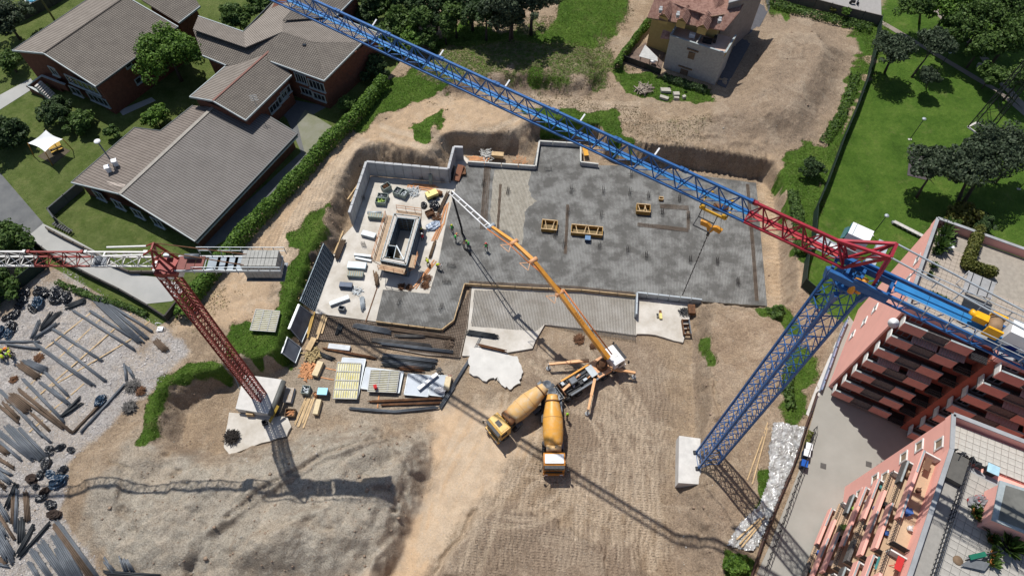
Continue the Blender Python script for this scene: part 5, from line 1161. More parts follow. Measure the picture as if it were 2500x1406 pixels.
wpx(s2, wa, wb, ((725,196),(752,208)), 1.6, 4); wpx(s2, wa, wb, ((758,212),(795,226)), 1.6, 4); wpx(s2, wa, wb, ((738,226),(765,236)), 1.2, 3); wpx(s2, wa, wb, ((768,238),(797,250)), 1.2, 3)
# --- school: middle gabled wing
s3 = thing('school_building', 'middle school wing with grey tile gable roof pointing down left', 'school building')
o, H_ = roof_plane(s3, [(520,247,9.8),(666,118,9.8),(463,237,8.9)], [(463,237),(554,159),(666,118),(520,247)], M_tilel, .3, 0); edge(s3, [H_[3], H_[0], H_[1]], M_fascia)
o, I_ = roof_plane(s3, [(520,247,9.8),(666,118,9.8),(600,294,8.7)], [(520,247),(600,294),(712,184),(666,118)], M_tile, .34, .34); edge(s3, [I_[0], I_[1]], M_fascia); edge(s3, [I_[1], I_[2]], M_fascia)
MB().beam(H_[3] + Vector((0, 0, .05)), H_[2] + Vector((0, 0, .05)), .3, .08).build('ridge', mat('red_flashing', (.2, .1, .08), .8), s3)
ww = [inward(p, (H_[0] + I_[2]) / 2, .7) for p in (H_[0], I_[1], I_[2], H_[1])]
MB().prism([(p.x, p.y) for p in ww], G - .5, 8.5).build('wall', M_brick, s3)
b = MB(); p = at(628, 262, 8.9); b.beam(p, p + Vector((0, 0, 2.2)), .05)
for k in range(4): b.beam(p + Vector((-.5, 0, 1.2 + .3 * k)), p + Vector((.5, .2, 1.2 + .3 * k)), .03)
b.build('aerial', M_steell, s3)
for x, y in ((635,320),(692,245),(700,232),(672,268)):
    u, z = on_wall(x, y, ww[1], ww[2]); window(s3, ww[1], ww[2], u - 1, z, u + 1, z + 1.2, 3)
# --- school: big low hall
s4 = thing('school_hall', 'large low school hall with ribbed grey brown sheet roof', 'school building')
o, R_ = roof_plane(s4, [(292,474,7.6),(521,262,7.6),(174,446,6.5)], [(174,446),(329,312),(392,320),(471,258),(521,262),(292,474)], mat('brown_sheet_roof', (.15, .125, .108), .75, scale=.5, col2=(.205,.175,.152), detail=10), .42, 0, ribh=.045); edge(s4, [R_[5], R_[0]], M_fascia); edge(s4, [R_[0], R_[1], R_[2], R_[3]], M_fasciad)
o, T_ = roof_plane(s4, [(292,474,7.75),(521,262,7.75),(476,589,6.2)], [(292,474),(476,589),(726,326),(648,279),(521,262)], mat('grey_sheet_roof', (.135, .125, .118), .75, scale=.4, col2=(.18,.168,.158), detail=10), .36, 0, ribh=.045); edge(s4, [T_[0], T_[1]], M_fascia); edge(s4, [T_[1], T_[2]], M_fasciad, .2); edge(s4, [T_[2], T_[3]], M_fasciad)
MB().beam(T_[0] + Vector((0, 0, .05)), T_[4] + Vector((0, 0, .05)), .5, .1).build('ridge_flashing', mat('ridge_metal', (.26, .24, .21), .6), s4)
wc = (R_[0] + T_[2]) / 2; wq_ = [inward(p, wc, .9) for p in (R_[0], R_[5], T_[1], T_[2], T_[3], R_[3], R_[2], R_[1])]
MB().prism([(p.x, p.y) for p in wq_], G - .6, [p.z - .3 for p in wq_]).build('wall', M_brick, s4)
b = MB(); a_, c_ = T_[1] + Vector((0, 0, -.5)), T_[2] + Vector((0, 0, -.5)); b.beam(a_.lerp(wc, .01), c_.lerp(wc, .01), .35, .25); b.build('eaves_beam', M_fascia, s4)
for k in range(9): p = wq_[2].lerp(wq_[3], (k + .5) / 9); q = wq_[2].lerp(wq_[3], (k + .92) / 9); u0 = (p - wq_[2]).length; u1 = (q - wq_[2]).length; window(s4, wq_[2], wq_[3], u0, 5.0, u1, 5.7, 2, sill=False)
for k in range(4):
    u0 = 2.0 + k * 3.4; window(s4, wq_[0], wq_[2], u0, 4.2, u0 + 1.6, 5.8, 2)
for x, y, s_ in ((281,398,.55), (264,413,.55)):
    p = at(x, y, 7.6); MB().box(p, (s_, s_, .8), .4).box(p + Vector((0, 0, .45)), (s_ + .15, s_ + .15, .12), .4).build('roof_vent', M_white, s4)
MB().beam(at(258, 446, 7.1), at(305, 454, 7.55), .5, .04).build('roof_patch', mat('pinkish_sheet', (.36, .31, .27), .6), s4)
lampp = thing('street_lamp', 'tall lamp with white disc head rising beside the low hall roof', 'street lamp', at(275, 398, 6.9) - Vector((0, 0, 0)))
MB().tube([(0, 0, -3.3), (0, 0, 4.2)], .09, 8).build('pole', M_steel, lampp); MB().lathe([(0, .1), (.1, .45), (.2, .4), (.3, .1)], (0, 0, 4.1), (0, 0, 1), 14).build('lamp_head', M_white, lampp)
# --- house with terrace
hs = thing('stone_house', 'three storey yellow and grey stone house with red tiled dormers and pink terrace', 'house')
M_stone = mat('grey_stone_wall', (0.31, 0.305, 0.29), 0.9, scale=3.0, col2=(.43, .42, .395), bump=.4, bscale=4)
M_yel = mat('yellow_render', (0.42, 0.31, 0.12), 0.85, var=.08); M_terra = mat('terracotta_tile', (0.20, 0.10, 0.075), 0.85, scale=2.2, col2=(.40, .25, .20), detail=10, thr=(.35, .65))
TT = AT([(1637,88),(1770,131),(1796,88),(1662,47)], 9.6)
MB().prism([(p.x, p.y) for p in TT], G - .5, 9.0).build('stone_wall', M_stone, hs)
MB().prism([(p.x, p.y) for p in TT], 9.0, 9.06).build('terrace_floor', mat('pink_tiles', (.50, .37, .31), .8, var=.1), hs)
for i in (0, 1, 3):
    a, b_ = TT[i], TT[(i + 1) % 4]; a = a.copy(); b_ = b_.copy(); a.z = b_.z = 9.35; MB().beam(a, b_, .2, .7).build('parapet', M_stone if i != 1 else M_yel, hs); a.z = b_.z = 9.73; MB().beam(a, b_, .28, .07).build('coping', M_fascia, hs)
dv1 = TT[0].lerp(TT[1], .47); dv2 = TT[3].lerp(TT[2], .47); dv1.z = dv2.z = 9.4; MB().beam(dv1, dv1.lerp(dv2, .55), .15, .7).build('parapet', M_stone, hs)
for (x, y, w_, h_) in ((1688,136,1.0,1.25), (1670,177,1.25,1.1)):
    u, z = on_wall(x, y, TT[0], TT[1]); L = (TT[1] - TT[0]); d = Vector((L.x, L.y, 0)).normalized(); n = Vector((d.y, -d.x, 0)); c = Vector((TT[0].x, TT[0].y, z)) + d * u
    s = MB().beam(c - d * w_ / 2 + n * .03, c + d * w_ / 2 + n * .03, .1, h_).build('shutter', M_woodd, hs); MB().beam(c - d * w_ * .9 + n * .12 + Vector((0, 0, h_ * .5 + .45)), c + d * w_ * .9 + n * .12 + Vector((0, 0, h_ * .5 + .45)), .25, .18).build('lintel', M_woodd, s)
HB = [at(1578, 113, 3.5), at(1745, 96, 9.06), at(1830, -70, 11.8), at(1650, -110, 11.8)]
MB().prism([(p.x, p.y) for p in HB], G - .5, 11.5).build('wall', M_yel, hs)
def tiled(parent, three, poly, name='roof'):
    o, P = roof_plane(parent, three, poly, M_terra, .24, 0, name, .16, .08, M_terra); edge(parent, [P[0], P[1]], M_woodd, .1, .18, 'gutter'); return P
tiled(hs, [(1580,43,11.8),(1768,75,11.6),(1640,7,13.4)], [(1580,43),(1700,64),(1768,75),(1806,30),(1737,41),(1683,23),(1640,7),(1606,-22)])
tiled(hs, [(1640,7,13.4),(1737,41,13.2),(1850,-60,11.6)], [(1737,41),(1806,30),(1850,-60),(1680,-130),(1600,-30),(1640,7),(1683,23)])
for x, y, w in ((1629,40,1), (1673,50,1), (1724,66,1), (1699,14,.9), (1752,30,.9)):
    # small gabled dormer, ridge running back up the roof
    f = at(x - 8, y - 2, 12.7); bk = f + Vector((1.0, 2.2, .5)); d = (bk - f).normalized(); s = Vector((d.y, -d.x, 0)).normalized() * .85
    dm = MB(); P = [f - s - Vector((0, 0, .5)), f + s - Vector((0, 0, .5)), bk + s - Vector((0, 0, .35)), bk - s - Vector((0, 0, .35))]
    dm.add([P[0], f + Vector((0, 0, .25)), bk + Vector((0, 0, .3)), P[3]], [(0, 1, 2, 3)]).add([f + Vector((0, 0, .25)), P[1], P[2], bk + Vector((0, 0, .3))], [(0, 1, 2, 3)])
    o = dm.build('dormer_roof', M_terra, hs); r = MB()
    for k in range(9):
        t_ = k / 8
        for sg, e in ((-1, P[0]), (1, P[1])):
            a = (f + Vector((0, 0, .25))).lerp(bk + Vector((0, 0, .3)), t_) + Vector((0, 0, .05)); e2 = (P[0] if sg < 0 else P[1]).lerp(P[3] if sg < 0 else P[2], t_) + Vector((0, 0, .05)); r.beam(a, e2, .12, .07)
    r.build('roof_ribs', M_terra, o)['kind'] = 'stuff'
    MB().add([P[0] + d * .35, P[1] + d * .35, f + Vector((0, 0, .2)) + d * .35], [(0, 1, 2)]).build('dormer_gable', M_yel, hs); c = f + d * .3 - Vector((0, 0, 1.1)); MB().beam(c - s * .8, c + s * .8, .15, 1.2).build('dormer_wall', M_yel, hs)
for x, y in ((1613,24),(1655,36),(1757,50)): MB().box(at(x, y, 13.4), (.4, .4, .9)).box(at(x, y, 13.9), (.5, .5, .12)).build('chimney', M_concd, hs)
MB().box(at(1690, 87, 9.5), (.9, .5, .7), -.3).build('air_conditioner', M_white, hs); MB().box(at(1727, 100, 9.4), (1.4, .7, .6), -.3).build('bench_box', M_dark, hs); MB().box(at(1746, 96, 9.5), (.4, 1.0, .8), -.3).build('cabinet', M_dark, hs)
porch = MB().slab(AT([(1619,73,9.6),(1642,80,9.6),(1636,96,8.9),(1612,94,8.9)]), .1).build('porch_roof', M_terra, hs)
cn = thing('garden_canopy', 'pale grey sail canopy over the patio left of the stone house', 'canopy'); MB().slab(AT([(1575,110,6.2),(1605,140,5.6),(1606,150,5.4),(1560,138,5.6)]), .06).build('canopy_sheet', mat('canopy_cloth', (.5, .5, .48), .8), cn)
for x, y in ((1562,150),(1585,158),(1605,160)): p = at(x, y, G); MB().beam(p, p + Vector((0, 0, 2)), .1).build('post', M_woodd, cn)
sheet('patio', [(1575,105),(1625,120),(1612,182),(1520,150),(1530,140)], G + .06, mat('patio_brown', (.14, .10, .08), .85, var=.3), .3)
tag(MB().lathe([(0, .05), (.7, .05), (.7, .45), (.75, .5)], at(1592, 158, G), (0, 0, 1), 16).build('garden_table', M_white), 'round white table on the patio of the stone house', 'table')
def fence(name, pts, z, h, m, label, cat='fence', post=2.5, th=.05, pm=None, panelname='mesh_panel', bottom=0):
    t = thing(name, label, cat); P = AT(pts, z)
    for a, b_ in zip(P[:-1], P[1:]):
        n = max(1, round((b_ - a).length / post))
        for k in range(n):
            p, q = a.lerp(b_, k / n), a.lerp(b_, (k + 1) / n - .01); p.z = q.z = z + h / 2 + bottom; MB().beam(p, q, th, h - .08).build(panelname, m, t)
            MB().beam((p.x, p.y, z - .2), (p.x, p.y, z + h + .08), .09).build('post', pm or M_dark, t)
    return t
fence('garden_fence', [(1521,150),(1575,170),(1612,184)], G, 1.2, M_dark, 'low dark fence round the patio of the stone house')
tl = thing('tall_building', 'taller plain beige building rising behind the stone house at the top edge', 'building')
hp_ = AT([(1780,8),(1812,-2),(1880,-60),(1800,-90)], 14)
MB().prism([(p.x, p.y) for p in hp_], G - .5, 14).build('wall', mat('beige_render', (.30, .25, .22), .85), tl); MB().prism(inset([(p.x, p.y) for p in hp_], -.3), 14, 14.2).build('roof', M_concd, tl)
# --- pink apartment blocks
M_pink = mat('pink_render', (0.80, 0.41, 0.345), 0.85, var=.05, scale=.4); M_pinkd = mat('deep_red_render', (0.30, 0.09, 0.063), 0.85, var=.08, scale=.5)  # red render darkened for the facade's shade; the return wall has the lit copy
M_pebble = mat('dark_pebble_panel', (0.05, 0.045, 0.045), 0.9, scale=8, col2=(.16, .15, .145)); M_white2 = mat('white_sill', (.62, .62, .6), .7)
M_awn = mat('awning_stripe', (.30, .20, .19), .85, var=.1)
def ptile(parent, P0, dx, dy, nx, ny, s, z, m, skip=None):
    me_ = MB().box((0, 0, 0), (s - .03, s - .03, .05)).mesh('floor_tile', m); a = math.atan2(dx.y, dx.x)
    for i in range(nx):
        for j in range(ny):
            if skip and skip(i, j): continue
            p = P0 + dx * (s * (i + .5)) + dy * (s * (j + .5)); link('floor_tile', me_, parent, (p.x, p.y, z + rnd.uniform(-.006, .006)), (0, 0, a))
b1 = thing('apartment_block', 'upper pink apartment block with shaded balconies and a planted roof terrace', 'apartment block')
ZT1 = 22.6; c1 = (at(2299, 524, ZT1) * .75 + at(2070, 779, G) * .25); c2 = (at(2218, 749, ZT1) * .75 + at(2014, 943, G) * .25); c1.z = c2.z = 0
fd = Vector((math.cos(math.radians(-27)), math.sin(math.radians(-27)), 0)); bd = (c1 - c2).normalized(); fn = Vector((fd.y, -fd.x, 0))
if fn.y > 0: fn = -fn
fl = 8.6; c3 = c2 + fd * fl; c4 = c3 + fn * 1.3; c5 = c4 + fd * 26; 
MB().prism([(p.x, p.y) for p in (c2, c3, c3 + bd * 10.5 + fd * 1, c1)], G - .5, ZT1 - 1.1).build('wall', M_pink, b1)
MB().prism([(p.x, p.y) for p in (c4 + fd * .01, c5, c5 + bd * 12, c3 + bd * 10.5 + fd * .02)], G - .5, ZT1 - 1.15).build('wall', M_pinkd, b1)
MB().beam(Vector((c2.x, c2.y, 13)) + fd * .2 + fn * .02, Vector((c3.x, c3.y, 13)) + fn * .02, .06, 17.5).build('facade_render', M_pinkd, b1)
for a, b_ in ((c2, c1), (c2, c3), (c3, c4), (c4, c5), (c1, c1 + fd * 30)):
    p, q = a.copy(), b_.copy(); p.z = q.z = ZT1 - .55; MB().beam(p, q, .22, 1.1).build('parapet', M_pink, b1); p.z = q.z = ZT1 + .03; MB().beam(p, q, .32, .08).build('coping', M_concd, b1)
for x, y in ((2241,634),(2216,685),(2166,722),(2137,754),(2111,786),(2082,818),(2056,848)):
    u, z = on_wall(x, y, c2, c1); window(b1, c2, c1, u - .45, z - .5, u + .45, z + .5, 1, frame=M_white2, sill=False, glass=M_concd, outs=-1)
MB().prism([(p.x, p.y) for p in (c2 + fd * .2 + bd * .2, c2 + fd * 12, c1 + fd * 10.5 - bd * .2, c1 + fd * .2 - bd * .2)], ZT1 - 1.3, ZT1 - 1.06).build('terrace_slab', mat('terrace_screed', (.30, .27, .23), .85), b1)
# floor of the roof terrace, tile by tile
tz = ZT1 - 1.0
ptile(b1, Vector((c2.x, c2.y, 0)) + bd * .3 + fd * .25, fd, bd, 9, 19, .5, tz, mat('terrace_tile', (.36, .31, .26), .8, var=.1, scale=.6))
ptile(b1, Vector((c2.x, c2.y, 0)) + bd * .3 + fd * 7.6, fd, bd, 8, 12, .5, tz, MATS['terrace_tile'], lambda i, j: i < 0)
MB().prism([(p.x, p.y) for p in (c2 + fd * 12, c2 + fd * 34, c1 + fd * 34, c1 + fd * 10.5)], tz, tz + 2.4).build('penthouse', mat('penthouse_grey', (.20, .215, .215), .7, var=.08), b1)
pr_ = [c2 + fd * 11.6, c2 + fd * 34, c1 + fd * 34, c1 + fd * 10.1]; MB().prism([(p.x, p.y) for p in pr_], tz + 2.41, tz + 2.6).build('flat_roof', mat('flat_roof_grey', (.215, .235, .235), .7, var=.08, scale=.6), b1)
for k in range(4): p, q = pr_[0].lerp(pr_[1], k / 5 + .15), pr_[3].lerp(pr_[2], k / 5 + .15); p = p.copy(); q = q.copy(); p.z = q.z = tz + 2.63; MB().beam(p, q, .06, .05).build('roof_seam', M_concd, b1)
# balconies
M_pinks = mat('muted_pink_panel', (.50, .235, .195), .85, var=.08)  # same pink as the walls, darkened for the shade on the balcony front
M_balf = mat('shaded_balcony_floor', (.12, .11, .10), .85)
def balcony(parent, o, d, n, u0, u1, z, depth, panels, side=True, floor=None, awning=None, win=True, wall_m=None, ph_=.95, pt_=.12):
    """o corner of facade, d along, n outward"""
    W = lambda u, e, zz: Vector((o.x, o.y, 0)) + d * u + n * e + Vector((0, 0, zz))
    b = MB(); b.beam(W(u0, depth / 2, z - .1), W(u1, depth / 2, z - .1), depth, .18, up=(0, 0, 1)); bl = b.build('balcony', floor or M_conc, parent)
    w = (u1 - u0) / len(panels)
    for k, pm in enumerate(panels):
        if pm is None: continue
        e = depth - (.05 if k % 2 == 0 or pt_ > .2 else .22); h = ph_ if k % 2 == 0 or pt_ > .2 else ph_ - .2
        MB().beam(W(u0 + w * k + .01, e, z + h / 2 - .1), W(u0 + w * (k + 1) - .01, e, z + h / 2 - .1), pt_, h).build('parapet_panel', pm, bl)
        if k % 2 == 0: MB().beam(W(u0 + w * k, e, z + h - .08), W(u0 + w * (k + 1), e, z + h - .08), .18 if pt_ < .2 else .14, .06).build('coping', M_fascia, bl)
    if side:
        MB().beam(W(u0 + .06, .05, z + .4), W(u0 + .06, depth - .12, z + .4), .12, .9).build('side_panel', M_white2, bl); MB().beam(W(u1 - .06, .05, z + .4), W(u1 - .06, depth - .12, z + .4), .05, .9).build('side_rail', M_dark, bl)
    if awning:
        for a0_, a1_ in awning:
            m = MB(); n_ = 10
            for k in range(n_):
                x0, x1 = lerp(a0_, a1_, k / n_), lerp(a0_, a1_, (k + 1) / n_); xm = (x0 + x1) / 2
                m.add([W(x0, .1, z + 2.3), W(xm, .1, z + 2.36), W(xm, depth + .25, z + 1.76), W(x0, depth + .25, z + 1.7)], [(0, 1, 2, 3)]); m.add([W(xm, .1, z + 2.36), W(x1, .1, z + 2.3), W(x1, depth + .25, z + 1.7), W(xm, depth + .25, z + 1.76)], [(0, 1, 2, 3)])
            m.build('awning', M_awn, bl)
    if win:
        P = Vector((o.x, o.y, 0)); Q = P + d * 10; sgn = 1 if Vector((d.y, -d.x, 0)).dot(n) > 0 else -1
        for k in range(max(1, int((u1 - u0) / 3.3))):
            c_ = u0 + 1.2 + k * 3.4
            if c_ + .6 < u1: window(parent, P, Q, c_ - .6, z + .1, c_ + .6, z + 2.1, 2, frame=M_concd, sill=False, outs=sgn)
    return bl
for k in range(7):
    z = G + .9 + 2.72 * k
    aw = {5: [(2.0, 4.4), (4.6, 7.0)], 3: [(1.2, 3.4), (4.2, 6.6)], 6: None}.get(k)
    balcony(b1, c2, fd, fn, .35, 6.7, z, 1.35, [M_pinks, M_pebble, M_pinks], awning=aw, ph_=1.3, floor=M_balf)
    # dark metal loggia by the step
    W = lambda u, e, zz: Vector((c2.x, c2.y, 0)) + fd * u + fn * e + Vector((0, 0, zz)); b = MB()
    for zz in (z + .05, z + .5, z + .95): b.beam(W(6.9, 1.5, zz), W(8.4, 1.5, zz), .05)
    for q in range(9): b.beam(W(6.9 + 1.5 * q / 8, 1.5, z), W(6.9 + 1.5 * q / 8, 1.5, z + .95), .03)
    b.beam(W(6.9, .1, z - .05), W(6.9, 1.5, z - .05), .06); bb = MB().beam(W(6.9, .75, z - .08), W(8.5, .75, z - .08), 1.5, .1).build('loggia', M_dark, b1); b.build('railing', M_dark, bb)
    for r_ in range(2):
        balcony(b1, c4, fd, fn, .5 + 8.0 * r_, 7.4 + 8.0 * r_, z + .25, 1.35, [M_pinks, M_pebble, M_pinks], ph_=1.3, floor=M_balf, side=(r_ == 0), awning=[(3.4, 6.4)] if (k, r_) in ((5, 0), (4, 1), (3, 0)) else None)
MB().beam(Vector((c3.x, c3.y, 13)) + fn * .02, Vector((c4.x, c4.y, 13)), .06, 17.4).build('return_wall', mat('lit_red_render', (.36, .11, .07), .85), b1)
dsh = at(2181, 788, 21.5); ds_ = thing('satellite_dish', 'white satellite dish at the upper corner of the pink block', 'satellite dish', dsh); MB().lathe([(0, .05), (.05, .3), (.14, .5)], (0, 0, 0), (-.4, -.5, .75), 20).build('dish', M_white, ds_); MB().beam((0, 0, 0), (.3, .3, -.7), .06).build('arm', M_dark, ds_)
# lower block
b2 = thing('apartment_block', 'lower pink apartment block with sunlit balcony rows and paved roof terrace', 'apartment block')
ZT2 = 25.4; a_g = (at(2336, 1005, ZT2) + at(2057, 1192, G)) / 2; b_g = (at(2321, 1097, ZT2) + at(2057, 1253, G)) / 2; a_g.z = b_g.z = 0
d2 = Vector((-6.13, -9.36, 0)).normalized(); n2 = Vector((-d2.y, d2.x, 0)); n2 = n2 if n2.x < 0 else -n2
e2 = b_g + d2 * 26; r1 = Vector((math.cos(math.radians(-25)), math.sin(math.radians(-25)), 0))
MB().prism([(p.x, p.y) for p in (a_g, b_g, b_g + r1 * 30, a_g + r1 * 30)], G - .5, ZT2 - 1.1).build('wall', M_pink, b2)
MB().prism([(p.x, p.y) for p in (b_g - d2 * .0, e2, e2 + r1 * 30, b_g + r1 * 29.9)], G - .5, ZT2 - 1.2).build('wall', M_pink, b2)
tz2 = ZT2 - 1.05
for a, b_ in ((a_g, b_g), (b_g, e2), (a_g, a_g + r1 * 30)):
    p, q = a.copy(), b_.copy(); p.z = q.z = ZT2 - .6; MB().beam(p, q, .25, 1.0).build('parapet', M_pink, b2); p.z = q.z = ZT2 - .06; MB().beam(p, q, .36, .08).build('coping', M_concd, b2)
for x, y in ((2244,1090),(2206,1117),(2136,1170),(2098,1207),(2292,1085),(2160,1165)):
    u, z = on_wall(x, y, a_g, b_g); window(b2, a_g, b_g, max(.25, u - .42), z - .5, min(2.6, u + .42), z + .75, 1, frame=M_white2, sill=False, glass=mat('ochre_blind', (.30, .22, .15), .8), outs=1 if Vector((b_g.y - a_g.y, a_g.x - b_g.x, 0)).x < 0 else -1)
M_floor = mat('tan_balcony_floor', (0.46, 0.33, 0.22), 0.85, var=.12, scale=1)
M_cl = [mat('cloth_' + n_, c_, .9) for n_, c_ in (('red', (.45, .03, .03)), ('pink', (.5, .25, .35)), ('white', (.6, .6, .6)), ('blue', (.05, .12, .35)), ('lime', (.3, .5, .1)), ('brown', (.15, .08, .05)), ('black', (.02, .02, .02)), ('teal', (.05, .2, .2)))]
pats = [[M_pink, M_pink, None, M_pebble], [None, M_pink, M_pink, M_pink], [M_pebble, None, M_pink, M_pink], [M_pink, M_pink, M_pink, None]]
for k in range(8):
    z = G + .7 + 2.72 * k; W = lambda u, e, zz: Vector((b_g.x, b_g.y, 0)) + d2 * u + n2 * e + Vector((0, 0, zz))
    for r_ in range(2):
        u0 = .6 + 9.2 * r_; bl = balcony(b2, b_g, d2, n2, u0, u0 + 8.6, z, 1.45, pats[(k + 2 * r_) % 4], floor=M_floor, win=(k % 2 == 0), pt_=.24)
        b = MB()
        gi_ = pats[(k + 2 * r_) % 4].index(None); g0, g1 = u0 + 2.15 * gi_, u0 + 2.15 * (gi_ + 1)
        for zz in (z + .45, z + .9): b.beam(W(g0, 1.38, zz), W(g1, 1.38, zz), .04)
        for q in range(9): b.beam(W(lerp(g0, g1, q / 8), 1.38, z), W(lerp(g0, g1, q / 8), 1.38, z + .9), .025)
        b.build('railing', M_dark, bl)
        if r_ == 0 or k > 3:
            for q in range(4):
                u = u0 + .8 + 2.1 * q + rnd.uniform(-.5, .5); tcat = rnd.choice(['pot', 'box', 'rack']); cm = rnd.choice(M_cl); p = W(u, rnd.uniform(.3, 1.0), z); nm = {'pot': 'plant_pot', 'box': 'storage_box', 'rack': 'drying_rack'}[tcat]
                if tcat == 'pot': o = MB().lathe([(0, .15), (.35, .22)], (0, 0, 0), (0, 0, 1), 10).add(*[[(Vector((math.cos(a) * .3, math.sin(a) * .3, .55)) * (1 if i_ % 2 else .5)).to_tuple() for i_, a in enumerate([.7 * j for j in range(9)])], [(0, 1, 2), (3, 4, 5), (6, 7, 8)]]).build(nm, cm)
                elif tcat == 'box': o = MB().box((0, 0, .25), (.6, .4, .5), rnd.uniform(0, 3)).box((0, 0, .53), (.64, .44, .06)).build(nm, cm)
                else:
                    o = MB().box((0, 0, .85), (1.1, .5, .03), math.atan2(d2.y, d2.x)).beam((-.4, 0, 0), (.4, 0, .85), .04).beam((.4, 0, 0), (-.4, 0, .85), .04).build(nm, cm)
                o.location = p; cn_ = cm.name.split('_')[-1]; lv = ['ground', 'first', 'second', 'third', 'fourth', 'fifth', 'sixth', 'top'][k]
                tag(o, '%s %s, %s along the %s floor %s balcony of the lower block' % (cn_, nm.replace('_', ' '), ('nearest the corner', 'second', 'third', 'last')[q], lv, ('upper', 'lower')[r_]), nm.replace('_', ' '), 'belongings on the balconies of the lower block')
# roof of the lower block
M_slab2 = mat('roof_paving', (0.36, 0.345, 0.315), 0.85, var=.16, scale=.9)
rp = -n2
MB().prism([(p.x, p.y) for p in (b_g + rp * .3, e2 + rp * .3, e2 + rp * 14, b_g + rp * 14)], tz2 - .2, tz2 - .04).build('roof_screed', M_concd, b2)
ptile(b2, Vector((b_g.x, b_g.y, 0)) + rp * 1.6 + d2 * .5, rp, d2, 16, 24, .62, tz2, M_slab2)
ptile(b2, Vector((a_g.x, a_g.y, 0)) + r1 * .5 + Vector((-r1.y * -1, -r1.x, 0)) * .35, r1, Vector((r1.y, -r1.x, 0)), 22, 5, .55, tz2 + .12, mat('pale_roof_paving', (.44, .42, .38), .85, var=.15, scale=1.2))
p, q = b_g + r1 * .9, e2 + r1 * .9; p = p.copy(); q = q.copy(); p.z = q.z = tz2 + .1; MB().beam(p, q, 1.3, .2).build('roof_kerb', mat('kerb_grey', (.28, .27, .25), .85, var=.1), b2)
b = MB(); p, q = b_g + r1 * 1.62, e2 + r1 * 1.62; n_ = 60
for zz in (.3, .75, 1.1): b.beam((p.x, p.y, tz2 + zz), (q.x, q.y, tz2 + zz), .05)
for k in range(n_ + 1): c = p.lerp(q, k / n_); b.beam((c.x, c.y, tz2), (c.x, c.y, tz2 + 1.1), .04)
b.build('roof_railing', M_dark, b2)
p, q = b_g + d2 * .9 + r1 * .2, b_g + d2 * .9 + r1 * 1.5; MB().box((b_g + d2 * 1.4 + r1 * .9 + Vector((0, 0, tz2 + .5))), (1.2, 2.4, .7), math.atan2(d2.y, d2.x) + math.pi / 2).build('hatch_box', mat('hatch_brown', (.10, .095, .085), .6), b2)
for pts in ([(2420,1262),(2500,1300)],): pass
ph = AT([(2429,1268),(2448,1178),(2640,1240),(2620,1345)], tz2 + 2.4)
MB().prism([(p.x, p.y) for p in ph], tz2, tz2 + 2.3).build('penthouse', M_pink, b2); MB().prism(inset([(p.x, p.y) for p in ph], -.25), tz2 + 2.3, tz2 + 2.42).build('penthouse_roof', M_fascia, b2); MB().prism(inset([(p.x, p.y) for p in ph], .25), tz2 + 2.425, tz2 + 2.46).build('glass_roof', mat('smoked_roof', (.13, .13, .118), .75, var=.25, scale=.8), b2)
def pot(x, y, z, r, m, label, plant=True, cat='plant pot'):
    t = thing('plant_pot', label, cat, at(x, y, z)); MB().lathe([(0, r * .7), (r * 1.2, r), (r * 1.25, r), (r * 1.25, r * .85), (r * .9, r * .8)], (0, 0, 0), (0, 0, 1), 14).build('pot', m, t)
    if plant:
        b = MB(); R_2 = random.Random(int(x * 3 + y))
        for k in range(70):
            a = R_2.uniform(0, 6.3); e = R_2.uniform(.2, 1); v = Vector((math.cos(a) * e, math.sin(a) * e, R_2.uniform(.5, 1.3))) * r * 2.2; s_v = Vector((-math.sin(a), math.cos(a), 0)) * r * .35
            b.add([v * .5 - s_v, v * .5 + s_v, v + s_v * .3, v - s_v * .3], [(0, 1, 2, 3)])
        b.build('foliage', LEAF[0], t)
    return t
LEAF = [None]
# ---------------- vegetation ----------------
def leafmat(name, c1, c2, c3):
    m = bpy.data.materials.new(name); m.use_nodes = True; N = m.node_tree.nodes; L = m.node_tree.links; b = N['Principled BSDF']
    b.inputs['Roughness'].default_value = .6; b.inputs['Specular IOR Level'].default_value = .25
    tc = N.new('ShaderNodeTexCoord'); no = N.new('ShaderNodeTexNoise'); no.inputs['Scale'].default_value = 1.1; no.inputs['Detail'].default_value = 5; no.inputs['Roughness'].default_value = .8; L.new(tc.outputs['Object'], no.inputs['Vector'])
    gi = N.new('ShaderNodeNewGeometry'); mx_ = N.new('ShaderNodeMath'); mx_.operation = 'MULTIPLY_ADD'; L.new(gi.outputs['Random Per Island'], mx_.inputs[0]); mx_.inputs[1].default_value = .55; mm = N.new('ShaderNodeMath'); mm.operation = 'MULTIPLY'; mm.inputs[1].default_value = .62; L.new(no.outputs['Fac'], mm.inputs[0]); L.new(mm.outputs[0], mx_.inputs[2])
    r = N.new('ShaderNodeValToRGB'); L.new(mx_.outputs[0], r.inputs[0]); e = r.color_ramp.elements; e[0].position = .3; e[0].color = (*c1, 1); e[1].position = .85; e[1].color = (*c3, 1); x = e.new(.58); x.color = (*c2, 1)
    L.new(r.outputs[0], b.inputs['Base Color'])
    tr = N.new('ShaderNodeBsdfTranslucent'); L.new(r.outputs[0], tr.inputs[0]); ms = N.new('ShaderNodeMixShader'); ms.inputs[0].default_value = .3; L.new(b.outputs[0], ms.inputs[1]); L.new(tr.outputs[0], ms.inputs[2]); L.new(ms.outputs[0], N['Material Output'].inputs[0])
    return m
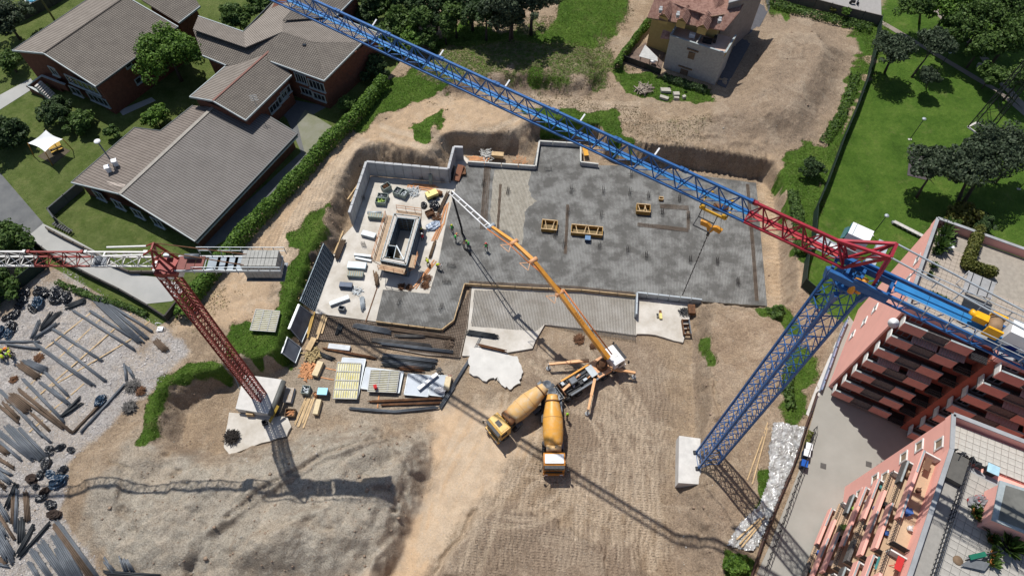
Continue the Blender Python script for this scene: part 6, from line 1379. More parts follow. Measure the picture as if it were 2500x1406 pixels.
LM = {'bright': leafmat('bright_leaves', (.035, .085, .01), (.08, .16, .02), (.16, .27, .045)), 'mid': leafmat('mid_leaves', (.03, .065, .014), (.065, .12, .024), (.125, .20, .05)),
      'dark': leafmat('dark_leaves', (.018, .04, .014), (.04, .075, .024), (.08, .13, .045)), 'pine': leafmat('pine_needles', (.026, .042, .024), (.055, .082, .044), (.105, .14, .08)),
      'grass': leafmat('grass_blades', (.085, .14, .022), (.13, .21, .035), (.22, .29, .09)), 'dry': leafmat('dry_grass', (.10, .085, .04), (.19, .16, .08), (.27, .23, .13)), 'olive': leafmat('olive_leaves', (.05, .06, .01), (.10, .115, .02), (.18, .18, .05))}
LEAF[0] = LM['mid']; M_bark = mat('bark', (.07, .055, .045), .9, var=.3, scale=4)
nr = np.random.RandomState(11)
def quads_mesh(name, cen, nrm, size, m):
    """many leaf-sized quads; cen (n,3), nrm (n,3), size (n,)"""
    n = len(cen); a = np.cross(nrm, nr.normal(size=(n, 3))); a /= np.linalg.norm(a, axis=1)[:, None] + 1e-9; b = np.cross(nrm, a); b /= np.linalg.norm(b, axis=1)[:, None] + 1e-9
    a = a * size[:, None]; b = b * (size * .62)[:, None]
    co = np.stack([cen - a, cen - b, cen + a, cen + b], 1).reshape(-1, 3); me_ = bpy.data.meshes.new(name)
    me_.vertices.add(4 * n); me_.vertices.foreach_set('co', co.ravel()); me_.loops.add(4 * n); me_.loops.foreach_set('vertex_index', np.arange(4 * n, dtype=np.int32)); me_.polygons.add(n)
    me_.polygons.foreach_set('loop_start', np.arange(0, 4 * n, 4, dtype=np.int32)); me_.polygons.foreach_set('loop_total', np.full(n, 4, np.int32)); me_.update(calc_edges=True); me_.materials.append(m); return me_
def crown_pts(n, seed, clumps=26, shape='round'):
    clumps = int(clumps * 2.2)
    r = np.random.RandomState(seed); d = r.normal(size=(clumps, 3)); d /= np.linalg.norm(d, axis=1)[:, None]; d[:, 2] = np.abs(d[:, 2]) * .9 - .25
    rad = r.uniform(.35, .95, clumps)[:, None]; cc = d * rad * (1 + .18 * np.sin(3 * np.arctan2(d[:, 1], d[:, 0]) + seed))[:, None]; cr = r.uniform(.11, .32, clumps)
    k = r.choice(clumps, n, p=cr ** 2 / (cr ** 2).sum()); v = r.normal(size=(n, 3)); v /= np.linalg.norm(v, axis=1)[:, None]; rr = (r.uniform(.55, 1.08, n) ** .6)
    p = cc[k] + v * (cr[k] * rr)[:, None]
    if shape == 'flat': p[:, 2] *= .55
    nrm = v * .7 + r.normal(size=(n, 3)) * .6 + np.array([0, 0, .4]); return p, nrm
CROWNS = {}
def crown(kind, var, R, n, ls, shape='round', clumps=26):
    key = (kind, var, n, shape, round(R))
    if key not in CROWNS: p, nn_ = crown_pts(n, 100 + var * 7 + len(kind), clumps, shape); CROWNS[key] = quads_mesh('crown_' + kind, p * R, nn_, np.random.RandomState(var).uniform(.6, 1.4, n) * ls, LM[kind])
    return CROWNS[key]
TR = random.Random(5); trunks = {}
def tree(px, py, zc, R, kind, label, base=None, n=5200, ls=.22, name='tree', shape='round', group=None, squash=.9, lean=None, cat='tree', clumps=26):
    c = at(px, py, zc); bp = on(*base) if base else Vector((c.x + (lean or 0), c.y - .0, 0)); bp.z = ground(bp.x, bp.y) if not base else bp.z
    t = thing(name, label, cat, bp, 0, group); Rq = max(1, round(R)); me_ = crown(kind, TR.randint(0, 2), Rq, n, ls, shape, clumps)
    link('crown', me_, t, (c.x - bp.x, c.y - bp.y, zc - bp.z), (0, 0, TR.uniform(0, 6.3)), (R / Rq, R / Rq, R / Rq * squash))
    b = MB(); top = Vector((c.x - bp.x, c.y - bp.y, zc - bp.z)); tr_ = max(.08, R * .05); mid = top * .5
    b.tube([(0, 0, -.2), mid * .6, mid + Vector((.1, 0, 0)), top], [tr_ * 1.3, tr_, tr_ * .8, tr_ * .4], 7)
    for k in range(6): a = TR.uniform(0, 6.3); v = Vector((math.cos(a), math.sin(a), .5)) * R * .6; s_ = top * TR.uniform(.55, .9); b.tube([s_, s_ + v * .5 + Vector((0, 0, .1)), s_ + v], [tr_ * .45, tr_ * .3, tr_ * .12], 5)
    b.build('trunk', M_bark, t); return t
tree(408, 128, 9.0, 4.9, 'bright', 'big bright green tree between the school roofs, top left', n=14000, ls=.21, clumps=46)
tree(576, 42, 7.5, 2.9, 'mid', 'round tree in the planted court of the school', n=6000)
tree(640, 8, 8, 3.0, 'mid', 'tree at the top edge behind the planted court', n=5000)
tree(22, 152, 5.5, 2.3, 'mid', 'thin leaved shrub tree at the left edge beside the school gable', n=2200, ls=.2)
tree(10, 335, 5.6, 3.3, 'dark', 'dark dense tree on the left edge by the white sail', n=7000)
tree(140, 275, 5.4, 2.6, 'dark', 'left of the two touching dark shrubs under the school gable', n=6000)
tree(196, 300, 5.0, 2.2, 'mid', 'right and lower of the two touching shrubs under the school gable', n=5000)
tree(378, 285, 5.6, 2.0, 'bright', 'small bright tree beside the hall roof notch', n=3200, ls=.2)
tree(270, 322, 4.8, 1.1, 'mid', 'little round bush left of the hall roof', n=1500, ls=.18, name='bush', cat='bush')
tree(8, 40, 8, 3.8, 'pine', 'dark conifer at the top left corner', n=7000)
tree(0, 590, 6, 3.8, 'mid', 'drooping green tree at the left edge beside the asphalt drive', n=6500)
tree(0, 690, 5, 3.0, 'mid', 'tree at the left edge under the red crane jib', n=5000)
WD = [(838,26,6,1.4,'mid'),(893,40,6.5,1.9,'dark'),(935,18,7,2.4,'mid'),(905,-10,8,3,'dark'),(975,50,7,3.0,'mid'),(935,92,6,2.4,'mid'),(1000,92,6,2.4,'bright'),(1030,45,8,3.0,'mid'),(1085,60,7.5,2.6,'mid'),(1060,5,9,3.6,'dark'),(1110,30,8.5,3.2,'mid'),(1150,-10,10,4.4,'dark'),(1185,22,10.5,3.8,'dark'),(1250,5,12,5.0,'pine'),(1245,38,10,3.2,'pine'),(1300,-25,12,5,'pine'),(990,-20,9,4,'dark'),(1210,-40,12,5,'dark'),(1040,95,6,1.8,'mid')]
wl_ = ['small shrub at the corner of the school roof','dark shrub beyond the corner of the school roof','mid green tree behind the blue jib, top','dark tree cut by the top edge left of the wood','broad tree right of the jib nearest the school','tree whose crown the blue jib crosses','bright bushy tree right where the jib meets the wood','tree in the middle of the small wood','tree at the right front of the small wood','tall dark tree cut by the top edge in the middle of the wood','full tree behind the meadow corner','large dark tree cut by the top edge','dark tree left of the blue green conifer','big blue green conifer throwing a dark shade on the meadow','lower blue green conifer at the edge of the meadow','conifer at the right end of the wood','dark tree behind the jib at the top edge','dark tree beyond the conifers','low bush at the foot of the wood']
for (x, y, z, r, k), lb in zip(WD, wl_): tree(x, y, z, r, k, lb, n=5200 if r < 3.3 else 8000, group='trees of the small wood at the top')
tree(915, 165, 5.2, 2.3, 'dark', 'dark grey green shrub at the upper end of the long hedge', n=4200, ls=.18)
tree(845, 252, 5, 1.3, 'mid', 'round bush between the school yard and the long hedge', n=2400, ls=.18, name='bush', cat='bush')
PK = [(2186,118,9,3.5,'pine','dark pine with a reddish side left of the park trio',(2160,178),'flat'),(2290,100,9,3.0,'pine','dark pine right of the park trio',(2225,190),'flat'),(2268,185,7,1.8,'pine','low dark pine branch clump over its shadow',(2262,215),'flat'),(2245,12,9,3.6,'mid','bright park tree at the top edge left of the path',(2246,55),'round'),
      (2345,60,9,3.8,'mid','light green park tree straddling the path',(2352,95),'round'),(2330,0,10,4.2,'bright','light tree at the top edge right of the path',None,'round'),(2420,30,10,4.6,'mid','full green tree in the top right wood',None,'round'),(2400,110,8,3.2,'mid','lower tree of the top right wood beside the path',None,'round'),(2478,80,10,4.8,'mid','tree at the right edge of the top right wood',None,'round'),(2490,0,11,5,'dark','dark tree in the top right corner',None,'round'),(2495,190,8,3,'mid','tree at the right edge above the pylon',None,'round'),
      (2285,400,9.5,3.4,'pine','grey green pine with a bare leaning trunk over the lawn',(2238,482),'flat'),(2375,395,10.5,4.4,'pine','large spreading pine near the pink block',(2337,500),'flat'),(2440,355,11,4.6,'pine','darkest pine at the right of the lawn',(2352,495),'flat'),(2500,370,10,3.2,'pine','pine at the right edge of the lawn',None,'flat'),
      (2352,528,5.2,2.4,'olive','olive bush behind the roof terrace corner',None,'round'),(2395,545,5,2.0,'dark','dark bush behind the roof terrace',None,'round'),(2425,180,6.5,2.2,'mid','bush beside the fork of the park paths',None,'round')]
for x, y, z, r, k, lb, bs, shp in PK: tree(x, y, z, r, k, lb, bs, n=6500 if r > 3 else 3800, shape=shp, ls=.2 if k == 'pine' else .22, squash=.9 if shp == 'round' else 1.1, clumps=30 if shp == 'flat' else 26, group='park trees')
tree(1986, 410, 5.0, 1.7, 'dark', 'dark bush at the bend of the park fence', n=4200, ls=.18, name='bush', cat='bush')
tree(2066, 28, 5.2, .8, 'bright', 'small slim tree by the roadside wall', n=1200, ls=.16, name='bush', cat='bush')
tree(2035, 25, 4.4, .6, 'olive', 'tiny olive bush by the roadside wall', n=700, ls=.15, name='bush', cat='bush')
tree(1800, 1378, 4.4, 1.2, 'bright', 'leafy bush at the foot of the plastic sheeting', n=2600, ls=.18, name='bush', cat='bush')
tree(1897, 762, 3.6, 1.1, 'mid', 'low bush on the mound beside the blue mast', n=2200, ls=.17, name='bush', cat='bush')
# hedges
def hedge(pts, z, w, h, kind, label, dens=95, ls=.17, name='hedge'):
    P = AT(pts, z); seg = [(P[i], P[i + 1]) for i in range(len(P) - 1)]; Ls = np.array([(b_ - a).length for a, b_ in seg]); n = int(Ls.sum() * dens * (w + h))
    k = nr.choice(len(seg), n, p=Ls / Ls.sum()); t = nr.rand(n); A_ = np.array([s[0] for s in seg]); B_ = np.array([s[1] for s in seg]); c = A_[k] + (B_[k] - A_[k]) * t[:, None]
    d = (B_ - A_)[k]; d /= np.linalg.norm(d, axis=1)[:, None]; nn_ = np.stack([-d[:, 1], d[:, 0], np.zeros(n)], 1); th = nr.uniform(0, math.pi, n); bulge = .8 + .45 * fbm(c[:, 0], c[:, 1], .55, 3, 4)
    gz = np.array([ground(x, y) for x, y in c[:, :2]]); rr = nr.uniform(.8, 1.08, n)
    p = c + nn_ * (np.cos(th) * w / 2 * bulge * rr)[:, None]; p[:, 2] = gz + (.1 + (np.abs(np.sin(th)) ** .6) * h * bulge * rr)
    m = nn_ * np.cos(th)[:, None] + np.array([0, 0, 1]) * np.sin(th)[:, None] + nr.normal(size=(n, 3)) * .5; o0 = P[0]
    me_ = quads_mesh('hedge', p - np.array([o0.x, o0.y, G]), m, nr.uniform(.6, 1.4, n) * ls, LM[kind]); t_ = thing(name, label, 'hedge', (o0.x, o0.y, G)); link('foliage', me_, t_)
    b = MB(); b_rng = random.Random(2)
    for a, q in seg:
        m_ = int((q - a).length / 1.2)
        for i in range(m_): c_ = a.lerp(q, (i + .5) / m_) - o0; b.tube([(c_.x, c_.y, -.1), (c_.x + b_rng.uniform(-.2, .2), c_.y, h * .8)], .05, 5)
    b.build('stems', M_bark, t_); return t_
hedge([(938,196),(900,240),(870,282),(830,318),(790,356),(745,412),(700,458),(645,515),(590,572),(548,620),(500,682),(455,740),(440,770)], G + 1, 1.9, 1.9, 'bright', 'long clipped bright green hedge between school and building site')
hedge([(1585,52),(1560,82),(1535,115),(1512,145),(1508,162)], G + .8, 1.1, 1.4, 'bright', 'hedge on the left of the stone house garden')
hedge([(1880,6),(1940,24),(2010,42),(2075,56),(2128,70)], G + .3, 2.2, .7, 'mid', 'ragged green growth along the roadside wall at top', 34, name='undergrowth')
hedge([(1935,470),(1945,520),(1950,570),(1955,620)], G + .3, 1.6, .9, 'mid', 'rough undergrowth between the pit and the park fence', 70, name='undergrowth')
hedge([(2090,180),(2078,225),(2050,290),(2010,350)], G + .2, 1.6, .35, 'mid', 'weeds along the park fence beside the earth mound', 26, name='undergrowth')
hedge([(1620,190),(1680,208),(1725,222)], G + .2, 1.4, .7, 'dark', 'dark weeds along the shaded foot of the stone house', 60, name='undergrowth')
hedge([(1925,900),(1922,940),(1930,1000)], G + .1, 1.2, .6, 'mid', 'weeds on the strip below the blue counter-jib', 50, name='undergrowth')
hedge([(140,690),(230,728),(300,745),(360,770)], G + .1, .8, .5, 'mid', 'low weeds along the wall foot of the gravel yard', 50, name='undergrowth')
# grass tufts: real blades where the photograph shows rough grass
def tufts(mask, n, size, kind, name, label, thr=.35, up=.9):
    g = mask[:-1, :-1]; sel = np.argwhere(g > thr); area = np.diff(gy)[sel[:, 0]] * np.diff(gx)[sel[:, 1]] * g[sel[:, 0], sel[:, 1]]; ok = (np.abs(gx[sel[:, 1]]) < 95) & (gy[sel[:, 0]] < 120); area = area * ok
    k = nr.choice(len(sel), n, p=area / area.sum()); j, i = sel[k, 0], sel[k, 1]; u, v = nr.rand(n), nr.rand(n); x = gx[i] + u * np.diff(gx)[i]; y = gy[j] + v * np.diff(gy)[j]
    z = (GH[j, i] * (1 - u) + GH[j, i + 1] * u) * (1 - v) + (GH[j + 1, i] * (1 - u) + GH[j + 1, i + 1] * u) * v; s = nr.uniform(.5, 1.5, n) * size
    m = nr.normal(size=(n, 3)); m[:, 2] *= .55; m[:, 2] += .25; m /= np.linalg.norm(m, axis=1)[:, None]
    o = link(name, quads_mesh(name, np.stack([x, y, z + s * .35], 1), m, s, LM[kind])); tag(o, label, kind='stuff')
tufts(np.where(tall > .3, tall, 0), 75000, .075, 'grass', 'rough_grass', 'rough tufted green grass on the banks and strips')
tufts(np.where((tall > .2) & (tall < .75), .5, 0) * 1.0, 26000, .08, 'dry', 'dry_grass', 'dry pale grass on the trampled meadow')
# ---------------- paving, fences, street furniture ----------------
M_asph = mat('asphalt', (.10, .105, .11), .9, var=.12, scale=.5, col2=(.15, .155, .155), detail=9); M_pave = mat('alley_paving', (.27, .262, .235), .9, var=.08, scale=.3, col2=(.32, .31, .28), detail=9)
M_path = mat('park_path', (.24, .205, .175), .9, var=.12, scale=.8); M_conr = mat('drive_concrete', (.31, .315, .305), .9, var=.12, scale=.3, col2=(.38, .38, .365), detail=9)
def road(name, pts, dz, m, label=None): return sheet(name, pts, G + dz, m, .3, label)
road('asphalt_drive', [(-60,380),(0,422),(106,545),(62,582),(0,545),(-60,505)], .035, M_asph, 'grey asphalt drive of the school at the left edge')
road('concrete_drive', [(105,546),(155,570),(250,622),(300,655),(345,672),(395,678),(432,690),(448,715),(420,735),(355,742),(290,705),(130,622),(62,582)], .05, M_conr, 'pale curved concrete drive behind the red crane')
road('garden_path', [(-40,250),(0,232),(75,192),(88,212),(0,268),(-40,290)], .035, M_conr, 'pale path at the left edge below the school gable')
road('school_yard', [(728,300),(820,322),(760,372),(560,580),(505,612),(478,606),(735,372),(700,290),(640,230),(800,260)], .03, M_asph, 'dark paved yard along the low hall')
road('pale_yard', [(745,268),(828,320),(745,378),(725,300)], .045, mat('mossy_paving', (.22, .22, .18), .9, var=.15, scale=.5, col2=(.15, .16, .09)), 'mossy pale paving between hall and hedge')
road('wall_path', [(290,270),(370,238),(380,246),(300,282)], .03, M_conr)
road('alley', [(2072,770),(2095,800),(2040,930),(2110,990),(2600,1180),(2700,1500),(1820,1460),(1880,1330),(1950,1150),(1975,1050),(2000,960)], .04, M_pave, 'pale grey paved alley between the pink blocks and the site')
road('concrete_strip', [(2058,795),(2066,800),(2002,962),(1978,1020),(1968,1010),(1990,950)], .05, M_conc, 'pale concrete strip at the foot of the upper pink block')
road('top_road', [(1890,-60),(1900,-8),(1960,5),(2142,56),(2152,45),(2150,-60)], .04, mat('pale_road', (.30, .29, .28), .9, var=.08), 'pale grey road at the top edge')
road('house_drive', [(1800,95),(1750,205),(1772,215),(1880,20),(1880,-60),(1830,-40)], .035, mat('drive_tarmac', (.09, .09, .10), .9), 'dark drive on the right of the stone house')
def ribbon(name, pts, w, dz, m, label):
    P = AT(pts, G); Lf, Rt = [], []
    for i, p in enumerate(P):
        d = (P[min(i + 1, len(P) - 1)] - P[max(i - 1, 0)]).normalized(); s = Vector((-d.y, d.x, 0)) * w / 2 * (1 + .15 * math.sin(i * 2.1)); Lf.append(p + s); Rt.append(p - s)
    b = MB()
    for i in range(len(P) - 1): b.prism([(q.x, q.y) for q in (Lf[i], Rt[i], Rt[i + 1], Lf[i + 1])], G - .2, G + dz)
    tag(b.build(name, m), label, kind='structure')
ribbon('park_path', [(2140,48),(2188,76),(2250,112),(2310,148),(2380,190),(2440,225),(2510,285)], .9, .03, M_path, 'narrow earth path crossing the park')
ribbon('park_path', [(2285,25),(2320,62),(2370,105),(2405,145),(2440,195),(2480,240),(2515,275)], 1.3, .034, M_path, 'wider path forking at the right edge of the park')
M_gfence = mat('dark_green_mesh', (.012, .03, .022), .7); M_white_ = M_white
fence('park_fence', [(2143,62),(2138,100),(2116,190),(2086,272),(2052,352),(2012,460),(1986,520),(1980,590),(1964,640),(1956,700),(1992,730)], G, 2.0, M_gfence, 'long dark green screen fence between park and building site')
fence('roadside_wall', [(1868,-8),(1910,2),(1985,22),(2060,42),(2143,62)], G, 1.9, mat('wall_panel_brown', (.13, .115, .10), .85), 'brown panelled wall along the top road', 'wall', 2.6, .12)
fence('yard_wall', [(78,590),(130,628),(210,672),(300,716),(370,756),(410,782),(470,705)], G, 1.2, mat('dark_wall', (.05, .045, .04), .85), 'dark low wall round the gravel yard', 'wall', 2.6, .18)
fence('mesh_fence', [(-40,770),(0,742),(60,698),(118,652),(78,590),(0,548)], G, 2.0, M_gfence, 'dark green mesh fence at the left edge of the gravel yard')
fence('drive_wall', [(118,562),(160,585),(235,622),(275,650),(320,668),(380,668),(395,664)], G, .7, mat('drive_wall_brown', (.10, .085, .07), .85), 'low curved wall on the inner side of the concrete drive', 'wall', 1.6, .2)
fence('sunken_wall', [(205,462),(130,526),(145,548)], G, 1.6, mat('shaded_wall', (.08, .085, .085), .85), 'dark retaining wall of the sunken lawn by the hall', 'wall', 2.4, .2)
t = thing('garden_steps', 'dark slatted garden steps at the corner of the sunken lawn', 'stairs')
for k in range(8): MB().beam(at(137 + 5.5 * k, 541 + 2.8 * k, G + .5), at(128 + 5.5 * k, 549 + 2.8 * k, G + .5), .25, .12).build('step', M_dark, t)
MB().beam(at(132, 530, G + 1.0), at(178, 566, G + .8), .06).build('handrail', M_dark, t)
fence('alley_fence', [(1992,962),(1976,1010),(1962,1050),(1944,1110),(1925,1160),(1895,1230),(1860,1320),(1830,1410)], G, .8, mat('rail_brown', (.09, .05, .04), .8), 'thin brown fence between the alley and the plastic sheeting', 'fence', 2.2, .04)
b = MB(); P = AT([(1975,1050),(1950,1130),(1915,1225),(1880,1320),(1850,1400)], G)
for zz in (.5, 1.2):
    for a, q in zip(P[:-1], P[1:]): b.beam(a + Vector((.5, 0, zz)), q + Vector((.5, 0, zz)), .05)
for a, q in zip(P[:-1], P[1:]):
    for k in range(5): c = a.lerp(q, k / 5) + Vector((.5, 0, 0)); b.beam(c, c + Vector((0, 0, 1.3)), .06); b.beam(c + Vector((0, 0, 1.2)), c + Vector((.5, -.1, 0)), .04)
tag(b.build('trellis', M_dark), 'dark iron trellis leaning on the alley side of the brown fence', 'trellis')
t = fence('graffiti_wall', [(2064,786),(2045,830),(2028,880),(2008,935),(2000,958)], G, .9, mat('graffiti', (.10, .20, .28), .8, scale=3, col2=(.34, .30, .42), detail=8), 'low wall with turquoise and violet painting under the pink block', 'wall', 1.6, .15)
for x, y, m_, lb in ((1957, 1137, mat('bin_blue', (.01, .08, .35), .4), 'blue lidded bin by the alley fence'), (1968, 1096, M_white, 'upper white bin by the alley fence'), (1963, 1112, M_white, 'lower white bin next to the blue one')):
    t = thing('waste_bin', lb, 'bin', at(x, y, G + .04), -.35, 'bins by the alley fence'); MB().box((0, 0, .5), (.65, .75, .9)).build('bin_body', MATS['navy_paint'] if 'blue' in lb else M_dark, t); MB().box((0, 0, .98), (.7, .8, .1)).build('lid', m_, t)
hedge([(1978,1055),(1972,1075),(1968,1088)], G + .3, .5, .7, 'olive', 'row of yellowish potted flowers by the alley fence', 90, .14, 'flower_row')
for i, (x, y) in enumerate(((2010, 1137), (2121, 1133))): tag(MB().box(at(x, y, G + .055), (.62, .62, .03), -.3).box(at(x, y, G + .06), (.5, .5, .035), -.3).build('manhole_cover', mat('cast_cover', (.09, .085, .08), .8)), ('larger' if i == 0 else 'smaller, shaded') + ' square manhole cover in the alley paving', 'manhole cover')
def lamp(base, h, label, head=M_steell, z=None):
    t = thing('street_lamp', label, 'street lamp', on(*base) if z is None else at(*base, z)); MB().tube([(0, 0, 0), (0, 0, h)], .05, 6).build('pole', M_dark, t); MB().lathe([(0, .08), (.12, .3), (.22, .28), (.3, .08)], (0, 0, h - .05), (0, 0, 1), 12).build('lamp_head', head, t); MB().box((0, 0, .03), (.5, .3, .08)).build('base', M_conc, t)
lamp((2221,341), 4.1, 'park lamp standing alone on the middle of the lawn'); lamp((2128,575), 4.3, 'park lamp on the lawn near the white crane cab'); lamp((2285,179), 4.0, 'park lamp between the pines and the park path'); lamp((2487,462), 4.0, 'park lamp at the right edge of the lawn')
t = thing('park_bench', 'grey slatted bench between the two park paths', 'bench', on(2394, 171), -.45)
for k in range(3): MB().box((0, -.2 + .2 * k, .45), (1.7, .17, .05)).build('seat_slat', M_conc, t)
for k in range(2): MB().box((0, .36, .62 + .2 * k), (1.7, .05, .16)).build('back_slat', M_conc, t)
for s in (-.6, .6): MB().box((s, .05, .22), (.1, .6, .44)).build('leg', M_dark, t)
t = thing('litter_bin', 'small blue grey litter bin beside the park path', 'bin', on(2441, 196)); MB().lathe([(0, .2), (.8, .25), (.85, .25)], (0, 0, 0), (0, 0, 1), 12).build('bin_body', MATS['pale_steel'], t); MB().beam((.3, 0, 0), (.3, 0, 1.0), .05).build('post', M_dark, t)
t = thing('park_seat_wall', 'long straight concrete seat on the lawn above the pink block', 'seat'); p, q = at(2183, 541, G + .45), at(2256, 578, G + .45); n_ = 6
for k in range(n_): a, c = p.lerp(q, k / n_), p.lerp(q, (k + .97) / n_); MB().beam(a, c, .5, .12).build('seat_slab', M_conc, t); MB().beam(a + Vector((0, 0, -.3)), a + Vector((.01, 0, -.05)), .4).build('foot', M_concd, t)
road('play_mat', [(2222,368),(2268,388),(2262,440),(2215,428)], .05, mat('rubber_mat', (.07, .06, .065), .9), 'dark rubber mat on the lawn under the leaning pine')
t = thing('play_rocker', 'red playground rocker half hidden by the pines', 'playground toy', at(2328, 430, G)); MB().box((0, 0, .6), (.3, .9, .5)).build('seat_body', M_cl[0], t); MB().tube([(0, 0, 0), (0, 0, .5)], .15, 8).build('spring', M_dark, t); MB().beam((-.4, .2, .9), (.4, .2, .9), .06).build('handle', M_dark, t)
# pylon
t = thing('lattice_pylon', 'dark thin lattice pylon leaning out of the frame at the right of the park', 'pylon', at(2390, 318, G)); c0 = at(2390, 318, G); H_ = 26.0
cs = [at(*p, G) - c0 for p in ((2362,311),(2384,300),(2418,322),(2396,334))]; tp_ = [v * .45 + Vector((0, 0, H_)) for v in cs]; b = MB()
for i in range(4):
    b.beam(cs[i], tp_[i], .12)
    for k in range(10):
        a0_, a1_ = cs[i].lerp(tp_[i], k / 10), cs[(i + 1) % 4].lerp(tp_[(i + 1) % 4], (k + 1) / 10); b.beam(a0_, a1_, .05); b.beam(cs[(i + 1) % 4].lerp(tp_[(i + 1) % 4], k / 10), cs[i].lerp(tp_[i], (k + 1) / 10), .05)
b.build('lattice', M_dark, t)
for i in range(4): MB().beam(cs[i], cs[(i + 1) % 4], .3, .2).build('foundation_beam', M_conc, t)
t = thing('motor_scooter', 'dark motor scooter parked on the road at the top', 'scooter', on(2084, 11), -.2)
for x in (-.6, .6): MB().tube([(x, -.06, .25), (x, .06, .25)], .25, 12).build('wheel', M_black, t)
MB().beam((-.7, 0, .5), (.1, 0, .45), .3, .35).box((-.3, 0, .72), (.7, .28, .12)).build('body', M_dark, t); MB().beam((.6, 0, .3), (.4, 0, 1.0), .1).beam((.4, -.35, 1.0), (.4, .35, 1.0), .06).build('handlebar', M_steel, t); MB().box((.45, 0, .6), (.1, .4, .5)).build('shield', MATS['navy_paint'], t)
# sail canopy with table in the school garden
t = thing('sun_sail', 'white sun sail on orange poles over a yellow table on the school lawn', 'sun sail'); cr = [at(68, 350, G + 2.6), at(112, 318, G + 3.0), at(153, 340, G + 2.6), at(110, 371, G + 3.0)]; n_ = 10; vs = []; fs = []
cz = sum(p.z for p in cr) / 4
for j in range(n_ + 1):
    for i in range(n_ + 1):
        u, v = i / n_, j / n_; p = (cr[0].lerp(cr[1], u)).lerp(cr[3].lerp(cr[2], u), v); e = 1 - .28 * (4 * u * (1 - u) * abs(2 * v - 1) ** 2 * .5 + 4 * v * (1 - v) * abs(2 * u - 1) ** 2 * .5); c = sum(cr, Vector()) / 4; q = c + (p - c) * e; q.z = p.z - .3 * (4 * u * (1 - u) * 4 * v * (1 - v)); vs.append(q)
for j in range(n_):
    for i in range(n_): a = j * (n_ + 1) + i; fs.append((a, a + 1, a + n_ + 2, a + n_ + 1))
MB().add(vs, fs, True).build('sail_cloth', mat('sail_white', (.72, .74, .74), .8, var=.03), t)
for c, (bx, by) in zip(cr, ((84, 384), (122, 330), (178, 367), (129, 405))): p = at(bx, by, G); MB().tube([p, c], .06, 6).build('pole', mat('orange_pole', (.35, .16, .03), .6), t)
sheet('play_area', [(92,382),(135,352),(172,368),(130,402)], G + .03, mat('dark_earth', (.09, .075, .05), .95), .2)
t = thing('picnic_table', 'yellow ochre picnic table under the white sail', 'table', at(139, 364, G), .6)
for k in range(4): MB().box((0, -.36 + .24 * k, .72), (1.7, .22, .05)).build('board', mat('ochre_board', (.42, .26, .04), .7), t)
for s in (-.7, .7): MB().box((s, 0, .35), (.08, .8, .7)).build('leg', M_woodd, t)
for s in (-1, 1): MB().box((0, s * .75, .42), (1.6, .25, .05)).build('bench', MATS['ochre_board'], t)
t = thing('paddling_pool', 'pale blue and white parasol cloth at the top left edge', 'pool', at(82, 2, G)); MB().lathe([(0, 1.2), (.35, 1.25), (.35, 1.1), (.1, 1.1)], (0, 0, 0), (0, 0, 1), 24).build('pool_wall', M_white, t); MB().lathe([(.25, 1.1), (.26, .01)], (0, 0, 0), (0, 0, 1), 24).build('water', mat('pool_blue', (.1, .35, .5), .2), t); t['label'] = 'white paddling pool with pale blue water at the top left edge'
fence('back_wall', [(-20,75),(60,50),(130,15),(170,-10)], G, 2.0, mat('mossy_wall', (.06, .065, .05), .9, var=.3), 'mossy dark wall behind the school at the top left', 'wall', 2.6, .2)
t = thing('utility_pole', 'leaning looking concrete pole at the top left by the mossy wall', 'pole', at(132, 48, G)); MB().tube([(0, 0, 0), (0, 0, 9)], .16, 8).build('pole', mat('pole_olive', (.16, .15, .09), .8), t); MB().beam((-.6, 0, 8.4), (.6, 0, 8.4), .1).build('crossarm', M_dark, t)
# ---------------- crinkled plastic sheeting ----------------
def foil(name, pts, label, dens=.16, amp=.22):
    P = AT(pts, 2.6); xs_ = [p.x for p in P]; ys_ = [p.y for p in P]; X, Y = np.meshgrid(np.arange(min(xs_), max(xs_), dens), np.arange(min(ys_), max(ys_), dens)); ins = sdf(X, Y, P) < 0
    Z = np.array([[ground(a, b_) for a, b_ in zip(r, q)] for r, q in zip(X, Y)]) + .12 + np.abs(fbm(X * .9 + Y * .4, Y * .5 - X * .3, 1.6, 5, 7) - .5) * 2.2 * amp * 2 + (fbm(X, Y, 3, 2, 3) - .5) * amp
    idx = -np.ones(X.shape, int); vs = []; fs = []
    for j in range(X.shape[0]):
        for i in range(X.shape[1]):
            if ins[j, i]: idx[j, i] = len(vs); vs.append((X[j, i], Y[j, i], Z[j, i]))
    for j in range(X.shape[0] - 1):
        for i in range(X.shape[1] - 1):
            q = (idx[j, i], idx[j, i + 1], idx[j + 1, i + 1], idx[j + 1, i])
            if min(q) >= 0: fs.append(q)
    m = mat('crinkled_foil', (.20, .19, .17), .12, var=.5, scale=1.5, col2=(.52, .53, .53), spec=.8, bump=1.0, bscale=4, detail=9)
    o = MB().add(vs, fs).build(name, m); tag(o, label, 'plastic sheet'); return o
foil('plastic_sheeting', ragged([(1880,1036),(1962,1048),(1945,1105),(1920,1165),(1885,1245),(1850,1330),(1832,1352),(1765,1338),(1790,1290),(1845,1235),(1868,1170),(1868,1100)], 2, 3, 4), 'long strip of crumpled transparent plastic sheeting along the alley fence')
planks('plank_stack', (1873,1040), (1828,1178), 2, .12, M_wood, 'long pale battens along the upper edge of the plastic sheeting')
planks('plank_stack', (1862,1265), (1800,1330), 3, .16, M_wood, 'pale boards showing through the lower plastic sheeting', z=3.8)
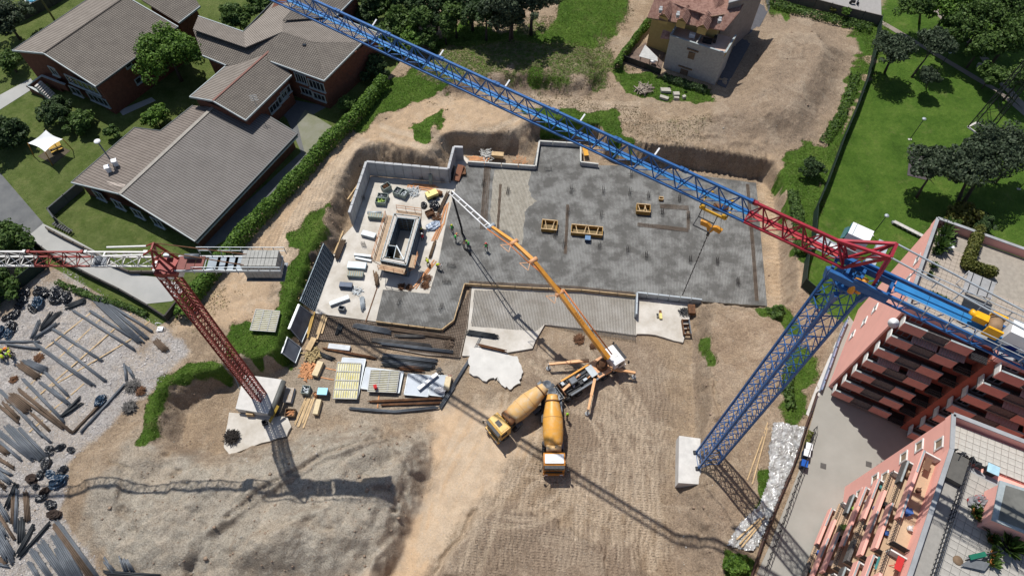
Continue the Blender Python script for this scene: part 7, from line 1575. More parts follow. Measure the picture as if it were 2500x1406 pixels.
# ---------------- goods on the gravel yard ----------------
Mg, Mb, Mn = M_steel, M_rebarb, mat('dark_bars', (.035, .04, .045), .6, .2)
def tz(x, y, o): return (x / 3.906, o + y / 3.906)
GB = [(900,110,1350,540,.7,0,'grey','inner one of the three long bundles under the red mast'),(935,95,1410,500,.45,0,'grey','middle one of the three long bundles under the red mast'),(985,130,1452,430,.3,0,'grey','outer thin one of the three long bundles under the red mast'),
(700,230,1290,605,.28,0,'grey','long single one below the three long bundles'),(872,240,1262,490,.3,0,'grey','shorter one between the three bundles and the long single one'),(500,400,972,708,.3,0,'grey','one starting beside the small bundle fan'),
(515,520,1010,903,.3,0,'brown','long brown one across the middle of the gravel'),(345,552,900,948,.42,0,'grey','long thick one left of the long brown one'),(80,555,395,600,.25,0,'grey','short level one above the group of men'),(0,530,390,530,.3,0,'grey','upper level one at the left edge above the men'),
(245,712,440,800,.75,0,'grey','broad short one right of the men'),(190,742,368,868,.7,1,'brown','broad brown one below right of the men'),(430,812,660,1046,.28,0,'grey','slender one ending near the short brown one'),(228,885,612,1282,.32,0,'grey','long one with a frayed upper end'),(395,918,668,1128,.35,0,'grey','medium one beside the short brown bar pack'),
(512,982,660,1112,.22,0,'brown','short brown pack beside the medium grey one'),(182,982,690,1392,.34,1,'brown','long brown one in the lower middle of the gravel'),(155,1025,600,1350,.24,1,'brown','thinner brown one beside the long brown one'),(92,1048,270,1188,.95,1,'brown','broadest short brown one near the left edge'),
(42,1112,190,1262,.3,1,'brown','upper of two short brown ones at the left edge'),(20,1152,188,1300,.3,1,'brown','lower of two short brown ones at the left edge'),(312,1215,470,1368,.25,1,'brown','short brown one beside the gravel edge stack'),(0,980,400,1412,.34,0,'grey','very long grey one from the left edge'),
(592,1240,768,1062,.28,2,'dark','upper arm of the dark V on the gravel'),(600,1238,776,1122,.26,2,'dark','lower arm of the dark V on the gravel'),(700,1400,1000,1085,.35,1,'brown','brown one beside the blue bag'),(772,1398,1208,922,.28,0,'grey','long grey one running up to the pit edge'),
(1192,742,1210,888,.26,0,'grey','short upright one near the pit edge'),(1216,762,1278,862,.32,0,'grey','short slanted one near the pit edge'),(1492,522,1585,610,.7,1,'brown','stubby brown one alone under the red mast'),
(410,410,565,250,.55,2,'dark','thick dark one of the small fan'),(395,400,490,255,.35,2,'dark','thin dark one of the small fan'),(345,492,550,352,.4,0,'grey','lowest one of the small fan'),(312,490,378,332,.4,0,'grey','left one of the small fan'),(648,200,800,140,.75,2,'dark','short dark pack beside the black bags')]
for x0, y0, x1, y1, w, c, cn_, lb in GB: bundle('bar_bundle', tz(x0, y0, 700), tz(x1, y1, 700), w * 1.15, .28, (Mg, Mb, Mn)[c], '%s bar bundle, %s' % (cn_, lb), group='bar bundles on the gravel yard')
GB2 = [(-40,10,325,300,.5,0),(60,-20,330,290,.4,0),(100,-10,398,295,.6,0),(190,0,455,275,.35,0),(0,125,205,300,.25,0),(300,-40,485,130,.25,0),(-30,160,78,240,.5,1),(-20,280,140,380,.3,1),(-20,400,112,518,.3,0),(-20,440,95,522,.3,0),(-10,375,120,450,.25,0),(160,530,70,745,.5,2),(132,660,130,915,.42,1),(172,592,152,975,.3,0),(250,625,270,890,.5,1),(205,870,212,1090,.7,2),(470,912,195,1222,.4,2),(325,935,178,1200,.5,2),(-10,715,92,885,.45,0),(-10,815,140,1050,.22,1),(-10,900,65,1035,.4,0),(-20,950,140,1215,.4,0),(-20,1000,125,1275,.4,0),(-10,1100,70,1250,.5,0),(-10,1230,65,1300,.3,1),(-10,1290,85,1312,.3,0),(-20,500,60,575,.35,1),
(312,1165,500,1440,.5,0),(395,1090,640,1440,.7,0),(520,1020,760,1440,.55,0),(575,1010,800,1440,.3,0),(535,930,890,1430,.65,1),(545,885,940,1420,.35,0),(555,1165,690,1440,.5,0),(290,1285,385,1440,.4,0),(1005,1255,1090,1370,.4,0),(1162,1238,1212,1370,.4,0),(1205,1245,1280,1380,.35,0),(1000,1370,1520,1408,.4,2)]
nm2 = ['first (outermost left) long grey', 'second long grey', 'thickest long grey', 'right hand long grey', 'thin grey', 'upper thin grey', 'short brown upper', 'brown middle', 'upper blue grey', 'lower blue grey', 'thin blue grey', 'dark bent', 'short brown upright', 'long grey upright', 'brown upright', 'thick dark upright', 'right dark slanted', 'left dark slanted', 'grey lower left', 'thin brown lower left', 'short grey lower left', 'long grey lower left', 'second long grey lower left', 'thick grey lower left', 'small brown lower left', 'small grey lower left', 'small brown left',
'left of the bottom row', 'thickest of the bottom row', 'middle of the bottom row', 'thin one of the bottom row', 'broad brown one of the bottom row', 'rightmost long one of the bottom row', 'short one within the bottom row', 'lowest left one of the bottom row', 'short left one at the grey heap foot', 'left one of the pair at the grey heap foot', 'right one of the pair at the grey heap foot', 'long dark level one at the bottom edge']
for (x0, y0, x1, y1, w, c), lb in zip(GB2, nm2): bundle('bar_bundle', tz(x0, y0, 1046), tz(x1, y1, 1046), w * 1.15, .28, (Mg, Mb, Mn)[c], 'bar bundle at lower left: %s' % lb if 'row' in lb or 'heap' in lb or 'edge' in lb else '%s bar bundle in the lower left corner' % lb, group='bar bundles in the lower left corner')
for (x0, y0, x1, y1), lb in zip(((870,250,370,640),(1020,255,240,980),(1150,355,290,1110),(1270,490,480,960),(1430,330,1345,400),(1290,225,1240,270),(660,1050,440,1225),(390,1290,265,1400),(830,900,660,1050),(1125,150,1090,190)), ('uppermost long one', 'second long one', 'third long one', 'fourth long one', 'short one by the bundle ends', 'short one above the long bundles', 'short one near the short brown pack', 'lowest short one', 'one ending near the frayed bundle', 'tiny one at the yard wall')):
    planks('batten', tz(x0, y0, 700), tz(x1, y1, 700), 1, .13, M_wood, 'pale timber batten on the gravel, ' + lb, spread=.02, cat='batten', group='battens under the bar bundles')
BG = [(230,75,.9,0),(215,130,.8,0),(400,60,1.1,0),(372,165,1.0,1),(325,215,.8,0),(560,75,1.1,0),(535,130,.9,0),(640,115,.9,0),(185,190,.6,0),(140,275,.8,0),(55,300,.5,0),(115,385,.9,0),(95,455,.8,1),(10,440,.9,1),(800,60,.6,0)]
bl_ = ['upper one of the left pair in the black bag cluster','lower one of the left pair in the black bag cluster','tall one in the middle of the black bag cluster','glossy blue black one under the tall bag','low one left under the glossy bag','upper right one of the black bag cluster','broad one on the right of the cluster','right end one of the black bag cluster','small one below the left pair','middle left one alone on the gravel','smallest one alone near the left edge','upper one of the trio at the left edge','blue one of the trio at the left edge','one cut by the left edge','small one beside the long bundles']
for (x, y, r, c), lb in zip(BG, bl_): lump('wrapped_bundle', *tz(x, y, 700), r * 1.0, r * .7, r * .75, (M_plast, M_plastb)[c], 'crumpled black wrapped bundle, ' + lb, 'wrapped bundle', rz=TR.uniform(0, 3), group='black wrapped bundles on the gravel')
BH = [(480,210,.65,0),(575,185,.6,0),(682,208,.5,0),(450,340,.75,0),(388,450,.6,0),(308,488,.75,2),(342,552,.45,0),(600,405,.7,0),(488,440,.65,1),(560,510,1.0,1),(432,600,.6,2),(398,662,.6,0),(488,728,.7,0),(522,822,.75,2)]
bh_ = ['upper left one of the chain','second one along the top of the chain','small right one at the top of the chain','one below the top pair','one left of the blue pair','rusty brown round one left','small one under the rusty round one','dark one above the blue pair','upper blue one','larger lower blue one','one with a pale lid','wedge shaped one below it','ribbed one above the last','last ribbed one by the bottom bundles']
for (x, y, r, c), lb in zip(BH, bh_): lump('wrapped_bundle', *tz(x, y, 1046), r, r * .7, r * .7, (M_plast, M_plastb, mat('rusty_black', (.035, .022, .016), .8, var=.4))[c], 'wrapped bundle on the gravel edge, ' + lb, 'wrapped bundle', rz=TR.uniform(0, 3), group='wrapped bundles along the gravel edge')
lump('blue_bag', *tz(962, 1092, 700), .55, .8, .6, M_plastb, 'dark blue bag lying on the brown bar bundle', 'bag', rz=-.3)
heap('tie_wire_heap', *tz(370, 682, 700), .7, .4, M_rust, 'square rust brown heap right of the men on the gravel', 'wire heap', n=110, L=.7); heap('tie_wire_heap', *tz(135, 888, 700), .55, .4, M_rust, 'round dark heap below the men on the gravel', 'wire heap', n=110, L=.6)
heap('cage_heap', *tz(1275, 955, 700), 1.0, .8, M_rebar, 'upper tangled reinforcement cage heap at the gravel edge', 'reinforcement heap', n=160, L=1.0); heap('cage_heap', *tz(1240, 1150, 700), .9, .8, M_rebar, 'lower tangled reinforcement cage heap at the gravel edge', 'reinforcement heap', n=160, L=1.0); heap('cage_heap', *tz(1345, 1000, 700), .6, .6, M_rust, 'small rusty heap joined to the upper cage heap', 'reinforcement heap', n=90, L=.8)
t = thing('stair_hoop', 'small white framed hoop standing at the wall corner by the gravel', 'frame', at(395, 800, G)); MB().tube([(math.cos(a) * .4, 0, .9 + math.sin(a) * .4) for a in [k * .45 for k in range(9)]], .05, 6).build('hoop', M_white, t); MB().box((0, -.3, .3), (.7, .6, .08)).build('tray', M_white, t)
MB().tube([on(537, 893), on(565, 905), on(580, 935), on(585, 950)], .06, 6).build('grey_hose', M_steell); tag(bpy.data.objects['grey_hose'], 'thin grey hose curving down the bank beside the red crane block', 'hose')
# ---------------- storage along the foot of the slab ----------------
def T4(x, y): return (620 + x / 3.906, 700 + y / 3.906)
def bars(x0, y0, x1, y1, w, m, lb, z=None, mid=None, h=.3): return bundle('bar_bundle', T4(x0, y0), T4(x1, y1), w, h, m, lb, z=z, mid=T4(*mid) if mid else None, group='bar bundles below the slab')
zq = ZM + .02
bars(965, 378, 1300, 435, .8, M_steel, 'grey bundle on the upper left of the brown mesh strip', zq); bars(1135, 512, 1680, 572, .6, M_rebar, 'dark bundle in the middle of the brown mesh strip', zq); bars(1290, 405, 1900, 500, .5, M_rebarb, 'brown bundle high in the brown mesh strip', zq); bars(1200, 545, 1900, 628, .4, M_steel, 'thin grey bundle along the lower edge of the mesh strip', zq); bars(1350, 475, 1620, 480, .4, M_rebar, 'short dark bundle between the two long ones in the mesh strip', zq)
bars(835, 365, 800, 455, .7, Mn, 'stubby dark bundle standing across the left of the mesh strip', zq); heap('rusty_heap', *T4(1858, 550), .8, .4, M_rebarb, 'small brown bar heap at the right end of the mesh strip', 'bar heap', zq, n=60)
planks('plank_stack', T4(685, 258), T4(612, 478), 3, .22, M_wood, 'pale long planks laid over the left of the mesh strip', zq + .1, spread=.08); planks('board', T4(578, 480), T4(520, 590), 1, .75, M_wood, 'single broad pale board at the lower left corner of the mesh strip', .6, spread=.02); planks('board', T4(568, 260), T4(505, 480), 2, .18, mat('yellow_wood', (.42, .27, .08), .8), 'narrow yellow boards at the left end of the mesh strip', .5, spread=.05)
stack('beam_stack', *T4(820, 585), 2.8, .7, 1, .3, -.12, mat('pale_grey_beam', (.42, .45, .48), .5), 'pale grey hollow beam lying left below the mesh strip', None, 'beam')
bars(665, 592, 1160, 688, .3, M_rust, 'long rusty bundle below the pale grey beam'); bars(645, 650, 760, 695, .55, Mn, 'short black bundle left of the long rusty one')
for k, (y, s_) in enumerate(((655, 0), (690, .1), (720, .2), (745, .1))): bars(1232, y, 1735 - 12 * k, y + 58 - 6 * k, .55, Mn if k % 2 else M_steel, ('uppermost', 'second', 'third', 'lowest')[k] + ' layer of the broad dark bar stack below the slab')
bars(1390, 778, 1622, 792, .75, M_rust, 'short rust red bundle under the broad dark bar stack')
heap('wood_scrap_heap', *T4(560, 655), 1.3, .7, mat('yellow_scrap', (.33, .25, .12), .8, var=.4), 'heap of yellow and dark wood scrap by the smooth formwork', 'wood scrap', kind='board', n=70, L=1.4); heap('batten_heap', *T4(528, 800), 1.5, .35, M_woodo, 'fan shaped heap of short orange battens', 'battens', kind='board', n=110, L=1.2)
stack('timber_pack', *T4(620, 798), .75, 2.0, 5, .13, -.25, mat('fresh_timber', (.60, .5, .32), .8, var=.12, scale=3), 'upper pale timber pack beside the batten heap', None, 'timber'); stack('timber_pack', *T4(614, 1160), .6, 1.9, 5, .12, -.1, MATS['fresh_timber'], 'lower pale timber pack right of the loose planks', None, 'timber')
planks('plank_stack', T4(655, 770), T4(790, 800), 1, .12, M_woodo, 'upper orange batten leading to the tall yellow panel', spread=.02); planks('plank_stack', T4(630, 862), T4(775, 890), 1, .12, M_woodo, 'lower orange batten leading to the tall yellow panel', spread=.02)
def ygrid(cs, nx, ny, label, z=None, yel=(.52, .46, .13), parent_extra=None):
    """formwork panel lying face down: yellow sheet between steel ribs"""
    P = [at(*c, z if z is not None else .55) for c in cs]; t = thing('formwork_panel', label, 'formwork', group='formwork panels lying in the yard'); L = lambda u, v, e=0: P[0].lerp(P[1], u).lerp(P[3].lerp(P[2], u), v) + Vector((0, 0, e))
    MB().slab([L(0, 0, -.05), L(1, 0, -.05), L(1, 1, -.05), L(0, 1, -.05)], .12).build('back_sheet', mat('panel_backing', (.30, .30, .26), .7), t); my = mat('panel_yellow', yel, .75, var=.25, scale=1.0, col2=(.66, .64, .46))
    for i in range(nx):
        for j in range(ny):
            MB().slab([L((i + .1) / nx, (j + .03) / ny, .04), L((i + .9) / nx, (j + .03) / ny, .04), L((i + .9) / nx, (j + .97) / ny, .04), L((i + .1) / nx, (j + .97) / ny, .04)], .06).build('yellow_infill', my, t)
    b = MB()
    for k in range(ny + 1): b.beam(L(0, k / ny, .07), L(1, k / ny, .07), .12, .14)
    for k in range(nx + 1): b.beam(L(k / nx, 0, .06), L(k / nx, 1, .06), .07, .12)
    b.build('steel_frame', mat('frame_grey', (.40, .40, .37), .6), t); return t
def flat(cs, label, z, m=None):
    P = [at(*c, z) for c in cs]; t = thing('formwork_panel', label, 'formwork', group='formwork panels lying in the yard'); MB().slab(P, .14).build('face_sheet', m or mat('panel_face_grey', (.27, .31, .36), .45, .05, var=.12, scale=.7), t)
    for i in range(4): MB().beam(P[i] + Vector((0, 0, -.07)), P[(i + 1) % 4] + Vector((0, 0, -.07)), .1, .2).build('frame', M_steell, t)
flat([T4(845, 676), T4(1065, 690), T4(990, 1062), T4(770, 1050)], 'grey panel sticking out behind the tall yellow grid panel', .36); ygrid([T4(800, 724), T4(1024, 732), T4(982, 1070), T4(755, 1064)], 10, 4, 'tall yellow grid formwork panel, largest in the yard')
flat([T4(1070, 768), T4(1425, 810), T4(1385, 1010), T4(1022, 968)], 'grey panel under the wide yellow grid panel', .36); ygrid([T4(1115, 798), T4(1390, 806), T4(1360, 1008), T4(1085, 998)], 3, 12, 'wide yellow grid formwork panel with a red can on it')
flat([T4(1470, 828), T4(1690, 848), T4(1658, 1046), T4(1432, 1026)], 'smooth grey panel with the white pole across it', .4); flat([T4(1700, 838), T4(1860, 850), T4(1808, 1046), T4(1672, 1030)], 'smooth grey panel right of the one with the white pole', .4)
ygrid([(625,756),(684,761),(672,810),(611,806)], 3, 11, 'pale yellow grid panel lying alone on the upper left bank', G + .45, (.58, .56, .30))
MB().beam(at(*T4(1568, 975), .75), at(*T4(1748, 830), .75), .38, .3).build('white_column', M_white); tag(bpy.data.objects['white_column'], 'white steel pole lying across the smooth grey panels', 'pole')
crate('red_can', *T4(1162, 965), .35, .45, .4, .3, M_cl[0], 'small red can on the wide yellow grid panel', None, .7, 'can', lid=M_cl[0])
lump('white_sack', *T4(1780, 985), .7, .45, .4, mat('white_sack', (.6, .6, .6), .7), 'small white sack on the right smooth grey panel', 'sack', .5); stack('pallet_stack', *T4(1848, 935), .7, 1.7, 4, .15, -.15, MATS['fresh_timber'], 'pale pallet stack at the right of the smooth grey panels', .2, 'pallets')
heap('tool_heap', *T4(1765, 800), .5, .4, M_dark, 'small dark tool heap at the top of the white pole', 'tools', .5, n=40, L=.5); heap('cloth_heap', *T4(1860, 870), .5, .4, mat('reddish_cloth', (.3, .15, .13), .9), 'reddish heap at the pallet stack', 'cloths', .5, n=50, L=.4)
crate('steel_crate', *T4(505, 1000), .95, 1.05, .7, -.1, M_gcrate, 'grey green crate of fittings beside the blue tool box', M_steell); crate('tool_box', *T4(668, 1022), 1.15, .85, .75, -.05, M_steel, 'bright blue lidded tool box in the yard', None, lid=mat('sky_blue_lid', (.08, .42, .66), .4), cat='box'); crate('small_box', *T4(598, 1035), .6, .5, .4, -.4, M_rust, 'small rust brown box left of the blue tool box', M_woodo, cat='box')
for k in range(1): stack('beam_pack', *T4(345, 1048), 1.0, 1.9, 3, .18, -.08, MATS['pale_steel'], 'slate grey pack of beams right of the red crane block', None, 'beams', True)
crate('timber_crate', *T4(357, 1215), 1.2, .95, .6, -.02, M_woodd, 'brown timber crate filled with offcuts near the red crane shadow', M_woodo)
planks('plank_stack', T4(548, 1060), T4(450, 1325), 4, .2, M_wood, 'broad group of loose pale planks near the timber crate', spread=.15); planks('plank_stack', T4(492, 1080), T4(380, 1345), 2, .13, M_wood, 'two narrow pale planks left of the broad group', spread=.05); planks('plank_stack', T4(1190, 1050), T4(1180, 1130), 1, .15, M_woodo, 'short cross batten under the rusty beams', spread=.02)
bars(1108, 1100, 1780, 1072, .3, M_rust, 'upper long rusty beam bundle below the grey panels'); bars(1232, 1132, 1780, 1112, .25, M_rust, 'lower long rusty beam bundle below the grey panels'); bars(920, 1162, 1755, 1155, .32, M_steel, 'long curved grey bundle at the bottom of the yard stores', mid=(1340, 1196))
bars(2168, 488, 1880, 985, .38, M_steel, 'very long grey bundle running diagonally over the white concrete', mid=(2062, 690)); bars(1905, 960, 1782, 1150, .5, M_steel, 'grey end piece of the diagonal bundle near the shadow'); bars(2045, 440, 2318, 480, .7, Mn, 'dark bundle lying on the pale blinding right of the mesh strip', ZM + .02); bars(2145, 562, 2402, 622, .35, M_rust, 'rusty bundle on the white concrete splash', .4)
heap('rope_heap', *T4(2075, 690), .8, .25, mat('pale_rope', (.4, .3, .2), .9), 'pale rope tangle on the diagonal bundle', 'rope', n=40, L=.9); heap('rusty_heap', 1414, 829, .9, .45, M_rust, 'larger rusty wire heap left of the pump boom', 'wire heap', n=150, L=.8); heap('rusty_heap', 1447, 846, .5, .4, M_rust, 'smaller rusty wire heap under the pump boom', 'wire heap', n=80, L=.6)
t = thing('measuring_box', 'yellow and red box on the white pad beside a small white can', 'box', at(1612, 770, ZM), -.05); MB().box((0, -.2, .15), (.35, .8, .3)).build('yellow_case', MATS['pale_yellow_paint'], t); MB().box((0, .45, .15), (.3, .4, .25)).build('red_case', M_rust, t); t2 = crate('small_can', 1604, 772, .2, .3, .3, 0, M_white, 'tiny white can left of the yellow and red box', None, ZM, 'can', lid=M_dark)
stack('rusty_tank', 1687, 760, .9, 1.3, 3, .2, -.05, M_rust, 'rusty stack of frames at the corner of the white pad', .35, 'frames'); heap('machine_parts', 1670, 763, .8, .6, M_dark, 'dark heap of machine parts on the white pad corner', 'machine parts', .35, n=60, L=.8)
t = thing('steel_trough', 'long rusty steel trough at the lower right of the white pad', 'trough', at(1674, 802, .3), .0)
for s in (-1, 1): MB().box((s * .45, 0, .35), (.1, 2.2, .6)).build('side_plate', M_rust if s < 0 else M_steel, t)
for k in range(4): MB().box((0, -1.05 + .7 * k, .3), (.8, .08, .45)).build('cross_plate', M_rust, t)
heap('branch_pile', 1571, 223, 1.5, 1.1, mat('grey_branches', (.26, .22, .18), .9, var=.3), 'pile of grey dead branches in front of the stone house', 'branch pile', kind='log', n=60, L=2.0)
for x, y, sx, sy, rz, lb in ((1624, 224, 1.7, .9, -.05, 'largest pale concrete slab beside the branch pile'), (1620, 242, 1.5, .6, -.45, 'long pale slab lowest beside the branch pile'), (1650, 233, 1.0, .8, 0, 'block with reddish rubble on top beside the branch pile'), (1651, 243, .9, .4, -.1, 'small slab under the reddish block'), (1669, 240, .55, .5, .3, 'small round pale stone right of the slabs')):
    c = on(x, y); b = MB(); R3 = random.Random(x); pts = [(sx * .5 * math.copysign(1, math.cos(a)) * R3.uniform(.75, 1), sy * .5 * math.copysign(1, math.sin(a)) * R3.uniform(.75, 1)) for a in (.4, 1.2, 2.0, 2.8, 3.6, 4.4, 5.2, 6.0)]; pts.sort(key=lambda p: math.atan2(p[1], p[0])); b.prism(pts, 0, .45); o = b.build('concrete_block', mat('old_concrete', (.38, .36, .31), .9, var=.2, scale=2)); o.location = c; o.rotation_euler.z = rz; tag(o, lb, 'concrete block', 'concrete blocks by the branch pile')
# ---------------- things on the roof terraces ----------------
for x, y, r, lb in ((2306, 560, .5, 'spiky palm like pot plant in the corner of the upper terrace'), (2300, 585, .5, 'round leafy pot plant below the spiky one'), (2293, 605, .5, 'third pot plant along the parapet of the upper terrace'), (2329, 555, .3, 'yellow green pot by the end parapet'), (2283, 618, .3, 'pot with yellow flowers along the parapet'), (2276, 652, .25, 'small dark pot alone by the parapet'), (2268, 672, .2, 'smallest dark pot low by the parapet')): pot(x, y, tz_u := ZT1 - 1.0, r, M_dark, lb)
hedge_z = ZT1 - 1.0
def thedge(pts, z, w, h, kind, label, n):
    P = AT(pts, z + h * .6); t = thing('hedge', label, 'hedge', (P[0].x, P[0].y, z)); A_ = np.array(P[:-1]); B_ = np.array(P[1:]); Ls = np.linalg.norm(B_ - A_, axis=1); k = nr.choice(len(A_), n, p=Ls / Ls.sum()); u = nr.rand(n)[:, None]; c = A_[k] * (1 - u) + B_[k] * u; v = nr.normal(size=(n, 3)); v /= np.linalg.norm(v, axis=1)[:, None]; c = c + v * np.array([w / 2, w / 2, h / 2]) * nr.uniform(.7, 1.15, (n, 1)); c[:, 2] += 0
    link('foliage', quads_mesh('terrace_hedge', c - np.array([P[0].x, P[0].y, z]), v + nr.normal(size=(n, 3)) * .5, nr.uniform(.07, .17, n), LM[kind]), t)
    b = MB(); 
    for a, q in zip(P[:-1], P[1:]): b.beam(Vector((a.x, a.y, .2 + z)) - Vector((P[0].x, P[0].y, z)), Vector((q.x, q.y, .2 + z)) - Vector((P[0].x, P[0].y, z)), .5, .4)
    b.build('planter', M_dark, t)
thedge([(2392,560),(2378,600),(2362,640)], hedge_z, 1.1, 1.3, 'olive', 'yellow green hedge dividing the upper terrace', 5000); thedge([(2362,645),(2390,655),(2425,665)], hedge_z, 1.0, 1.2, 'olive', 'olive hedge crossing the upper terrace below the first', 4000); thedge([(2268,720),(2300,735),(2350,765),(2385,780)], hedge_z, .9, 1.0, 'mid', 'green hedge beyond the counter-jib railings on the terrace', 4500)
t = thing('garden_chair', 'wicker chair beside a white table on the upper terrace', 'chair', at(2324, 592, hedge_z)); MB().box((0, 0, .4), (.6, .6, .08)).build('seat', M_dark, t); MB().box((0, .3, .7), (.6, .06, .6)).build('backrest', M_dark, t)
for sx in (-.25, .25):
    for sy in (-.25, .25): MB().box((sx, sy, .2), (.05, .05, .4)).build('leg', M_dark, t)
t = thing('garden_table', 'low white square table on the upper terrace', 'table', at(2314, 607, hedge_z)); MB().box((0, 0, .5), (.7, .6, .05)).build('tabletop', M_white, t); MB().box((0, 0, .25), (.12, .12, .5)).build('leg', M_white, t)
t = thing('terrace_awning', 'pale curved awning cover at the lower end of the upper terrace', 'awning'); cs_ = AT([(2366,662),(2432,690),(2420,728),(2348,712)], hedge_z + 2.3); MB().slab(cs_, .08).build('awning_cloth', mat('awning_grey', (.30, .30, .30), .6), t)
for k in range(3): a, q = cs_[0].lerp(cs_[1], (k + .5) / 3), cs_[3].lerp(cs_[2], (k + .5) / 3); MB().beam(a + Vector((0, 0, .05)), q + Vector((0, 0, .05)), .06).build('rib', M_dark, t)
for k in (0, 1, 2, 3): MB().beam(cs_[k] - Vector((0, 0, 2.3)), cs_[k], .08).build('post', M_white, t)
for x, y, lb in ((2383, 1262, 'terracotta pot at the corner of the lower penthouse'), (2378, 1250, 'orange pot beside the terracotta one'), (2400, 1283, 'pot along the foot of the lower penthouse'), (2417, 1318, 'yellow green planter left of the penthouse'), (2422, 1352, 'terracotta pot low on the lower terrace'), (2420, 1375, 'yellow pot near the bottom of the lower terrace'), (2425, 1235, 'pot plant at the top of the penthouse wall')): pot(x, y, tz2, .28, mat('terracotta_pot', (.40, .15, .04), .7), lb)
pot(2458, 1335, tz2, .6, M_dark, 'large dark green pot shrub on the lower terrace')
t = thing('folded_parasol', 'green and grey folded parasol cloth lying over a stand on the lower terrace', 'parasol', at(2375, 1372, tz2), -.2)
MB().add([(-1.1, -.5, .25), (.6, -.55, .35), (.9, .0, .6), (-.4, .15, .55)], [(0, 1, 2, 3)]).add([(-.9, .0, .6), (.2, .1, .7), (1.3, .9, .5), (-.2, .5, .5)], [(0, 1, 2, 3)]).build('cloth', mat('grey_cloth', (.16, .17, .18), .9), t); MB().beam((-.6, .1, .7), (.6, .6, .75), .35, .1).build('green_cloth', mat('green_cloth', (.01, .13, .08), .9), t); MB().tube([(-.8, -.1, .45), (1.4, .9, .9)], .05, 6).build('pole', M_dark, t); MB().lathe([(0, .4), (.08, .35)], (-1.1, -.1, 0), (0, 0, 1), 14).build('base', M_woodd, t)
lump('covered_bike', 2385, 1226, .8, .55, .8, mat('grey_red_cover', (.22, .22, .23), .8, scale=1.2, col2=(.28, .03, .03), thr=(.52, .56)), 'grey and dark red covered bicycle by the lower penthouse', 'covered bicycle', tz2, rz=.3)
t = thing('side_table', 'pale blue draped table on the lower terrace', 'table', at(2412, 1152, tz2), -.5); MB().box((0, 0, .75), (.9, .8, .06)).build('cloth', mat('pale_blue_cloth', (.35, .55, .65), .8), t); MB().box((0, 0, .35), (.7, .6, .7)).build('body', M_dark, t)
for i, (x, y) in enumerate(((2320, 1112), (2335, 1130), (2368, 1128), (2382, 1138))): 
    t = thing('garden_chair', ('far left', 'second', 'third', 'rightmost')[i] + ' dark chair along the upper edge of the lower terrace', 'chair', at(x, y, tz2), i * .9, 'chairs on the lower terrace'); MB().box((0, 0, .42), (.5, .5, .06)).build('seat', M_dark, t); MB().box((0, .25, .7), (.5, .05, .5)).build('backrest', M_dark, t)
    for sx in (-.2, .2):
        for sy in (-.2, .2): MB().box((sx, sy, .21), (.05, .05, .42)).build('leg', M_dark, t)
lump('black_cover', 2342, 1120, .6, .45, .7, M_plast, 'black covered barbecue between the terrace chairs', 'barbecue', tz2)
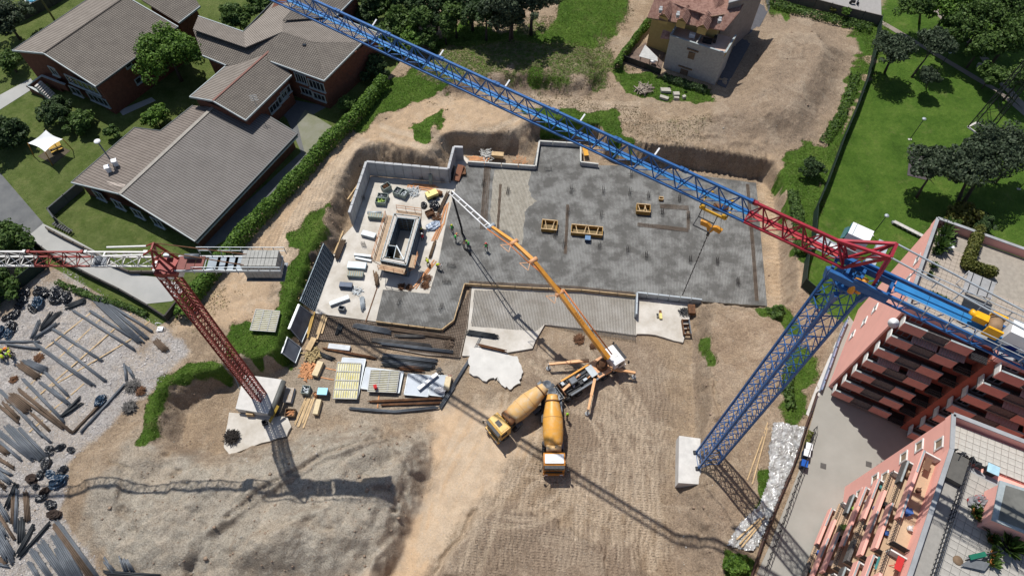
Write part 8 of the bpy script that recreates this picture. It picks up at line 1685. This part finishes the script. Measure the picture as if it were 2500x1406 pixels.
# ---------------- people ----------------
M_skin = mat('skin', (.38, .20, .13), .6); _pm = {}
def body_mesh(pose):
    if pose in _pm: return _pm[pose]
    if pose == 'stand': J_ = dict(pel=(0,0,.95), ch=(0,.02,1.3), nk=(0,.02,1.48), hd=(0,.05,1.6), hd2=(0,.05,1.72), ls=(-.19,.02,1.42), le=(-.27,.05,1.13), lw=(-.24,.22,.95), rs=(.19,.02,1.42), re=(.3,.02,1.14), rw=(.3,.2,.98), lh=(-.1,0,.9), lk=(-.13,.06,.5), la=(-.15,0,.09), lt=(-.16,.17,.04), rh=(.1,0,.9), rk=(.14,.1,.5), ra=(.16,-.05,.09), rt=(.17,.12,.04))
    elif pose == 'reach': J_ = dict(pel=(0,-.05,.92), ch=(0,.1,1.25), nk=(0,.17,1.4), hd=(0,.24,1.5), hd2=(0,.27,1.61), ls=(-.19,.12,1.34), le=(-.24,.36,1.2), lw=(-.18,.56,1.1), rs=(.19,.12,1.34), re=(.26,.36,1.16), rw=(.2,.58,1.05), lh=(-.1,-.05,.88), lk=(-.16,.12,.5), la=(-.2,.05,.09), lt=(-.2,.22,.04), rh=(.1,-.05,.88), rk=(.15,-.02,.47), ra=(.17,-.3,.09), rt=(.18,-.14,.04))
    else: J_ = dict(pel=(0,-.12,.85), ch=(0,.2,1.05), nk=(0,.38,1.08), hd=(0,.48,1.08), hd2=(0,.58,1.06), ls=(-.18,.28,1.05), le=(-.24,.4,.78), lw=(-.18,.5,.5), rs=(.18,.28,1.05), re=(.24,.4,.78), rw=(.16,.52,.5), lh=(-.1,-.12,.82), lk=(-.15,.05,.48), la=(-.18,-.1,.09), lt=(-.18,.08,.04), rh=(.1,-.12,.82), rk=(.15,.1,.48), ra=(.18,-.05,.09), rt=(.18,.13,.04))
    Rd = dict(pel=.15, ch=.165, nk=.062, hd=.095, hd2=.075, ls=.075, le=.048, lw=.034, rs=.075, re=.048, rw=.034, lh=.1, lk=.065, la=.045, lt=.035, rh=.1, rk=.065, ra=.045, rt=.035)
    E_ = [('pel','ch'),('ch','nk'),('nk','hd'),('hd','hd2'),('ch','ls'),('ls','le'),('le','lw'),('ch','rs'),('rs','re'),('re','rw'),('pel','lh'),('lh','lk'),('lk','la'),('la','lt'),('pel','rh'),('rh','rk'),('rk','ra'),('ra','rt')]
    ks = list(J_); vs = [Vector(J_[k]) for k in ks]; rd = [Rd[k] for k in ks]; es = [(ks.index(a), ks.index(b_)) for a, b_ in E_]
    for s, e, w in (('l', 'le', 'lw'), ('r', 're', 'rw')):       # palm and five unequal fingers
        W0 = Vector(J_[w]); d = (W0 - Vector(J_[e])).normalized(); sd_ = d.cross(Vector((0, 0, 1))).normalized(); pi_ = len(vs); vs.append(W0 + d * .07); rd.append(.034); es.append((ks.index(w), pi_))
        for f in range(4): o_ = sd_ * (.032 * (f - 1.5)); b0 = len(vs); vs += [W0 + d * .1 + o_, W0 + d * (.15 + .01 * (f in (1, 2))) + o_ - Vector((0, 0, .03))]; rd += [.012, .009]; es += [(pi_, b0), (b0, b0 + 1)]
        b0 = len(vs); sg = sd_ * (.05 if s == 'l' else -.05); vs += [W0 + d * .05 + sg, W0 + d * .09 + sg * 1.4]; rd += [.013, .01]; es += [(pi_, b0), (b0, b0 + 1)]
    me_ = bpy.data.meshes.new('body'); me_.from_pydata(vs, es, []); o = bpy.data.objects.new('body', me_); C.objects.link(o); md = o.modifiers.new('s', 'SKIN'); me_ = o.data
    for i, r in enumerate(rd): me_.skin_vertices[0].data[i].radius = (r, r)
    me_.skin_vertices[0].data[0].use_root = True; o.modifiers.new('u', 'SUBSURF').levels = 1
    dg = bpy.context.evaluated_depsgraph_get(); out = bpy.data.meshes.new_from_object(o.evaluated_get(dg)); bpy.data.objects.remove(o)
    for nme, c_ in (('skin', M_skin),): out.materials.append(c_)
    out.materials.append(mat('work_trousers', (.02, .025, .04), .9)); out.materials.append(mat('work_boots', (.02, .015, .01), .7))
    for p in out.polygons:
        z = p.center.z; p.material_index = 2 if z < .12 else (1 if z < Vector(J_['pel']).z + .04 and abs(p.center.x) < .3 and not (pose == 'bend' and p.center.y > .3) and not (pose != 'bend' and (abs(p.center.x) > .2 and z > .8) or (p.center.y > .15 and z > .85)) else 0)
    _pm[pose] = (out, J_); return _pm[pose]
def person(px, py, z, pose, heading, label, vest, helmet, group=None, zz=None):
    me_, J_ = body_mesh(pose); p = at(px, py, z) if z is not None else on(px, py); t = thing('person', label, 'person', p, heading, group)
    link('body', me_, t); V = lambda k: Vector(J_[k]); b = MB()
    b.tube([V('pel') - Vector((0, 0, .02)), V('pel').lerp(V('ch'), .5), V('ch'), V('nk') - (V('nk') - V('ch')) * .25], [.165, .175, .2, .12], 14); b.build('vest', vest, t)
    s = MB()
    for a, e in (('ls', 'le'), ('rs', 're')): s.tube([V(a), V(a).lerp(V(e), .9)], [.088, .062], 8)
    s.build('sleeves', mat('dark_shirt', (.03, .035, .05), .9), t)
    ad = (V('hd2') - V('nk')).normalized(); h = MB().lathe([(.0, .115), (.02, .15), (.03, .11), (.09, .1), (.13, .06), (.145, .01)], V('hd') + ad * .03, ad, 14); h.build('helmet', helmet, t)
    f = MB(); fc = V('hd') + Vector((0, .095, -.01)); f.box(fc + Vector((0, .01, -.01)), (.022, .035, .04)); f.build('nose', M_skin, t)
    e = MB(); 
    for sx in (-.035, .035): e.box(fc + Vector((sx, -.004, .02)), (.018, .01, .01))
    e.box(fc + Vector((0, -.005, -.05)), (.045, .01, .01)); e.build('face', M_dark, t); return t
Vg = mat('vest_green', (.06, .55, .12), .8, var=.05); Vy = mat('vest_yellow', (.42, .50, .03), .8, var=.05); Vr = mat('shirt_red', (.55, .02, .05), .8); Vo = mat('vest_orange', (.75, .2, .03), .8); Hy = mat('helmet_yellow', (.6, .6, .05), .4); Hw = M_white; Hg = mat('helmet_lime', (.3, .6, .05), .4); Ho = mat('helmet_orange', (.65, .25, .1), .4)
zsl = ZS + .03
person(1105, 566, zsl, 'stand', 2.6, 'worker in green vest nearest the hanging hose', Vg, Hy); person(1113, 589, zsl, 'reach', -.8, 'worker in bright green shirt below the first, with an orange helmet', Vg, Ho); person(1144, 605, zsl, 'reach', 1.3, 'worker in green vest holding the black placing hose', Vg, Hg); person(1187, 610, zsl, 'stand', 3.1, 'worker in green vest and red helmet standing alone on the slab', Vg, mat('helmet_red', (.6, .1, .08), .4))
person(1033, 588, ZL, 'stand', .5, 'worker in red shirt and white helmet beside the stair core', Vr, Hw); person(1031, 574, ZL, 'stand', 3.4, 'worker in dark clothes and yellow helmet beside the man in red', MATS['dark_shirt'] if 'dark_shirt' in MATS else M_dark, Hy); person(1046, 648, ZL, 'bend', .4, 'worker in yellow vest bending over the orange planks', Vy, Hg); person(1069, 655, zsl, 'bend', -1.9, 'worker in yellow vest and white helmet on the slab edge', Vy, Hw)
for (x, y, pz, hd, v, h, lb) in ((12, 866, 'bend', -.9, Vy, Hy, 'upper left man with yellow vest in the huddle on the gravel'), (22, 860, 'bend', -1.6, Vo, Hy, 'upper middle man in orange in the huddle on the gravel'), (33, 866, 'bend', -2.6, Vy, Hg, 'right man in lime helmet in the huddle on the gravel'), (17, 880, 'bend', .9, Vy, Hg, 'lower man with lime helmet in the huddle on the gravel'), (4, 874, 'bend', 0, Vo, Ho, 'man in orange at the left edge of the huddle'), (36, 878, 'stand', 2.2, Vy, Hg, 'lower right man of the huddle on the gravel')): person(x, y, None, pz, hd, lb, v, h, 'men huddled over the bars on the gravel')
person(1384, 1022, .1, 'stand', 1.6, 'worker in lime vest behind the bright orange drum truck', Vy, Hg)
# ---------------- loose stones and clods ----------------
def stones(w, n, size, m, name, label, flatten=.6):
    g = w[:-1, :-1]; a_ = (np.diff(gy)[:, None] * np.diff(gx)[None]) * g; ok = (np.abs(gx[:-1]) < 62)[None] & (gy[:-1] < 95)[:, None]; a_ = (a_ * ok).ravel(); k = nr.choice(a_.size, n, p=a_ / a_.sum()); j, i = k // (nx_ - 1), k % (nx_ - 1); u, v = nr.rand(n), nr.rand(n)
    x = gx[i] + u * np.diff(gx)[i]; y = gy[j] + v * np.diff(gy)[j]; z = (GH[j, i] * (1 - u) + GH[j, i + 1] * u) * (1 - v) + (GH[j + 1, i] * (1 - u) + GH[j + 1, i + 1] * u) * v
    s = size * nr.lognormal(0, .45, n); oc = np.array([(1, 0, 0), (0, 1, 0), (-1, 0, 0), (0, -1, 0), (0, 0, 1), (0, 0, -1)], float); V_ = oc[None] * s[:, None, None] * nr.uniform(.6, 1.2, (n, 6, 1)); V_[:, :, 2] *= flatten
    th = nr.uniform(0, 6.3, n); c_, s_ = np.cos(th)[:, None], np.sin(th)[:, None]; X_ = V_[:, :, 0] * c_ - V_[:, :, 1] * s_; Y_ = V_[:, :, 0] * s_ + V_[:, :, 1] * c_
    co_ = np.stack([X_ + x[:, None], Y_ + y[:, None], V_[:, :, 2] + (z + s * .15)[:, None]], -1).reshape(-1, 3); F_ = np.array([(0, 1, 4), (1, 2, 4), (2, 3, 4), (3, 0, 4), (1, 0, 5), (2, 1, 5), (3, 2, 5), (0, 3, 5)]); fs_ = (F_[None] + (np.arange(n) * 6)[:, None, None]).reshape(-1, 3)
    me_ = bpy.data.meshes.new(name); me_.vertices.add(len(co_)); me_.vertices.foreach_set('co', co_.ravel()); me_.loops.add(fs_.size); me_.loops.foreach_set('vertex_index', fs_.ravel().astype(np.int32)); me_.polygons.add(len(fs_)); me_.polygons.foreach_set('loop_start', np.arange(0, fs_.size, 3, dtype=np.int32)); me_.polygons.foreach_set('loop_total', np.full(len(fs_), 3, np.int32)); me_.update(calc_edges=True); me_.materials.append(m)
    tag(link(name, me_), label, kind='stuff')
fl_ = flat_mask(GX, GY); bare = np.clip(1 - grass * 1.3 - fl_, 0, 1); heapm = sst(-sdf(GX, GY, PILE), -2, 2); bank = sst(np.hypot(gxh, gyh), .35, .8); inpit = sst(-sdf(GX, GY, TOE), 0, 2)
stones(bare * (.12 + heapm + .5 * bank) * (1 - .8 * inpit) * (1 - .8 * sand), 16000, .055, mat('pale_stones', (.48, .45, .40), .9, var=.2), 'loose_stones', 'pale loose stones scattered over the earth heaps and banks')
stones(bare * (.08 + .6 * heapm + 1.6 * bank) * (1 - .7 * inpit) * (1 - .8 * sand), 12000, .11, mat('earth_clods', (.27, .20, .145), .95, var=.25), 'earth_clods', 'brown clods of earth on the banks and heaps', .8)
stones(np.clip(gravel, 0, 1), 30000, .045, mat('ballast_stones', (.50, .475, .455), .9, var=.3, scale=.8), 'ballast', 'pale coarse ballast stones of the storage yard')
# ---------------- finishing: empties to the base of their things ----------------
bpy.context.view_layer.update()
for o in list(S.objects):
    if o.type == 'EMPTY' and o.parent is None and o.location.length < 1e-4 and o.children:
        pts = [ch.matrix_world @ Vector(c) for ch in o.children_recursive if ch.type == 'MESH' for c in ch.bound_box]
        c = Vector((sum((min(p[i] for p in pts), max(p[i] for p in pts))) / 2 for i in range(2))).to_3d(); c.z = min(p.z for p in pts); o.location = c
        for ch in o.children: ch.matrix_basis = Matrix.Translation(-c) @ ch.matrix_basis
